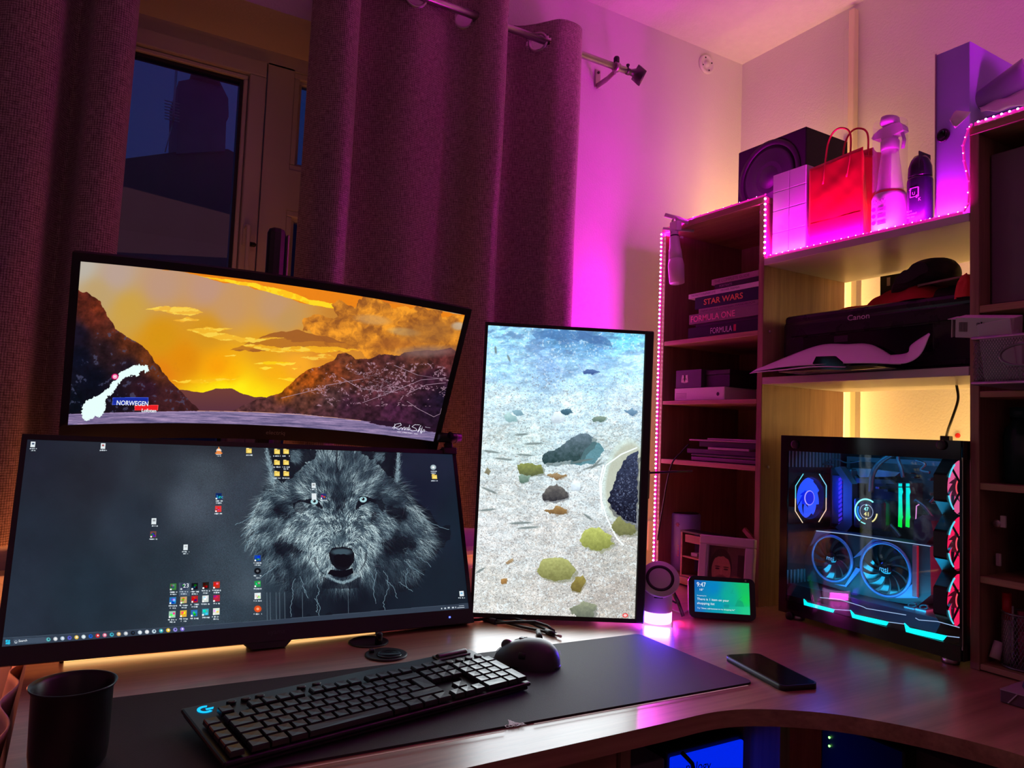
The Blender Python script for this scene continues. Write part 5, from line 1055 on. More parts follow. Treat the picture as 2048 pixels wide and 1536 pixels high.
# charging stand with light ring
ch = thing('charging_stand', 'white round charging stand with a glowing ring and tilted disc', 'charger', (1.062, 1.172, D))
cc = (1.062, 1.172)
m_chw = mat('charger_white', (.62, .60, .62), .45)
MB().lathe([(.0300, .0235), (.0305, .025), (.0300, .078), (.026, .083), (.001, .083)], (*cc, D), 'Z', 40).build('body', m_chw, ch)
MB().lathe([(.0285, 0), (.0300, .002), (.0305, .004), (.0305, .022), (.0290, .0235)], (*cc, D), 'Z', 40).build('light_ring', emis('ring_light', (1.0, .42, 1.0), 2.2), ch, label='glowing pink ring')
dn = Vector((-.50, -.62, .60)).normalized(); dxv = Vector((0, 0, 1)).cross(dn).normalized(); dyv = dn.cross(dxv)
dc = Vector(at(1320, 1157, Z=D+.096)); MD_ = frame_m(dc, dxv, dyv, dn)
MB().lathe([(.030, -.009), (.0385, -.006), (.0395, -.001), (.038, .0015), (.001, .0015)], (0, 0, 0), 'Z', 40).build('charging_disc', m_chw, ch, m=MD_)
MB().lathe([(.0285, .0013), (.0285, .0021), (.0225, .0021), (.0225, .0013)], (0, 0, 0), 'Z', 40, caps=False).build('grip_ring', m_blackm, ch, m=MD_)
b = MB(); b.tube([(cc[0]-.012, cc[1]+.004, D+.078), (dc-dn*.012)[:]], .012, 12); b.build('neck', m_chw, ch)
q = at(1325, 1197, X=cc[0]-.021); MB().box(-.009, .009, -.0305, -.0285, .054, .0565, .0006).build('slot', m_black, ch, m=Matrix.Translation((*cc, D)) @ Matrix.Rotation(math.radians(-38), 4, 'Z'))
al = area('ring_glow', (cc[0]-.026, cc[1]-.03, D+.012), (-.6, -.6, -.45), (0, 0, 1), .05, .018, .55, (.10, .03, 1.0))
area('ring_glow_side', (cc[0]+.026, cc[1]-.026, D+.012), (.6, -.6, -.3), (0, 0, 1), .04, .018, .06, (1, .03, .7))
st = thing('phone_stand', 'dark folded plastic phone stand leaning behind the white charging stand', 'phone stand', tuple(at(1360, 1235, Z=D)))
p1, p2, p3 = [Vector(at(*q)) if 0 else Vector(at(q[0], q[1], X=1.13)) for q in ((1345, 1182), (1357, 1206), (1366, 1236))]
b = MB(); b.tube([p1, p2], .006, 6, flat=.35); b.tube([p2, p3+Vector((0, 0, .004))], .0055, 6, flat=.35); b.build('arm', m_blackm, st); MB().tube([Vector(at(1342, 1200, X=1.13)), Vector(at(1352, 1206, X=1.13))], .0022, 6).build('pin', m_blackm, st)
wcable = MB().tube([tuple(at(x, y, Z=D+.003)) for x, y in ((1338, 1216), (1350, 1222), (1365, 1226), (1378, 1220), (1383, 1200))], .0016, 6).build('white_cable', m_white, origin=tuple(at(1350, 1222, Z=D))); tag(wcable, 'thin white cable on the desk behind the charging stand', 'cable')
# picture frame
MF = pose((1.318, 1.222, D+.0775), -75, 9, 2.2)
pf = thing('photo_frame', 'white framed photo of a bearded man holding a baby', 'photo frame', MF)
fw, fh = .138, .158; b = MB()
for x0, x1, z0, z1 in ((-fw/2, fw/2, fh/2-.021, fh/2), (-fw/2, fw/2, -fh/2, -fh/2+.021), (-fw/2, -fw/2+.021, -fh/2+.021, fh/2-.021), (fw/2-.021, fw/2, -fh/2+.021, fh/2-.021)): b.box(x0, x1, -.012, .004, z0, z1, .003)
ring(b, -fw/2+.017, fw/2-.017, -fh/2+.017, fh/2-.017, .006, -.0085, .003, .001)
b.build('frame', mat('frame_white', (.66, .62, .64), .4, var=.05), pf, local=True)
b = MB(); iw, ih = fw/2-.021, fh/2-.021; b.quad((-iw, -.002, -ih), (iw, -.002, -ih), (iw, -.002, ih), (-iw, -.002, ih)); b.build('photo', picture_mat('family_print', IMG['family_picture'], 0, .35), pf, local=True, uvfn=lambda i, v: ((0, 0), (1, 0), (1, 1), (0, 1))[i])
MB().box(-iw-.002, iw+.002, -.001, .003, -ih-.002, ih+.002).build('backing', m_dark_in, pf, local=True); MB().box(-.012, .012, .004, .045, -fh/2, fh/2-.05, .001).build('easel', m_dark_in, pf, local=True)
# ================================================================ NARROW BOOKCASE CONTENTS
def book(label, py0, py1, xl, xr, col, txt=None, tcol=(.7, .7, .7), xt=None, wt=None, xs=0.0, ztop=None, th=None, z0=None, depth=.2, X=1.39, hh=.6, extra=None, bold=0):
    yl, yr = at(xl, py0, X=X)[1], at(xr, py0, X=X)[1]; yl = min(yl, 1.517); yr = max(yr, 1.196)
    t = thing('book', label, 'book', (X, (yl+yr)/2, z0), 'books stacked on the top shelf of the narrow bookcase')
    cm = mat('cover_%s' % label[:18], col, .65, var=.08, spec=.25)
    b = MB().box(X, X+depth, yr, yl, z0, z0+.0018, .0005).box(X, X+depth, yr, yl, z0+th-.0018, z0+th, .0005); b.build('cover', cm, t)
    MB().box(X-.0008, X+.003, yr, yl, z0+.0002, z0+th-.0002, .0006).build('spine', cm, t)
    MB().box(X+.004, X+depth-.004, yr+.003, yl-.003, z0+.0018, z0+th-.0018).build('pages', m_paper, t)
    if txt:
        ya_, yb_ = at(xt, py0, X=X)[1], at(wt, py0, X=X)[1]; xt, wt = min(ya_, yl-.004), min(ya_, yl-.004)-yb_
        text(txt, mat('ink_%s' % label[:18], tcol, .5), t, (X-.0011, xt, z0+th*(1-hh)/2), (0, -1, 0), (0, 0, 1), w=wt, h=th*hh, name='title', bold=bold)
    if extra:
        for e in extra:
            ya_, yb_ = at(e[1], py0, X=X)[1], at(e[2], py0, X=X)[1]; e = (e[0], ya_, ya_-yb_)+tuple(e[3:])
            text(e[0], mat('ink2_'+e[0][:8], e[4] if len(e) > 4 else tcol, .5), t, (X-.0011, e[1], z0+th*e[3][0]), (0, -1, 0), (0, 0, 1), w=e[2], h=th*e[3][1], name='title')
    return t
z = 1.3765
book('black book with silver slanted lettering at the bottom of the stack', 645, 670, 1377, 1519, (.02, .02, .03), 'FORMULA', (.75, .70, .72), 1422, 1465, z0=z, th=.030, hh=.5, extra=[('1', 1468, 1473, (.25, .55), (.6, .05, .05))]); z += .030
book('thin dark violet book second from the bottom of the stack', 640, 645, 1392, 1519, (.05, .02, .06), z0=z, th=.008); z += .0085
book('thick pinkish grey book with large bright pink spine lettering', 615, 640, 1379, 1518, (.24, .17, .19), 'FORMULA ONE', (1, .30, .50), 1383, 1471, z0=z, th=.026, hh=.62, X=1.386, bold=.01); z += .0262
book('pale book just below the dark book with orange lettering', 603, 615, 1398, 1518, (.34, .22, .26), 'digital camera techniques HANDBOOK', (.10, .03, .06), 1402, 1512, z0=z, th=.013, hh=.5); z += .0133
book('dark blue book with orange capital letters in the stack', 573, 603, 1391, 1518, (.02, .03, .05), 'STAR WARS', (.80, .30, .08), 1409, 1487, z0=z, th=.031, hh=.5, bold=.02); z += .0313
book("thin white book with small dark spine lettering in the stack", 560, 575, 1378, 1518, (.78, .70, .74), "THE PHOTOGRAPHER'S EYE", (.12, .05, .12), 1384, 1432, z0=z, th=.0125, hh=.5, extra=[('MICHAEL FREEMAN', 1443, 1480, (.3, .45), (.12, .05, .12))]); z += .0127
book('black book on top of the thin white book', 548, 560, 1430, 1518, (.03, .02, .03), 'PORTRAITS', (.30, .22, .25), 1440, 1465, z0=z, th=.012, hh=.5); z += .0122
book('pinkish book at the very top of the stack', 535, 548, 1424, 1518, (.42, .26, .30), 'THE COMPLETE GUIDE', (.12, .04, .06), 1430, 1500, z0=z, th=.015, hh=.5)
def carton(name, label, cat, x0, x1, y0, y1, z0, z1, mtl, m=None, lid=True, group=None):
    t = thing(name, label, cat, ((x0+x1)/2, (y0+y1)/2, z0), group)
    MB().box(x0, x1, y0, y1, z0, z1-(.012 if lid else 0), .001).build('body', mtl, t, m=m)
    if lid: MB().box(x0-.0008, x1+.0008, y0-.0008, y1+.0008, z1-.0118, z1, .001).build('lid', mtl, t, m=m)
    return t
z = 1.2125
ya, yb = at(1349, 790, X=1.385)[1], at(1449, 790, X=1.385)[1]
wb = carton('phone_box', 'flat white carton with a small fruit emblem on the second shelf', 'box', 1.385, 1.50, yb, ya, z, z+.033, m_white, lid=False)
MB().lathe([(.0045, 0), (.0045, -.0004)], (1.3848, yb+.022, z+.015), 'X', 14, sy=1.1).build('emblem', m_black, wb); b = MB()
for k in range(4): b.box(1.3844, 1.3849, ya-.045, ya-.006, z+.006+.004*k, z+.0075+.004*k)
b.build('print_lines', mat('print_grey', (.35, .32, .33), .6), wb)
ya, yb = at(1352, 740, X=1.388)[1], at(1403, 740, X=1.388)[1]
cdb = carton('card_box', 'dark box printed with two playing cards on top of the white carton', 'box', 1.388, 1.47, yb, ya, z+.0335, z+.082, mat('box_plum', (.06, .04, .07), .5), lid=False)
for dy, rz in ((0, .15), (-.010, -.1)):
    MB().box(0, .0006, -.007, .007, -.010, .010, .0002).build('printed_card', m_paper, cdb, m=Matrix.Translation((1.3872, ya-.030+dy, z+.058)) @ Matrix.Rotation(rz, 4, 'X'))
    text('A', m_black, cdb, (1.3868, ya-.027+dy, z+.054), (0, -1, 0), (0, 0, 1), h=.007, name='print')
ya, yb = at(1404, 740, X=1.40)[1], at(1460, 740, X=1.40)[1]
bx = carton('gadget_box', 'matt black box with faint writing beside the playing card box', 'box', 1.40, 1.50, yb, ya, z+.0335, z+.078, m_blackm); text('Spare components', m_wordd, bx, (1.3985, ya-.006, z+.066), (0, -1, 0), (0, 0, 1), w=.045, name='print')
z = 1.0545
sp = thing('folded_laptop', 'dark flat laptop lying on the third shelf', 'laptop', (1.45, 1.33, z)); MB().box(1.39, 1.60, 1.20, 1.42, z, z+.012, .003).build('base', m_darkm, sp); MB().box(1.39, 1.60, 1.20, 1.42, z+.0125, z+.019, .003).build('lid', m_black, sp)
for k, (lab, y0_, y1_, th_, dx, mt_) in enumerate((('lower black folder on the laptop on the third shelf', 1.21, 1.44, .012, .0, m_black), ('grey envelope lying between the black folders', 1.225, 1.36, .006, -.006, mat('envelope_grey', (.35, .28, .30), .7)), ('upper black folder under the magazines', 1.205, 1.40, .014, .004, m_blackm), ('lower magazine on the third shelf pile', 1.205, 1.43, .004, -.003, mat('mag_a', (.30, .22, .24), .4)), ('top magazine on the third shelf pile', 1.20, 1.37, .004, .002, mat('mag_b', (.45, .33, .36), .4)))):
    zz = z+.0195+sum((.012, .006, .014, .004, .004)[:k])+.0003*k
    tag(MB().box(1.395+dx, 1.59+dx, y0_, y1_, zz, zz+th_, .0008).build(('folder', 'envelope', 'folder', 'magazine', 'magazine')[k], mt_, origin=(1.49, (y0_+y1_)/2, zz)), lab, ('folder', 'envelope', 'folder', 'magazine', 'magazine')[k])
cc_ = tag(MB().tube([(p.x, p.y, p.z) for p in spline_v([Vector(at(x, y, X=X)) for x, y, X in ((1378, 888, 1.41), (1362, 905, 1.395), (1345, 925, 1.362), (1335, 960, 1.360), (1328, 1000, 1.362), (1321, 1040, 1.366), (1315, 1080, 1.368))], 6)], .0022, 7).build('power_cable', m_black, origin=tuple(at(1345, 925, X=1.36))), 'thin black cable hanging from the third shelf beside the light tape', 'cable') if 'spline_v' in globals() else None
wp = thing('wall_socket', 'white plug socket on the back wall beside the bookcase foot', 'socket', (1.36, YW, .95)); q = at(1306, 1070, Y=YW); MB().box(q[0]-.03, q[0]+.03, YW-.012, YW, q[2]-.045, q[2]+.045, .004).build('plate', m_white, wp)
MB().box(q[0]-.015, q[0]+.015, YW-.014, YW-.011, q[2]+.01, q[2]+.03, .001).build('switch', m_trim, wp)
# bottom compartment
q = at(1375, 1100, X=1.47); pcn = thing('speaker_can', 'tall violet cylindrical speaker at the bottom of the narrow bookcase', 'speaker', (1.46, q[1], .752))
m_vio = mat('violet_shell', (.34, .36, .95), .35, var=.05)
MB().lathe([(.038, 0), (.041, .003), (.041, .150), (.038, .154), (.001, .154)], (1.46, q[1], .752), 'Z', 44).build('shell', m_vio, pcn)
MB().lathe([(.036, .1535), (.036, .1555), (.001, .1555)], (1.46, q[1], .752), 'Z', 40).build('top_grille', m_black, pcn)
dv = Vector((-.96, -.28, 0)).normalized(); pk = mat('pink_print', (.75, .30, .50), .5); tv = Vector((.28, -.96, 0))
b = MB(); c_ = Vector((1.46, q[1], .752+.125))+dv*.0413
for a in (0, pi/3, 2*pi/3): b.tube([c_+tv*(.006*math.cos(a))+Vector((0, 0, .006*math.sin(a))), c_-tv*(.006*math.cos(a))-Vector((0, 0, .006*math.sin(a)))], .0011, 5)
b.build('emblem', pk, pcn); text('feel', pk, pcn, c_+Vector((0, 0, -.085))+tv*.006, (0, 0, 1), -tv, h=.006, w=.030, name='lettering')
rk = thing('mini_shelf', 'small wooden two-tier rack behind the photo frame', 'rack', (1.40, 1.40, .752)); ya, yb = at(1361, 1100, X=1.385)[1], 1.30
m_rack = wood('rack_wood', (.22, .10, .06), (.42, .22, .13), 'Y', .5)
b = MB(); b.box(1.385, 1.43, ya-.006, ya, .753, .866); b.build('side_panel', m_rack, rk); MB().box(1.385, 1.43, yb, yb+.006, .753, .866).build('side_panel', m_rack, rk)
for zz in (.753, .802): MB().box(1.386, 1.43, yb+.006, ya-.006, zz, zz+.004).build('shelf', m_rack, rk)
MB().box(1.385, 1.432, yb-.002, ya+.002, .866, .871).build('top', m_black, rk); MB().box(1.387, 1.392, yb+.006, ya-.014, .842, .862).build('drawer', m_rack, rk)
tag(MB().box(1.40, 1.42, ya-.045, ya-.022, .8062, .815, .001).build('note_block', m_paper, origin=(1.41, ya-.03, .806)), 'small white block on the middle tier of the little rack', 'note block')
b = MB().box(-.004, .004, -.05, .05, -.006, .006, .001); tag(b.build('wooden_stick', m_rack, m=Matrix.Translation((1.45, 1.25, .862)) @ Matrix.Rotation(.62, 4, 'X'), origin=(1.45, 1.25, .80)), 'short wooden stick leaning behind the photo frame', 'stick')
b = MB(); b.grid(lambda u_, v: (1.52+.03*math.sin(7*u_+3*v), 1.20+.15*u_, .753+.13*math.sin(pi*min(1, u_*.9+.1))*(1-.5*v)+.012*math.sin(13*u_+9*v)*(1-v) if v > 0 else .753+.10*math.sin(pi*min(1, u_*.9+.1))), 18, 8)
tag(b.build('plastic_bag', mat('bag_dull', (.22, .12, .14), .35, bump=.5, bs=30), solid=.001, origin=(1.52, 1.27, .753)), 'crumpled dark plastic bag at the back of the bottom compartment', 'bag')
# clip lamp on the bookcase corner
cl = thing('clip_lamp', 'white clip-on spot lamp hanging from the bookcase corner', 'lamp', tuple(at(1350, 470, X=1.35)))
m_lw = mat('lamp_white', (.66, .60, .64), .4, var=.03)
ax0, ax1 = Vector(at(1348, 460, X=1.352)), Vector(at(1354, 566, X=1.352)); az = (ax0-ax1).normalized(); ay = Vector((0, 1, 0)); ax = ay.cross(az).normalized(); ay = az.cross(ax); MLp = frame_m(ax0, ax, ay, az); L = (ax1-ax0).length
MB().lathe([(.001, 0), (.0115, 0), (.0115, -.016)], (0, 0, 0), 'Z', 28, caps=False).build('cap', m_lw, cl, m=MLp); MB().lathe([(.012, -.016), (.012, -.020)], (0, 0, 0), 'Z', 28).build('band', m_black, cl, m=MLp)
MB().lathe([(.0125, -.020), (.0155, -.055), (.0165, -.056), (.0185, -.083)], (0, 0, 0), 'Z', 32).build('shade', m_lw, cl, m=MLp); MB().lathe([(.0185, -.083), (.0215, -.100), (.020, -L), (.001, -L-.001)], (0, 0, 0), 'Z', 32).build('diffuser', mat('lamp_opal', (.75, .55, .72), .35), cl, m=MLp)
text('CE', m_blackm, cl, MLp @ Vector((-.0122, .004, -.011)), (0, -1, 0), (0, 0, 1), h=.005, name='mark')
j0 = Vector(at(1330, 430, X=1.345)); j1 = Vector(at(1383, 448, X=1.38)); b = MB(); b.tube([j0, j0.lerp(j1, .5)+Vector((0, 0, .003)), j1], .006, 8, flat=.5); b.build('clamp_jaw', m_lw, cl)
b = MB(); j0 = Vector(at(1326, 457, X=1.345)); j1 = Vector(at(1388, 462, X=1.40)); b.tube([j0, j0.lerp(j1, .45), j1], .004, 8, flat=.6); b.build('clamp_jaw', m_lw, cl)
b = MB(); c_ = Vector(at(1348, 442, X=1.352)); 
for k in range(3): b.tube([c_+Vector((0, .008*math.cos(a)-.003*k, .008*math.sin(a))) for a in [2*pi*i/14 for i in range(14)]], .0016, 6, closed=True)
b.build('spring', m_metal, cl); MB().box(ax0.x-.008, ax0.x+.012, ax0.y-.018, ax0.y+.010, ax0.z-.004, ax0.z+.022, .003).build('hinge_block', m_lw, cl)
MB().lathe([(.003, 0), (.003, .008), (.001, .009)], tuple(Vector(at(1361, 474, X=1.35))), 'X', 10).build('pivot', m_lw, cl)
# ================================================================ ON TOP OF THE BOOKCASE AND THE UPPER SHELF
Z1 = 1.545
sx0, sy1, sy0 = 1.51, 1.388, 1.170
sub = thing('subwoofer', 'black cube-shaped subwoofer on top of the narrow bookcase', 'speaker', (sx0+.1, (sy0+sy1)/2, 1.697))
m_sub = mat('subwoofer_black', (.009, .008, .009), .6, var=.15, bump=.2, bs=300, spec=.2)
zt_ = at(1613, 252, X=sx0)[2]
MB().box(sx0, sx0+.165, sy0, sy1, 1.6985, zt_, .002).build('cabinet', m_sub, sub)
c_ = (sx0, (sy0+sy1)/2+.004, (1.6985+zt_)/2+.002)
MB().lathe([(.098, 0), (.098, -.003), (.088, -.005), (.084, -.001)], c_, 'X', 48, caps=False).build('surround', mat('surround_black', (.012, .010, .012), .45, spec=.3), sub); MB().lathe([(.084, -.0012), (.070, -.004), (.030, .0), (.028, -.004), (.001, -.006)], c_, 'X', 48).build('cone', mat('cone_black', (.006, .006, .008), .5), sub)
wy0, wy1, wx, wz = 1.074, 1.167, 1.388, at(1543, 352, X=1.388)[2]
wb = thing('white_box', 'tall white box with a grid of pale lines between the tape and the red bag', 'box', (1.41, 1.12, Z1)); m_wb = mat('white_card', (.80, .78, .80), .45)
MB().box(wx+.0015, wx+.11, wy0, wy1, Z1+.0045, wz, .001).build('core', mat('joint_grey', (.45, .42, .45), .6), wb)
H_ = wz-Z1-.005; ys_ = [wy0, wy0+.046, wy1]; zs_ = [Z1+.0045, Z1+.0045+H_*.28, Z1+.0045+H_*.55, Z1+.0045+H_*.78, wz]
for i in range(2):
    for j in range(4): MB().box(wx, wx+.0025, ys_[i]+.0006, ys_[i+1]-.0006, zs_[j]+.0006, zs_[j+1]-.0006, .0008).build('panel', m_wb, wb)
def bag(name, label, x0, x1, y0, y1, z0, z1, mtl, hand, seed, tilt=0.0):
    t = thing(name, label, 'bag', ((x0+x1)/2, (y0+y1)/2, z0)); rng = random.Random(seed)
    b = MB(); ph = [rng.uniform(0, 6) for _ in range(4)]
    def cr_(u_, v, k): return (.0005*math.sin(9*u_+5*v+ph[0])+.0004*math.sin(21*v-7*u_+ph[1])+.0005*abs(math.sin(13*u_+17*v+ph[2])))*k
    def side(fixed, a0, a1, ax, sgn):
        def fn(u_, v):
            a = a0+(a1-a0)*u_; z = z0+(z1-z0)*v+(.010*u_ if ax == 'X' else 0)*v*(1 if hand else 0); k = min(1, 4*min(u_, 1-u_)+.2)
            p = fixed+sgn*cr_(u_, v, k)
            if ax == 'Y': p -= sgn*.35*abs(u_-.5)*-0; p += (.012*(1-abs(2*u_-1)))*v*(-sgn)
            return (p, a, z) if ax == 'X' else (a, p, z)
        b.grid(fn, 22, 26)
    side(x0, y1, y0, 'X', -1); side(x1, y0, y1, 'X', 1); side(y0, x0, x1, 'Y', -1); side(y1, x1, x0, 'Y', 1)
    b.add([(x0, y0, z0), (x1, y0, z0), (x1, y1, z0), (x0, y1, z0)], [(0, 1, 2, 3)]); b.build('paper', mtl, t, solid=.0006)
    MB().box(x0-.0012, x0-.0004, y0+.004, y1-.004, z0+.001, z0+(z1-z0)*.30).build('base_fold', mtl, t)
    if hand:
        for k, x in enumerate((x0+.004, x1-.006)):
            yc = (y0+y1)/2-.004-.02*k; P = [(x-.005, yc+.034, z1-.045), (x-.003, yc+.030, z1+.002), (x, yc+.026, z1+.045), (x, yc+.012, z1+.068), (x, yc-.008, z1+.070), (x, yc-.028, z1+.052), (x-.003, yc-.031, z1+.002), (x-.005, yc-.024, z1-.045)]
            MB().tube(spline_v([Vector(p) for p in P], 6), .0021, 7).build('handle', mat('red_cord', (.70, .02, .05), .6), t)
    return t
m_red = mat('red_paper', (.78, .015, .03), .42, var=.1, vs=12)
bag('gift_bag', 'red paper gift bag with two twisted handles on the upper shelf', 1.389, 1.430, .934, 1.066, Z1+.0045, at(1614, 340, X=1.389)[2], m_red, True, 3)
bag('gift_bag', 'plain red paper bag standing just behind the bag with handles', 1.44, 1.50, .945, 1.005, Z1+.001, 1.757, m_red, False, 5)
# spray bottle
q = at(1779, 460, X=1.415); sy = q[1]; sb = thing('spray_bottle', 'translucent trigger spray bottle with a printed label and red collar', 'bottle', (1.415, sy, Z1))
m_clear = mat('clear_plastic', (.80, .70, .78), .25, alpha=.38); m_label = mat('label_pink', (.80, .74, .78), .4)
zz = Z1+.0045
MB().lathe([(.030, 0), (.034, .003), (.034, .073), (.031, .082), (.026, .086)], (1.415, sy, zz), 'Z', 40).build('body', m_label, sb, label='white printed lower body')
MB().lathe([(.0305, .0825), (.028, .087), (.024, .090), (.0235, .087)], (1.415, sy, zz), 'Z', 40, caps=False).build('red_band', mat('band_red', (.75, .02, .06), .4), sb)
MB().lathe([(.027, .087), (.0235, .110), (.0225, .125), (.0185, .160), (.016, .180)], (1.415, sy, zz), 'Z', 40, caps=False).build('shoulder', m_clear, sb)
MB().lathe([(.033, .088), (.033, .20), (.0325, .235)], (1.415, sy, zz), 'Z', 40, caps=False).build('outer_cup', mat('clear_wrap', (.80, .72, .78), .3, alpha=.15), sb)
MB().lathe([(.017, .176), (.018, .180), (.018, .196), (.014, .200)], (1.415, sy, zz), 'Z', 28).build('screw_cap', m_chw, sb)
b = MB(); 
b.prism([(-.036, .212), (-.030, .219), (-.018, .226), (.010, .229), (.026, .226), (.032, .219), (.034, .208), (.012, .204), (.010, .196), (-.012, .196), (-.014, .206), (-.030, .207)], 'Y', -.010, .010); b.v = [(1.415-yy*1.0, sy-xx, z_+zz) for xx, yy, z_ in b.v]; b.build('trigger_head', mat('head_clear', (.78, .66, .76), .25, alpha=.85), sb)
b = MB(); b.tube([(1.415, sy-.026, zz+.208), (1.413, sy-.032, zz+.190), (1.411, sy-.030, zz+.172)], .0035, 8); b.build('trigger', m_chw, sb); MB().lathe([(.0215, .231), (.0245, .234), (.022, .246), (.010, .250), (.001, .250)], (1.415, sy, zz), 'Z', 28, sy=.7).build('head_cap', m_chw, sb)
MB().tube([(1.415, sy, zz+.09), (1.416, sy, zz+.19)], .002, 6).build('dip_tube', m_white, sb)
mp_ = mat('label_ink', (.28, .03, .28), .5); mr_ = mat('label_red', (.75, .05, .15), .5)
for s, dz, w in (('IS IT', .075, .026), ('A TO Z', .069, .028)): text(s, mp_, sb, (1.415-.0345, sy+.014, zz+dz-.012), (0, -1, 0), (0, 0, 1), w=w, h=.0045, name='lettering')
for k in range(3):
    MB().lathe([(.0045, 0), (.0045, -.0006)], (1.415-.0342, sy+.013, zz+.048-.014*k), 'X', 14).build('round_symbol', mr_ if k else mp_, sb)
    b = MB()
    for j in range(3): b.box(1.415-.0350, 1.415-.0335, sy-.013, sy+.005, zz+.049-.014*k-.003*j, zz+.0502-.014*k-.003*j)
    b.build('print_lines', mp_, sb)
# deodorant can
q = at(1840, 448, X=1.415); cy = q[1]; dc_ = thing('deodorant_can', 'dark purple aerosol can with a white square mark beside the spray bottle', 'can', (1.415, cy, Z1)); m_can = mat('can_dark', (.035, .02, .06), .22, .5)
MB().lathe([(.0215, 0), (.0235, .002), (.0235, .094), (.0215, .101)], (1.415, cy, zz), 'Z', 40).build('body', m_can, dc_)
MB().lathe([(.0218, .101), (.0222, .104), (.0215, .122), (.017, .136), (.012, .144), (.001, .146)], (1.415, cy, zz), 'Z', 32).build('cap', m_gloss, dc_); MB().box(1.415-.020, 1.415+.02, cy-.010, cy-.0075, zz+.10, zz+.150, .004).build('cap_tab', m_gloss, dc_)
m_ps = mat('can_print', (.80, .70, .85), .4)
b = MB(); x_ = 1.415-.0243
for a_ in ((.006, .0068, .058, .076), (-.010, -.0092, .058, .076)): b.box(x_, x_+.003, cy+a_[0], cy+a_[1], zz+a_[2], zz+a_[3])
b.box(x_, x_+.003, cy-.010, cy+.0068, zz+.0754, zz+.0762).box(x_, x_+.003, cy-.010, cy+.0068, zz+.0574, zz+.0582); b.build('printed_frame', m_ps, dc_)
for s, dy, dz in (('T', .008, .067), ('U', .001, .061), ('S', -.006, .054), ('K', -.011, .047)): text(s, m_ps, dc_, (x_-.0003, cy+dy, zz+dz), (0, -1, 0), (0, 0, 1), h=.006, name='lettering')
for s, dz, w in (('BLUE', .028, .010), ('DEODORANT', .022, .020), ('BODY SPRAY', .016, .016)): text(s, m_ps, dc_, (x_-.0003, cy+.012, zz+dz), (0, -1, 0), (0, 0, 1), w=w, h=.003, name='lettering')
# lever arch file
fy0, fy1, fx = .718, .781, 1.388; ft = at(1947, 79, X=fx)[2]
fl = thing('box_file', 'tall pale lever arch file with a black finger hole on the upper shelf', 'file', (1.5, .75, Z1)); m_file = mat('file_board', (.36, .38, .66), .5, var=.04)
MB().box(fx, fx+.003, fy0, fy1, Z1+.0045, ft, .001).build('spine', m_file, fl); MB().box(fx+.002, fx+.275, fy1-.003, fy1, Z1+.0045, ft, .001).build('cover', m_file, fl)
b = MB(); b.prism([(fx+.002, Z1+.0045), (fx+.275, Z1+.0045), (fx+.275, ft), (fx+.002, ft)], 'Y', fy0, fy0+.003); b.build('cover', m_file, fl); MB().box(fx+.012, fx+.265, fy0+.006, fy1-.006, Z1+.006, ft-.012).build('pages', m_paper, fl)
q = at(1887, 271, X=fx); MB().lathe([(.0125, -.0002), (.0125, -.003), (.009, -.0035), (.008, -.0008), (.001, -.0006)], (fx, q[1], q[2]), 'X', 32).build('finger_ring', m_gloss, fl)
MB().box(fx-.0012, fx, fy1-.0015, fy1+.0012, Z1+.0045, ft+.002).build('edge_strip', m_metal, fl)
# plastic sleeve and papers on top of the right bookcase
zt2 = 1.7045
def sheet(name, label, cat, edges, mtl, nu=24, nv=6, wob=.003, solid=.0008, grp=None):
    A_, B_ = [spline_v([Vector(at(p[0], p[1], X=p[2])) for p in e], 6) for e in edges]
    def smp(P, u_): k = u_*(len(P)-1); i = min(int(k), len(P)-2); return P[i].lerp(P[i+1], k-i)
    b = MB(); b.grid(lambda u_, v: tuple(smp(A_, u_).lerp(smp(B_, u_), v)+Vector((0, 0, wob*math.sin(11*u_+4*v)))), nu, nv)
    o = b.build(name, mtl, solid=solid, origin=tuple(smp(A_, .5))); tag(o, label, cat, grp); return o
rl = thing('plastic_roll', 'rolled translucent plastic sleeve lying on top of the right bookcase', 'roll', (1.5, .6, zt2))
r0, r1 = Vector(at(1940, 212, X=1.42)), Vector(at(2060, 150, X=1.44)); r1.z = max(r1.z, r0.z)
def rolltube(r0, r1, ra, rb): return MB().tube([r0.lerp(r1, k/8) for k in range(9)], [ra+(rb-ra)*k/8 for k in range(9)], 20)
rolltube(r0, r1, .014, .034).build('sleeve', mat('sleeve_film', (.20, .19, .28), .3, alpha=.75, bump=.5, bs=20), rl)
MB().tube([r0+Vector((0, 0, 0)), r0.lerp(r1, .2)], [.0155, .017], 20).build('end_lip', mat('sleeve_lip', (.50, .46, .58), .3), rl)
b = MB().box(1.40, 1.58, .46, .698, zt2+.0005, zt2+.022, .003); ppk = tag(b.build('paper_packet', mat('packet_blue', (.10, .10, .34), .45), origin=(1.49, .58, zt2)), 'dark blue packet under the plastic roll on the right bookcase', 'packet')
sheet('crumpled_paper', 'pale crumpled paper between the blue packet and the plastic roll', 'paper', ([(1962, 224, 1.395), (1990, 222, 1.39), (2020, 216, 1.39), (2055, 208, 1.39)], [(1957, 213, 1.42), (1985, 202, 1.42), (2015, 192, 1.42), (2055, 178, 1.42)]), m_paper, wob=.002)
sheet('paper_flap', 'stiff pale paper flap poking out left of the blue packet', 'paper', ([(1899, 240, 1.365), (1908, 225, 1.37), (1913, 221, 1.375)], [(1910, 257, 1.365), (1930, 238, 1.37), (1942, 224, 1.38)]), m_paper, 10, 4, .0)
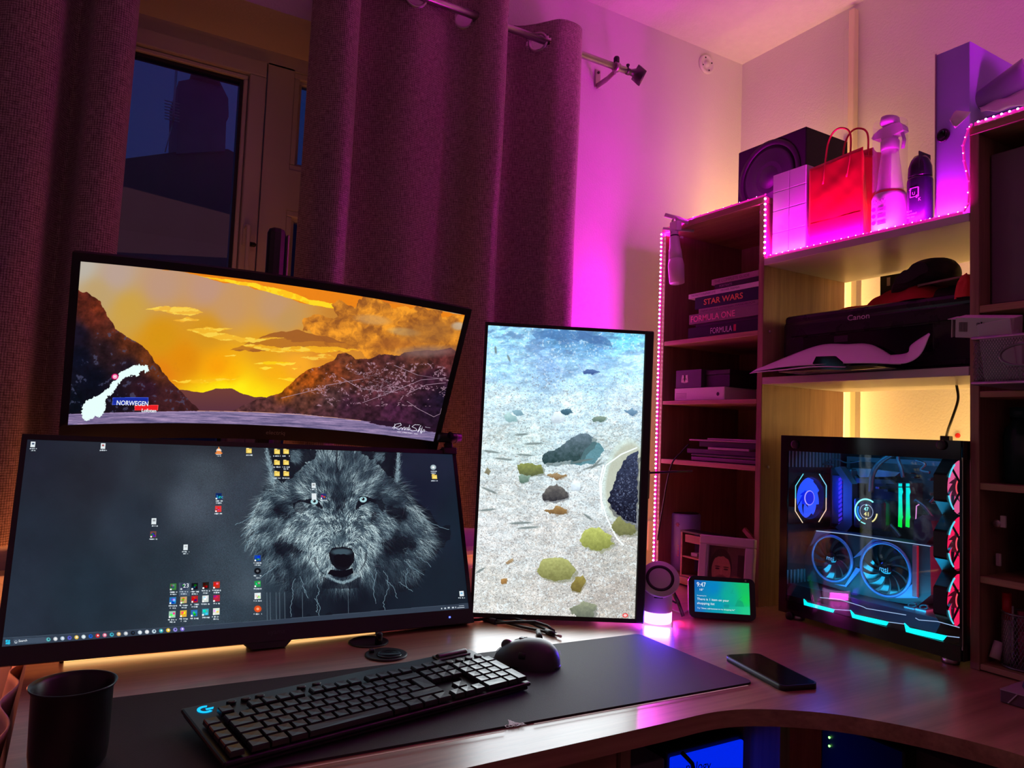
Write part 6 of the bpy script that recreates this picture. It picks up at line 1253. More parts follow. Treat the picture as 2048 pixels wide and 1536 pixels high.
# ================================================================ PRINTER AND WHAT LIES ON IT
PZ = 1.263; px0 = 1.418
pr_ = thing('printer', 'wide black inkjet printer on the lower pale shelf', 'printer', (1.53, .93, PZ))
zp_ = at(1600, 629, X=px0)[2]; m_prn = mat('printer_black', (.020, .018, .024), .28, var=.15)
MB().box(px0, 1.668, .722, 1.158, PZ+.006, zp_-.012, .012).build('body', m_prn, pr_); MB().box(px0-.001, 1.668, .722, 1.152, zp_-.026, zp_, .009).build('scanner_lid', m_prn, pr_)
MB().box(px0+.004, 1.66, .73, 1.15, PZ+.0003, PZ+.008, .001).build('foot', m_black, pr_)
MB().box(px0-.0015, px0+.004, .800, 1.100, PZ+.035, PZ+.092, .002).build('output_recess', m_gloss, pr_)
MB().box(px0-.003, px0+.002, .74, 1.13, PZ+.094, PZ+.0955, .0005).build('seam', m_gloss, pr_); MB().box(px0-.0022, px0, .985, 1.018, PZ+.072, PZ+.086, .0004).build('small_window', mat('window_plum', (.08, .05, .07), .2), pr_)
q0, q1 = at(1696, 641, X=px0), at(1740, 635, X=px0); text('Canon', mat('logo_silver', (.75, .70, .72), .35), pr_, (px0-.0016, q0[1], q0[2]-.001), (0, -1, 0), (0, 0, 1), w=q0[1]-q1[1], h=.012, name='logo', bold=.01)
b = MB(); b.box(1.30, px0, .84, 1.07, PZ+.0005, PZ+.006, .001).box(1.40, px0, .88, 1.04, PZ+.0055, PZ+.030, .001); b.build('output_tray', m_prn, pr_)
b = MB(); tq = [at(*p, X=1.285) for p in ((1625, 727), (1632, 713), (1668, 712), (1690, 731), (1770, 735), (1700, 740), (1640, 738))]
b.prism([(p[1], p[2]) for p in tq], 'X', 1.285, 1.292); b.build('tray_stop', m_gloss, pr_)
sheet('printed_sheet', 'upper white printed sheet arched over the printer tray', 'paper', ([(1504, 744, 1.28), (1580, 733, 1.28), (1650, 728, 1.285), (1740, 727, 1.29), (1802, 728, 1.30)], [(1520, 735, 1.40), (1590, 707, 1.40), (1645, 690, 1.40), (1692, 688, 1.40), (1744, 690, 1.40), (1802, 724, 1.40)]), m_paper, 40, 8, .0006, grp=None)
sheet('printed_sheet', 'white sheet with its right corner curling up in front of the printer', 'paper', ([(1775, 727, 1.30), (1812, 726, 1.30), (1842, 708, 1.31), (1860, 668, 1.32)], [(1782, 710, 1.39), (1815, 706, 1.39), (1822, 690, 1.39), (1858, 666, 1.39)]), mat('paper_pink', (.78, .70, .74), .7), 24, 6, .0003)
sheet('printed_sheet', 'lower white sheet jutting out to the left under the upper sheet', 'paper', ([(1499, 747, 1.255), (1560, 741, 1.26), (1620, 735, 1.27), (1690, 734, 1.28)], [(1520, 738, 1.39), (1590, 728, 1.39), (1650, 720, 1.39), (1720, 718, 1.39)]), m_paper, 24, 6, .0004)
rng = random.Random(4)
def heap(name, label, cat, mtl, cx, cy_, z0, rx, ry, h, seed, sx=1.0, pts=None, fold=.25, nu=44, nv=16, m=None):
    r_ = random.Random(seed); P = [(r_.uniform(2, 7), r_.uniform(0, 6), r_.uniform(1, 4)) for _ in range(5)]
    def fn(u_, v):
        a = 2*pi*u_; rr = (1-v)**.55; k = 1+.10*math.sin(3*a+P[0][1])+.07*math.sin(5*a+P[1][1])+.05*math.sin(8*a+P[2][1]); x = cx+rx*rr*math.cos(a)*k; y = cy_+ry*rr*math.sin(a)*k
        f = sum(math.sin(p[0]*4*(x-cx)/rx+p[1])*math.cos(p[2]*3*(y-cy_)/ry+p[1]) for p in P)/5
        z = z0+h*(1-(1-v)**2.2)*(1+fold*f) if v > 0 else z0
        return (x, y, max(z0, z))
    b = MB(); b.grid(fn, nu, nv)
    return tag(b.build(name, mtl, origin=(cx, cy_, z0), m=m), label, cat)
m_redc = mat('red_cloth', (.55, .02, .02), .85, var=.2, bump=.5, bs=120); m_orc = mat('coral_cloth', (.85, .07, .04), .8, var=.15, bump=.5, bs=120)
pzt = zp_
heap('red_jumper', 'crumpled dark red knitted garment on top of the printer', 'clothing', m_redc, 1.50, .875, pzt, .075, .105, .040, 3)
heap('red_jumper', 'flat red sleeve spread on the printer left of the garment heap', 'clothing', m_redc, 1.50, 1.00, pzt, .05, .07, .014, 8)
cap_ = thing('black_cap', 'black cap lying on the red clothes on the printer', 'cap', (1.48, .80, pzt+.03)); m_capb = mat('cap_cloth', (.022, .020, .022), .9, var=.2, bump=.3, bs=200)
q = [at(*p, X=1.47) for p in ((1788, 590), (1800, 566), (1822, 545), (1838, 540), (1858, 520), (1890, 515), (1908, 524), (1912, 547), (1885, 560), (1850, 580), (1820, 590))]
cxm = sum(p[1] for p in q)/len(q); czm = sum(p[2] for p in q)/len(q); b = MB(); K = 7; ring0 = len(q)
QQ = spline_v([Vector(p) for p in q+[q[0]]], 4)[:-1]; nQ = len(QQ)
for j in range(K+1):
    t = j/K; s_k = math.sin(pi*(.12+.76*t))**.6; b.v += [(1.42+.11*t, cxm+(p.y-cxm)*s_k, czm+(p.z-czm)*s_k) for p in QQ]
for j in range(K):
    for i in range(nQ): b.f.append((j*nQ+i, j*nQ+(i+1) % nQ, (j+1)*nQ+(i+1) % nQ, (j+1)*nQ+i)); b.sm.append(True)
b.f += [tuple(range(nQ)), tuple(K*nQ+i for i in range(nQ))[::-1]]; b.sm += [False, False]; b.build('crown', m_capb, cap_)
bq = [Vector(at(*p, X=1.43)) for p in ((1835, 572), (1860, 566), (1900, 558), (1938, 550))]; bq2 = [Vector(at(*p, X=1.50)) for p in ((1835, 578), (1860, 584), (1900, 582), (1938, 580))]
b = MB(); A_, B_ = spline_v(bq, 5), spline_v(bq2, 5); b.grid(lambda u_, v: tuple(A_[int(round(u_*(len(A_)-1)))].lerp(B_[int(round(u_*(len(A_)-1)))], v)+Vector((0, 0, .006*math.sin(pi*v)))), len(A_)-1, 6); b.build('peak', mat('peak_tan', (.30, .20, .14), .7), cap_, solid=.004)
heap('coral_scarf', 'bright coral red cloth hanging over the right front edge of the printer', 'clothing', m_orc, 1.425, .742, pzt-.012, .022, .022, .042, 12, fold=.35)
heap('dark_garment', 'dark cloth under the cap on the right of the printer', 'clothing', mat('dark_cloth', (.05, .03, .035), .9, var=.2), 1.52, .80, pzt, .08, .09, .030, 21)
pc_q = at(1770, 560, X=1.64); wc_ = thing('dark_card', 'small dark card with white print standing behind the red clothes', 'card', (1.655, pc_q[1], pzt)); MB().box(1.655, 1.658, pc_q[1]-.029, pc_q[1]+.022, pzt+.0002, pc_q[2]+.014, .0005).build('card', m_black, wc_)
b = MB(); b.box(1.6535, 1.6548, pc_q[1]-.004, pc_q[1]+.004, pc_q[2]-.012, pc_q[2]+.008); b.build('white_mark', m_white, wc_, m=None)
wst = thing('power_lead', 'cable dropping from the lower pale shelf to the computer', 'cable', tuple(at(1912, 755, X=1.60)))
MB().tube(spline_v([Vector(at(x, y, X=X)) for x, y, X in ((1909, 752, 1.56), (1914, 775, 1.58), (1916, 800, 1.585), (1905, 835, 1.57), (1896, 860, 1.54), (1892, 877, 1.50))], 6), .0028, 8).build('cord', m_black, wst)
q = at(1893, 874, X=1.50); MB().box(1.49, 1.505, q[1]-.010, q[1]+.008, 1.1285, 1.138, .001).build('plug', m_black, wst)
tag(MB().lathe([(.006, 0), (.006, -.003), (.004, -.0045), (.001, -.005)], tuple(Vector(at(1916, 871, X=XW))), 'X', 18).build('red_pin', mat('pin_red', (.75, .02, .03), .4), origin=tuple(at(1916, 871, X=XW))), 'small round red pin in the wall above the computer', 'pin')
# ================================================================ COMPUTER
CX, CXB, CY0, CY1, CZ0, CZ1 = 1.354, 1.60, .7145, 1.104, .742, 1.128
pc = thing('computer', 'black desktop computer with glass sides and glowing coloured fans', 'computer', (1.47, .91, D))
m_case = mat('case_black', (.014, .013, .016), .35, .3); m_in = mat('case_inside', (.10, .13, .16), .5, .3, var=.2); m_board = mat('circuit_board', (.012, .014, .020), .5, var=.5, vs=60); m_part = mat('dark_part', (.05, .055, .065), .4, .5, var=.3, vs=40); m_lightp = mat('grey_part', (.30, .32, .36), .35, .8, var=.2)
MB().box(CX+.003, CXB, CY0, CY1, CZ1-.012, CZ1, .003).build('top_panel', m_case, pc); MB().box(CX+.003, CXB, CY0, CY1, CZ0, CZ0+.012, .002).build('bottom_panel', m_case, pc)
MB().box(CXB-.010, CXB, CY0, CY1, CZ0+.01, CZ1-.01).build('far_panel', m_case, pc)
b = MB(); b.box(CX+.004, 1.375, CY1-.006, CY1, CZ0+.01, CZ1-.01).box(1.495, CXB-.01, CY1-.006, CY1, CZ0+.01, CZ1-.01).box(1.375, 1.495, CY1-.006, CY1, CZ0+.01, .93).box(1.375, 1.495, CY1-.006, CY1, 1.05, CZ1-.01); b.build('rear_panel', m_case, pc)
b = MB(); T_ = .0035; gx = CX
b.box(gx, gx+T_, CY0+.002, CY1, CZ1-.034, CZ1).box(gx, gx+T_, CY0+.002, CY1, CZ0, CZ0+.026).box(gx, gx+T_, CY1-.019, CY1, CZ0+.026, CZ1-.034).box(gx, gx+T_, CY0, CY0+.004, CZ0+.026, CZ1-.034); b.build('glass_border', m_gloss, pc)
MB().box(gx+.0004, gx+.0030, CY0+.004, CY1-.019, CZ0+.026, CZ1-.034).build('side_glass', glass('case_glass', (.92, .94, .96), ior=1.38), pc)
b = MB(); b.box(gx+.004, CXB-.01, CY0-.001, CY0+.002, CZ1-.034, CZ1).build('front_border', m_gloss, pc); MB().box(gx+.004, CXB-.01, CY0-.001, CY0+.002, CZ0, CZ0+.026).build('front_border', m_gloss, pc); MB().box(gx+.004, CXB-.012, CY0-.0005, CY0+.0015, CZ0+.026, CZ1-.034).build('front_glass', MATS['case_glass'], pc)
MB().box(gx+.0005, gx+.003, CY0-.001, CY0+.0005, CZ0+.02, CZ1-.03).build('corner_trim', m_metal, pc)
for px, py in ((1884, 890), (1591, 889), (1580, 1232)):
    q = at(px, py, X=gx); MB().lathe([(.009, 0), (.009, -.004), (.007, -.005), (.001, -.0045)], (gx, q[1], q[2]), 'X', 24).build('thumb_screw', m_black, pc)
for y in (CY0+.03, CY1-.035):
    for x in (gx+.02, CXB-.03): MB().lathe([(.014, 0), (.015, .004), (.015, .012)], (x, y, D), 'Z', 20).build('foot', m_metal, pc)
MB().box(1.560, 1.566, CY0+.06, CY1-.02, .84, 1.085).build('board_tray', m_in, pc); MB().box(1.552, 1.559, .80, 1.07, .85, 1.075).build('motherboard', m_board, pc)
def fan(label, cen, axis, sgn, R, mblade, mframe, mhub, mglow, arms=True):
    # axis Y: the fan turns about Y; built with a frame, blades, hub and light strips
    cx_, cy_, cz_ = cen; f = MB()
    def P(a, r, d): 
        u_, v = r*math.cos(a), r*math.sin(a); return (cx_+u_, cy_+d*sgn, cz_+v) if axis == 'Y' else (cx_+d*sgn, cy_+u_, cz_+v)
    n = 32; Ro = R*1.035; oc = [pi/8+k*pi/4 for k in range(8)]
    def octr(a): k = (a-pi/8) % (pi/4)-pi/8; return Ro/math.cos(pi/8)*math.cos(pi/8)/math.cos(k)
    for j in range(n):
        a0, a1 = 2*pi*j/n, 2*pi*(j+1)/n; k = len(f.v)
        f.v += [P(a0, R, 0), P(a1, R, 0), P(a1, octr(a1), 0), P(a0, octr(a0), 0), P(a0, R, .024), P(a1, R, .024), P(a1, octr(a1), .024), P(a0, octr(a0), .024)]
        f.f += [(k, k+1, k+2, k+3), (k+4, k+7, k+6, k+5), (k, k+4, k+5, k+1), (k+3, k+2, k+6, k+7)]; f.sm += [False]*4
    fr = f.build('fan_frame', mframe, pc, label=label)
    for j in range(9):
        b = MB(); a0 = 2*pi*j/9; m_ = 5; vs = []
        for i in range(m_+1):
            for s in range(5):
                r = R*(.34+.63*i/m_); a = a0+.35*i/m_+.26*s; vs.append(P(a, r, .010+.0025*s))
        b.add(vs, [(5*i+s, 5*i+s+1, 5*i+s+6, 5*i+s+5) for i in range(m_) for s in range(4)], True); b.build('blade', mblade, fr)
    prof = [(R*.36, .004), (R*.36, .02)]; b = MB()
    ringp = [P(2*pi*k/24, R*.33, .003) for k in range(24)]; b.tube(ringp, .0012, 6, closed=True); b.build('hub_ring', mglow[0], fr)
    b = MB(); vs = [P(2*pi*k/24, R*.32, .002) for k in range(24)]+[P(2*pi*k/24, R*.34, .022) for k in range(24)]; b.add(vs, [(k, (k+1) % 24, 24+(k+1) % 24, 24+k) for k in range(24)], True); b.add([P(2*pi*k/24, R*.32, .002) for k in range(24)], [tuple(range(24))]); b.build('hub', mhub, fr)
    if arms:
        for k in range(4): a = pi/4+k*pi/2; MB().tube([P(a, R*.32, .001), P(a, R*1.08, .001)], .0030, 6, flat=.5).build('arm', mframe, fr)
    return fr, P, octr
m_bl = emis('blade_red', (1.0, .012, .10), 1.1); m_bl2 = emis('blade_rose', (.95, .12, .32), .95); m_blu = emis('blade_blue', (.015, .07, 1.0), 1.5); g_red = emis('ring_red', (1, .08, .12), 1.2); g_cy = emis('line_cyan', (.12, .75, .95), 1.1)
for i, (pyc, mb_) in enumerate(((975, m_bl2), (1088, m_bl), (1200, m_bl))):
    q = at(1926, pyc, Y=.740); R = .0515
    fr, P, octr = fan('front fan with red blades', (q[0], .740, q[2]), 'Y', 1, R, mb_, m_case, m_part, (g_red,))
    for a0 in (math.radians(196), math.radians(126)):
        pts = [P(a0+k*.115, R*1.0, -.0015) for k in range(6)]; MB().tube(pts, .0013, 6).build('light_line', g_cy, fr)
q = at(1621, 996, Y=1.085); rc = (q[0], 1.085, q[2]); R = .047
fr, P, octr = fan('rear fan with blue blades', rc, 'Y', 1, R, m_blu, m_case, mat('hub_blue', (.01, .03, .5), .4, emit=(.0, .02, .8), es=.6), (emis('ring_violet', (.5, .4, 1), 1.1),), arms=False)
MB().box(1.372, 1.498, 1.1045, 1.1065, .925, 1.055).build('rear_filter', m_black, pc)
for sg, top, botm in ((1, (.25, .8, 1), (1, .75, .5)), (-1, (.15, .75, .9), (1, .8, .55))):
    gl_ = emis('strip_t%d' % sg, top, 1.1); gb_ = emis('strip_b%d' % sg, botm, 1.1)
    a = [pi/2-sg*.50, pi/2-sg*(pi/8+.80)]; e = R*1.13
    MB().tube([(rc[0]+sg*e*.52, 1.0835, rc[2]+e*1.02), (rc[0]+sg*e, 1.0835, rc[2]+e*.52), (rc[0]+sg*e, 1.0835, rc[2])], .0010, 6).build('light_line', gl_, fr)
    MB().tube([(rc[0]+sg*e, 1.0835, rc[2]), (rc[0]+sg*e, 1.0835, rc[2]-e*.52), (rc[0]+sg*e*.52, 1.0835, rc[2]-e*1.02)], .0010, 6).build('light_line', gb_, fr)
def pbox(name, mtl, x0, y0, x1, y1, Xa, Xb, r=.001, parent=pc, label=None):
    a, c = at(x0, y0, X=Xa), at(x1, y1, X=Xa); return MB().box(Xa, Xb, c[1], a[1], c[2], a[2], r).build(name, mtl, parent, label=label)
def ppoly(name, mtl, pts, Xa, Xb, parent=pc, label=None):
    return MB().prism([(at(x, y, X=Xa)[1], at(x, y, X=Xa)[2]) for x, y in pts], 'X', Xa, Xb).build(name, mtl, parent, label=label)
m_shroud = mat('shroud', (.05, .055, .07), .3, .6, var=.1)
pbox('rear_cover', m_part, 1660, 935, 1702, 1060, 1.50, 1.55, .004); hs_ = pbox('heatsink', mat('heatsink_violet', (.10, .08, .30), .35, .6), 1664, 950, 1684, 1050, 1.495, 1.50)
for k in range(11): y = 955+k*9; ppoly('vent_slot', mat('slot_glow', (.03, .02, .2), .4, emit=(.10, .04, 1), es=.5), [(1677, y+2), (1683, y-2), (1683, y+3), (1677, y+7)], 1.492, 1.495)
ppoly('board_shield', m_part, [(1668, 935), (1680, 933), (1704, 968), (1704, 1050), (1690, 1068), (1670, 1055), (1686, 1040), (1686, 962)], 1.47, 1.49)
ppoly('heatsink', m_lightp, [(1704, 936), (1745, 938), (1800, 945), (1790, 953), (1720, 955)], 1.52, 1.545); ppoly('heatsink', m_part, [(1700, 942), (1712, 956), (1780, 960), (1790, 968), (1705, 966)], 1.51, 1.52)
# pump head with its round display
pp = pbox('pump_head', mat('pump_black', (.012, .014, .02), .25), 1706, 995, 1768, 1064, 1.465, 1.52, .006, label='square pump head with a round display'); q = at(1733, 1023, X=1.464); g_w = emis('dial_cyan', (.30, .95, .95), 1.2); g_b = emis('dial_blue', (.02, .25, .9), 1.1); g_y = emis('dial_yellow', (.95, .85, .35), 1.1)
def arc(r, a0, a1, w, mt_, nm='dial_arc'):
    n = 20; b = MB(); b.tube([(1.4635, q[1]+r*math.cos(math.radians(a0+(a1-a0)*k/n)), q[2]+r*math.sin(math.radians(a0+(a1-a0)*k/n))) for k in range(n+1)], w, 6); b.build(nm, mt_, pp)
# +Y is to the left in the photo
arc(.0265, -60, -300+0, .0018, g_w) if 0 else None
arc(.0262, 60, 235, .0016, emis('x', (0, 0, 0), 0)) if 0 else None
arc(.0262, 125-180+0, 125, .0017, g_w); arc(.0205, 25, -55, .0018, g_b); arc(.0262, -85, -62, .0012, g_w); arc(.0240, 185, 235, .0014, g_y); arc(.0150, 0, 359, .0006, emis('dial_line', (.5, .6, .9), .8))
for s, dz in (('47', .0010), ('41', -.0095)): text(s, g_w if dz > 0 else g_y, pp, (1.4633, q[1]+.0055, q[2]+dz), (0, -1, 0), (0, 0, 1), w=.011, h=.0085, name='digits', bold=.02)
for dz, sg in ((.012, 1), (-.0135, -1)): MB().prism([(q[1]-.003, q[2]+dz), (q[1]+.003, q[2]+dz), (q[1], q[2]+dz+.004*sg)], 'X', 1.463, 1.4636).build('mark', g_w if sg > 0 else g_y, pp)
# memory sticks, glowing cyan above and green below
m_ram = bpy.data.materials.new('memory_glow'); m_ram.use_nodes = True; t_ = m_ram.node_tree; t_.nodes.clear(); o_ = t_.nodes.new('ShaderNodeOutputMaterial'); e_ = t_.nodes.new('ShaderNodeEmission'); tc_ = t_.nodes.new('ShaderNodeTexCoord'); sp_ = t_.nodes.new('ShaderNodeSeparateXYZ'); r_ = t_.nodes.new('ShaderNodeValToRGB')
t_.links.new(tc_.outputs['Generated'], sp_.inputs[0]); t_.links.new(sp_.outputs[2], r_.inputs[0]); t_.links.new(r_.outputs[0], e_.inputs[0]); t_.links.new(e_.outputs[0], o_.inputs[0]); e_.inputs[1].default_value = 1.1; r_.color_ramp.elements[0].color = (.0, .9, .06, 1); r_.color_ramp.elements[0].position = .15; r_.color_ramp.elements[1].color = (.0, .85, .80, 1); r_.color_ramp.elements[1].position = .75
for x in (1797, 1812):
    st_ = pbox('memory_stick', m_part, x-2, 965, x+6, 1058, 1.50, 1.55, .001); ppoly('light_bar', m_ram, [(x, 975), (x+5, 975), (x+7, 984), (x+5, 990), (x+6, 1030), (x+7, 1034), (x+5, 1040), (x+5, 1055), (x-1, 1053), (x, 1010)], 1.496, 1.50, st_); ppoly('light_bar', emis('cyan_cap', (0, .85, .85), 1.1), [(x, 967), (x+5, 967), (x+5, 973), (x, 973)], 1.496, 1.50, st_)
b = MB(); b.tube([tuple(at(x, y, X=1.47)) for x, y in ((1838, 1009), (1833, 1012), (1832, 1032), (1831, 1050), (1834, 1059))], .0012, 6); b.build('pink_edge', emis('pink_edge', (.95, .35, .85), .9), pc)
ppoly('cooler_block', m_board, [(1828, 1040), (1845, 1030), (1862, 1042), (1868, 1070), (1850, 1090), (1826, 1080)], 1.46, 1.52)
r9 = random.Random(9)
for k in range(60):
    x, y = r9.uniform(1742, 1868), r9.uniform(945, 1090); 
    if 1706 < x < 1790 and y > 990 or 1790 < x < 1822 and 960 < y < 1060: continue
    w, h_ = r9.uniform(2, 9), r9.uniform(1.5, 7); pbox('component', r9.choice((m_part, m_lightp, m_part, m_board)), x, y, x+w, y+h_, 1.535-r9.uniform(0, .01), 1.552, .0006)
for pts, r in (([(1790, 905), (1760, 925), (1745, 950), (1742, 985)], .006), ([(1800, 900), (1796, 918), (1802, 935), (1806, 955)], .004), ([(1890, 925), (1885, 960), (1872, 990), (1860, 1005)], .003), ([(1770, 1000), (1775, 1020), (1772, 1040), (1790, 1062), (1800, 1075)], .0055), ([(1850, 1095), (1885, 1110), (1895, 1160), (1905, 1230)], .005), ([(1855, 1105), (1880, 1150), (1910, 1200), (1935, 1245)], .006), ([(1650, 925), (1670, 918), (1690, 925), (1705, 925), (1720, 922)], .0016), ([(1628, 935), (1640, 930), (1650, 928), (1668, 930)], .0022), ([(1830, 1000), (1850, 1015), (1870, 1045), (1880, 1080)], .004), ([(1830, 920), (1850, 928), (1842, 940), (1860, 945)], .003)):
    MB().tube(spline_v([Vector(at(x, y, X=1.49)) for x, y in pts], 6), r, 8).build('cable', m_part, pc)
# graphics card
gp = ppoly('graphics_card', m_board, [(1630, 1060), (1700, 1068), (1860, 1093), (1862, 1190), (1835, 1212), (1720, 1192), (1612, 1158), (1606, 1120)], 1.432, 1.49, label='large graphics card with two black fans')
ppoly('edge_light', emis('edge_bluewhite', (.45, .65, 1), .8), [(1632, 1061), (1700, 1068), (1860, 1092), (1860, 1093.2), (1700, 1069.4), (1632, 1062.4)], 1.429, 1.432, gp)
m_silv = mat('accent_silver', (.16, .18, .40), .5, .4)
for pts in ([(1706, 1116), (1745, 1078), (1765, 1080), (1727, 1108)], [(1690, 1170), (1712, 1135), (1722, 1138), (1712, 1150), (1692, 1174), (1668, 1168)], [(1835, 1158), (1822, 1170), (1800, 1190), (1790, 1196), (1835, 1196)], [(1632, 1063), (1660, 1066), (1636, 1080), (1620, 1092)]): ppoly('accent', m_silv, pts, 1.4285, 1.432, gp)
for cx_, cy_, r in ((1664, 1117, .0455), (1771, 1139, .0500)):
    q = at(cx_, cy_, X=1.43); b = MB(); b.lathe([(r, -.001), (r*1.02, -.004), (r*1.11, -.003), (r*1.12, .001)], (1.43, q[1], q[2]), 'X', 48, caps=False); rg = b.build('fan_ring', m_silv, gp)
    MB().lathe([(r*.98, 0), (r*.98, .0008)], (1.4295, q[1], q[2]), 'X', 40).build('fan_well', m_black, gp)
    for k in range(12):
        a0 = 2*pi*k/12; vs = []
        for i in range(6):
            for s in range(2):
                rr = r*(.30+.66*i/5); a = a0+.45*i/5+(.34 if s else 0); vs.append((1.4285-.003*s, q[1]+rr*math.cos(a), q[2]+rr*math.sin(a)))
        MB().add(vs, [(2*i, 2*i+1, 2*i+3, 2*i+2) for i in range(5)], True).build('fan_blade', m_gloss, gp)
    MB().lathe([(r*.30, 0), (r*.29, -.003), (.001, -.0035)], (1.4285, q[1], q[2]), 'X', 30).build('fan_hub', m_gloss, gp)
    text('msi', mat('msi_white', (.7, .7, .75), .4), gp, (1.4245, q[1]+.009, q[2]-.003), (0, -1, -.08), (0, 0, 1), w=.018, name='logo')
pbox('card_bracket', mat('bracket_red', (.28, .03, .05), .4), 1824, 1090, 1834, 1195, 1.425, 1.432, .001, gp); pbox('card_bracket', m_part, 1846, 1088, 1850, 1190, 1.47, 1.49)
for x, y, w, h_ in ((1853, 1135, 5, 16), (1851, 1178, 8, 12), (1854, 1170, 4, 5)): pbox('connector', m_lightp, x, y, x+w, y+h_, 1.48, 1.50)
pbox('capacitor', mat('cap_red', (.8, .03, .04), .4, emit=(1, .02, .03), es=.5), 1874, 1182, 1881, 1203, 1.44, 1.45, .002)
for x, y in ((1815, 1218), (1838, 1222)): q = at(x+10, y, X=1.42); MB().box(1.41, 1.44, q[1]-.010, q[1]+.012, q[2]-.014, q[2]+.004, .001).build('drive_connector', m_lightp, pc); MB().tube([Vector(at(x+4*math.cos(k)*2+10, y-8+4*math.sin(k), X=1.42)) for k in [i*.5 for i in range(13)]], .002, 6).build('cable', m_part, pc)
for k in range(22): x = 1581+k*2.9; pbox('rear_slot', m_part, x, 1180-k*.2, x+1.2, 1196, 1.375, 1.377, 0) if k < 0 else None
b = MB()
for k in range(16): yy = CY1-.008; xx_ = 1.37+.012*k; b.box(xx_, xx_+.005, yy, yy+.003, 1.058, 1.108); b.box(xx_, xx_+.005, yy, yy+.003, .80, .83)
b.build('rear_grille', m_lightp, pc, kind='stuff')
# power supply cover with light bars
b = MB(); b.prism([(1.362, CZ0+.012), (1.362, .779), (1.385, .800), (CXB-.012, .803), (CXB-.012, CZ0+.012)], 'Y', CY0+.05, CY1-.008); b.build('supply_cover', m_shroud, pc)
g_c = emis('bar_cyan', (.0, .90, .95), 1.8)
for pts in ([(1607, 1198), (1613, 1205), (1668, 1219), (1665, 1225), (1608, 1210)], [(1700, 1220), (1708, 1229), (1776, 1244), (1772, 1251), (1705, 1237)], [(1808, 1246), (1818, 1256), (1893, 1272), (1885, 1281), (1812, 1264)]): ppoly('light_bar', g_c, pts, 1.3595, 1.362)
g_l = emis('hair_line', (.45, .65, 1.0), .8)
for pts in ([(1640, 1195), (1680, 1199), (1725, 1213), (1733, 1217), (1812, 1230)], [(1831, 1236), (1838, 1240), (1875, 1243), (1926, 1257)], [(1668, 1219), (1702, 1221)], [(1776, 1244), (1808, 1248)], [(1893, 1272), (1926, 1276)]): MB().tube([Vector(at(x, y, X=1.362)) for x, y in pts], .0008, 5).build('light_line', g_l, pc)
area('bar_light', (1.372, .91, .806), (.5, 0, .9), (0, 1, 0), .02, .30, .5, (.02, .55, 1.0)); area('fan_light', (1.45, .79, .94), (0, 1, 0), (0, 0, 1), .09, .30, .22, (1, .03, .12)); area('rear_light', (1.43, 1.06, .99), (.2, -1, .2), (0, 0, 1), .08, .08, .22, (.03, .10, 1.0)); area('top_glow', (1.42, .93, 1.10), (.6, 0, -1), (0, 1, 0), .06, .25, .35, (.03, .45, 1.0))
# ================================================================ RIGHT BOOKCASE CONTENTS
q = at(1981, 275, X=1.41); tag(MB().box(1.41, 1.64, .33, q[1], 1.376, 1.655, .003).build('storage_tub', mat('tub_grey', (.20, .15, .17), .5, var=.05), origin=(1.5, .5, 1.376)), 'large grey storage tub filling the top of the right bookcase', 'box')
bz = 1.2175; bxk, by1 = 1.245, .640; bt = at(1935, 678, X=bxk)[2]
bk = thing('mesh_basket', 'grey wire mesh basket of medicine cartons jutting from the right bookcase', 'basket', (1.4, .5, bz)); m_wire = mat('wire_grey', (.22, .19, .21), .4, .6)
b = MB(); y2 = .30; N = 46; M_ = 18
def hole(y, z): return ((y-(by1-.075))/.034)**2+((z-(bz+.045))/.017)**2 < 1
for k in range(-M_*2, N*2):
    for sgn in (1, -1):
        P_ = []
        for j in range(13):
            z = bz+.006+(bt-bz-.010)*j/12; y = by1-.004-.0042*k-sgn*(z-bz)*.62+(0 if sgn > 0 else 0)
            if y2 < y < by1-.003 and not hole(y, z): P_.append((bxk, y, z))
            elif len(P_) > 1: b.tube(P_, .00055, 3); P_ = []
            else: P_ = []
        if len(P_) > 1: b.tube(P_, .00055, 3)
for k in range(-M_*2, 60):
    for sgn in (1, -1):
        P_ = []
        for j in range(7):
            z = bz+.006+(bt-bz-.010)*j/6; x = bxk+.004+.0042*k+sgn*(z-bz)*.62
            if bxk < x < bxk+.12: P_.append((x, by1, z))
        if len(P_) > 1: b.tube(P_, .00055, 3)
b.build('wire_mesh', m_wire, bk, kind='stuff')
b = MB(); b.tube([(bxk, y2, bt), (bxk, by1, bt), (1.55, by1, bt)], .0028, 8); b.build('top_rim', m_wire, bk); b = MB(); b.tube([(bxk, y2, bz+.003), (bxk, by1, bz+.003), (1.55, by1, bz+.003)], .0028, 8); b.build('bottom_rim', m_wire, bk)
MB().box(bxk+.001, 1.60, y2, by1-.001, bz+.0005, bz+.002).build('floor', m_wire, bk); MB().tube([(bxk-.0004, by1-.075+.034*math.cos(a), bz+.045+.017*math.sin(a)) for a in [2*pi*k/30 for k in range(30)]], .0022, 6, closed=True).build('grip_ring', m_wire, bk)
m_cart = mat('carton_white', (.62, .54, .56), .55, var=.04)
c1 = thing('medicine_carton', 'open white medicine carton with a barcode poking left out of the basket', 'carton', (1.27, .64, bt))
MC = frame_m(at(1910, 675, X=1.262), Vector((.15, -.97, -.10)).normalized(), Vector((.95, .15, .22)).normalized(), Vector((-.20, -.13, .97)).normalized())
MB().box(0, .085, 0, .045, 0, .034, .0008).build('carton', m_cart, c1, m=MC); b = MB().box(-.012, .0, 0, .045, .030, .0312).box(-.006, -.005, 0, .04, 0, .03); b.build('flap', m_cart, c1, m=MC)
b = MB()
for k in range(7): b.box(.006+.0019*k, .0066+.0019*k, -.0006, .001, .010, .026)
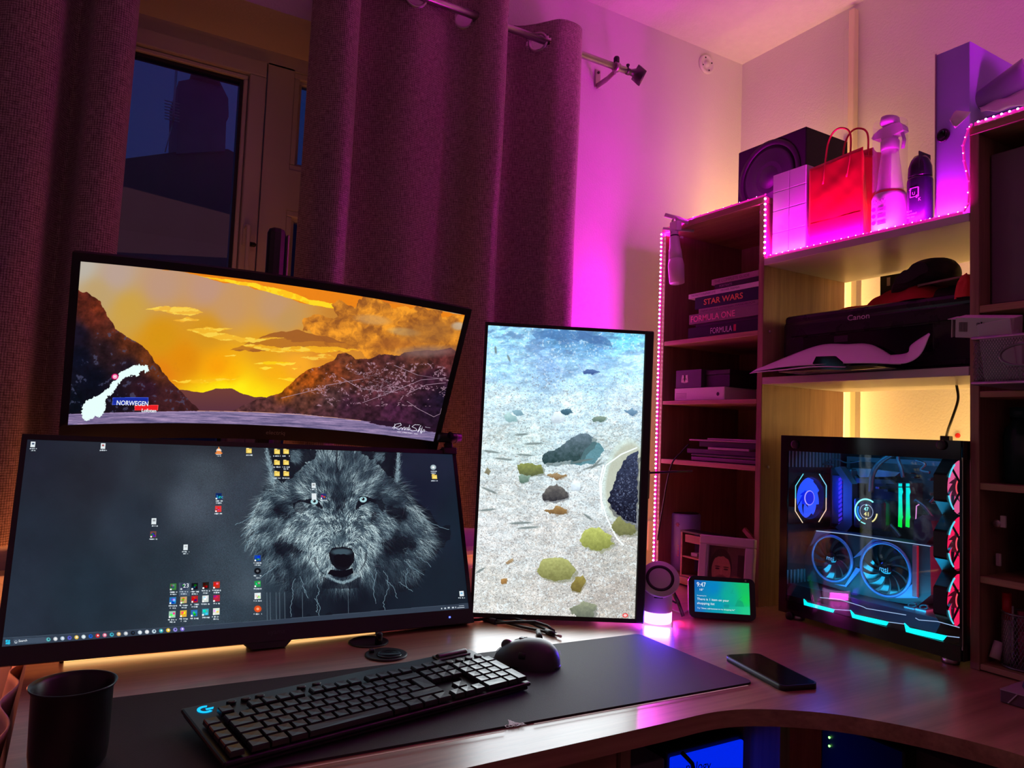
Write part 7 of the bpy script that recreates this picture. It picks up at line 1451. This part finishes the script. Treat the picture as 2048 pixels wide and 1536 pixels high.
b.build('barcode', m_black, c1, m=MC); text('algesin', m_black, c1, MC @ Vector((.032, -.0008, .019)), MC.to_3x3() @ Vector((1, 0, 0)), MC.to_3x3() @ Vector((0, 0, 1)), w=.036, h=.008, name='lettering', bold=.03)
c2 = thing('medicine_carton', 'plain white carton standing in the middle of the basket', 'carton', (1.3, .56, bz)); q2 = at(1975, 660, X=1.27); MC2 = frame_m((1.262, q2[1], bz+.004), Vector((.10, -.99, .12)).normalized(), Vector((.99, .10, 0)).normalized(), Vector((-.012, .12, .99)).normalized())
MB().box(0, .048, 0, .03, .0, .098, .0008).build('carton', m_cart, c2, m=MC2)
c3 = thing('pill_packet', 'white packet with dark lettering seen through the basket grip', 'packet', (1.3, .60, bz)); MB().box(1.268, 1.30, .578, .618, bz+.003, bz+.078, .0008).build('carton', m_cart, c3); text('Nexiam', m_black, c3, (1.2672, .604, bz+.030), (0, 0, 1), (0, 1, 0), w=.024, h=.007, name='lettering')
rb = thing('red_tub', 'red plastic tub at the right end of the basket', 'tub', (1.32, .46, bz)); MB().lathe([(.034, .003), (.036, .09), (.037, .10), (.030, .112), (.001, .114)], (1.32, .487, bz), 'Z', 32).build('body', mat('tub_red', (.45, .01, .02), .4), rb)
# green bottle, camera things, pens
zz = 1.0555; q = at(1992, 900, X=1.45); q[1] = min(q[1], .668); gb = thing('green_bottle', 'dark green bottle on the second lit shelf of the right bookcase', 'bottle', (1.45, q[1], zz)); m_grn = mat('bottle_green', (.01, .07, .05), .12)
MB().lathe([(.018, 0), (.023, .003), (.023, .085), (.020, .098), (.012, .108), (.012, .118)], (1.45, q[1], zz), 'Z', 32).build('body', m_grn, gb); MB().lathe([(.013, .118), (.013, .136), (.001, .137)], (1.45, q[1], zz), 'Z', 24).build('cap', mat('cap_green', (.02, .12, .09), .3), gb)
b2 = thing('dark_jar', 'black jar beside the green bottle at the photo edge', 'jar', (1.45, .56, zz)); MB().lathe([(.03, 0), (.032, .004), (.032, .11), (.028, .118)], (1.45, .575, zz), 'Z', 32).build('body', m_gloss, b2); MB().lathe([(.029, .118), (.029, .132), (.001, .133)], (1.45, .575, zz), 'Z', 30).build('lid', m_black, b2)
zz = .8935; cm_ = thing('camera_bag', 'black camera bag with a metal clasp on the right bookcase', 'bag', (1.46, .57, zz)); MB().box(1.42, 1.56, .40, .655, zz+.0005, zz+.105, .02).build('body', mat('bag_black', (.012, .011, .013), .8, bump=.6, bs=150), cm_); MB().box(1.41, 1.425, .42, .64, zz+.07, zz+.115, .008).build('flap', m_blackm, cm_)
q = at(1997, 1047, X=1.41); MB().lathe([(.008, 0), (.008, -.004), (.005, -.006), (.001, -.006)], (1.41, q[1], q[2]), 'X', 20).build('clasp', m_metal, cm_); q = at(2007, 1045, X=1.409); MB().box(1.405, 1.410, q[1]-.005, q[1]+.004, q[2]-.009, q[2]+.012, .001).build('tag', m_white, cm_); q = at(1994, 1121, X=1.412); MB().box(1.415, 1.4205, q[1]-.004, q[1]+.004, q[2]-.010, q[2]+.012, .001).build('label_tab', m_cart, cm_)
zz = .7425; q = at(2032, 1340, X=1.41); pcup = (1.425, q[1]-.008, zz); pn = thing('pen_pot', 'round wire mesh pen pot at the bottom right of the right bookcase', 'pot', pcup)
b = MB(); Rp = .034; Hp = .092
for k in range(40):
    for sg in (1, -1):
        b.tube([(pcup[0]+Rp*math.cos(2*pi*k/40+sg*1.3*j/8), pcup[1]+Rp*math.sin(2*pi*k/40+sg*1.3*j/8), zz+.002+Hp*j/8) for j in range(9)], .0005, 3)
b.build('wire_mesh', m_wire, pn, kind='stuff')
for h_ in (.002, Hp): MB().tube([(pcup[0]+Rp*math.cos(a), pcup[1]+Rp*math.sin(a), zz+h_) for a in [2*pi*k/30 for k in range(30)]], .0016, 6, closed=True).build('rim', m_wire, pn)
MB().lathe([(Rp, .001), (Rp, .0018)], pcup, 'Z', 30).build('base', m_wire, pn)
def pen(label, px, py, X, r, z1, mt_, capm, lean=(0, 0)):
    q = at(px, py, X=X); t = thing('pen', label, 'pen', (X, q[1], zz), 'pens in the mesh pot'); A_ = Vector((X-lean[0], q[1]-lean[1], zz+.004)); B_ = Vector((X, q[1], z1)); MB().tube([A_, A_.lerp(B_, .62)], r, 12).build('barrel', mt_, t); MB().tube([A_.lerp(B_, .62), B_], r*1.15, 12).build('cap', capm, t)
pen('thick marker with a red cap standing in the mesh pot', 2014, 1230, 1.412, .0062, at(2014, 1186, X=1.412)[2], m_cart, mat('cap_red2', (.55, .01, .03), .35)); pen('slim white pen beside the red marker in the mesh pot', 2023, 1230, 1.418, .003, at(2023, 1212, X=1.418)[2], m_white, m_white); pen('dark pink pen at the right of the mesh pot', 2044, 1230, 1.425, .006, at(2044, 1222, X=1.425)[2], mat('pen_pink', (.35, .05, .12), .4), mat('pen_pink', (.35, .05, .12), .4))
q0, q1 = Vector(at(1989, 1330, X=1.395)), Vector(at(1993, 1302, X=1.40)); q0.z = zz+.010; wp_ = thing('white_tube', 'small white tube leaning inside the right bookcase near the desk', 'tube', tuple(q0)); MB().tube([q0, q0+(q1-q0).normalized()*.030], [.0085, .0075], 18).build('body', m_cart, wp_)
# patterned box with a pouch at the very right
q = at(2003, 1375, Z=D); pb = thing('patterned_box', 'low patterned box on the desk at the right edge of the photo', 'box', tuple(q)); MPb = Matrix.Translation((1.240, .598, D)) @ Matrix.Rotation(math.radians(3), 4, 'Z')
zb = at(2003, 1398, X=q[0]-.03)[2]
MB().box(0, .12, -.14, 0, .0005, .0185, .001).build('body', mat('box_print', (.12, .05, .07), .5, var=.4, vs=30), pb, m=MPb)
MB().box(-.0004, .121, -.1404, .0004, .0185, .020).build('lid', mat('box_lid', (.42, .32, .36), .5), pb, m=MPb)
for k in range(4): MB().prism([(-.010-.03*k, .002), (-.012-.03*k, .002), (-.024-.03*k, .018), (-.022-.03*k, .018)], 'X', -.0012, -.0004).build('printed_line', mat('line_pale', (.5, .38, .42), .5), pb, m=MPb)
b = MB(); b.grid(lambda u_, v: (.064+.055*math.cos(2*pi*u_)*(1-v)**.4, -.070+.062*math.sin(2*pi*u_)*(1-v)**.4, .0205+.034*(1-(1-v)**2.5)), 32, 10); tag(b.build('soft_pouch', mat('pouch_blue', (.02, .03, .06), .8, bump=.4, bs=80), m=MPb, origin=tuple(MPb @ Vector((.064, -.07, .0205)))), 'dark blue soft pouch lying on the patterned box', 'pouch')
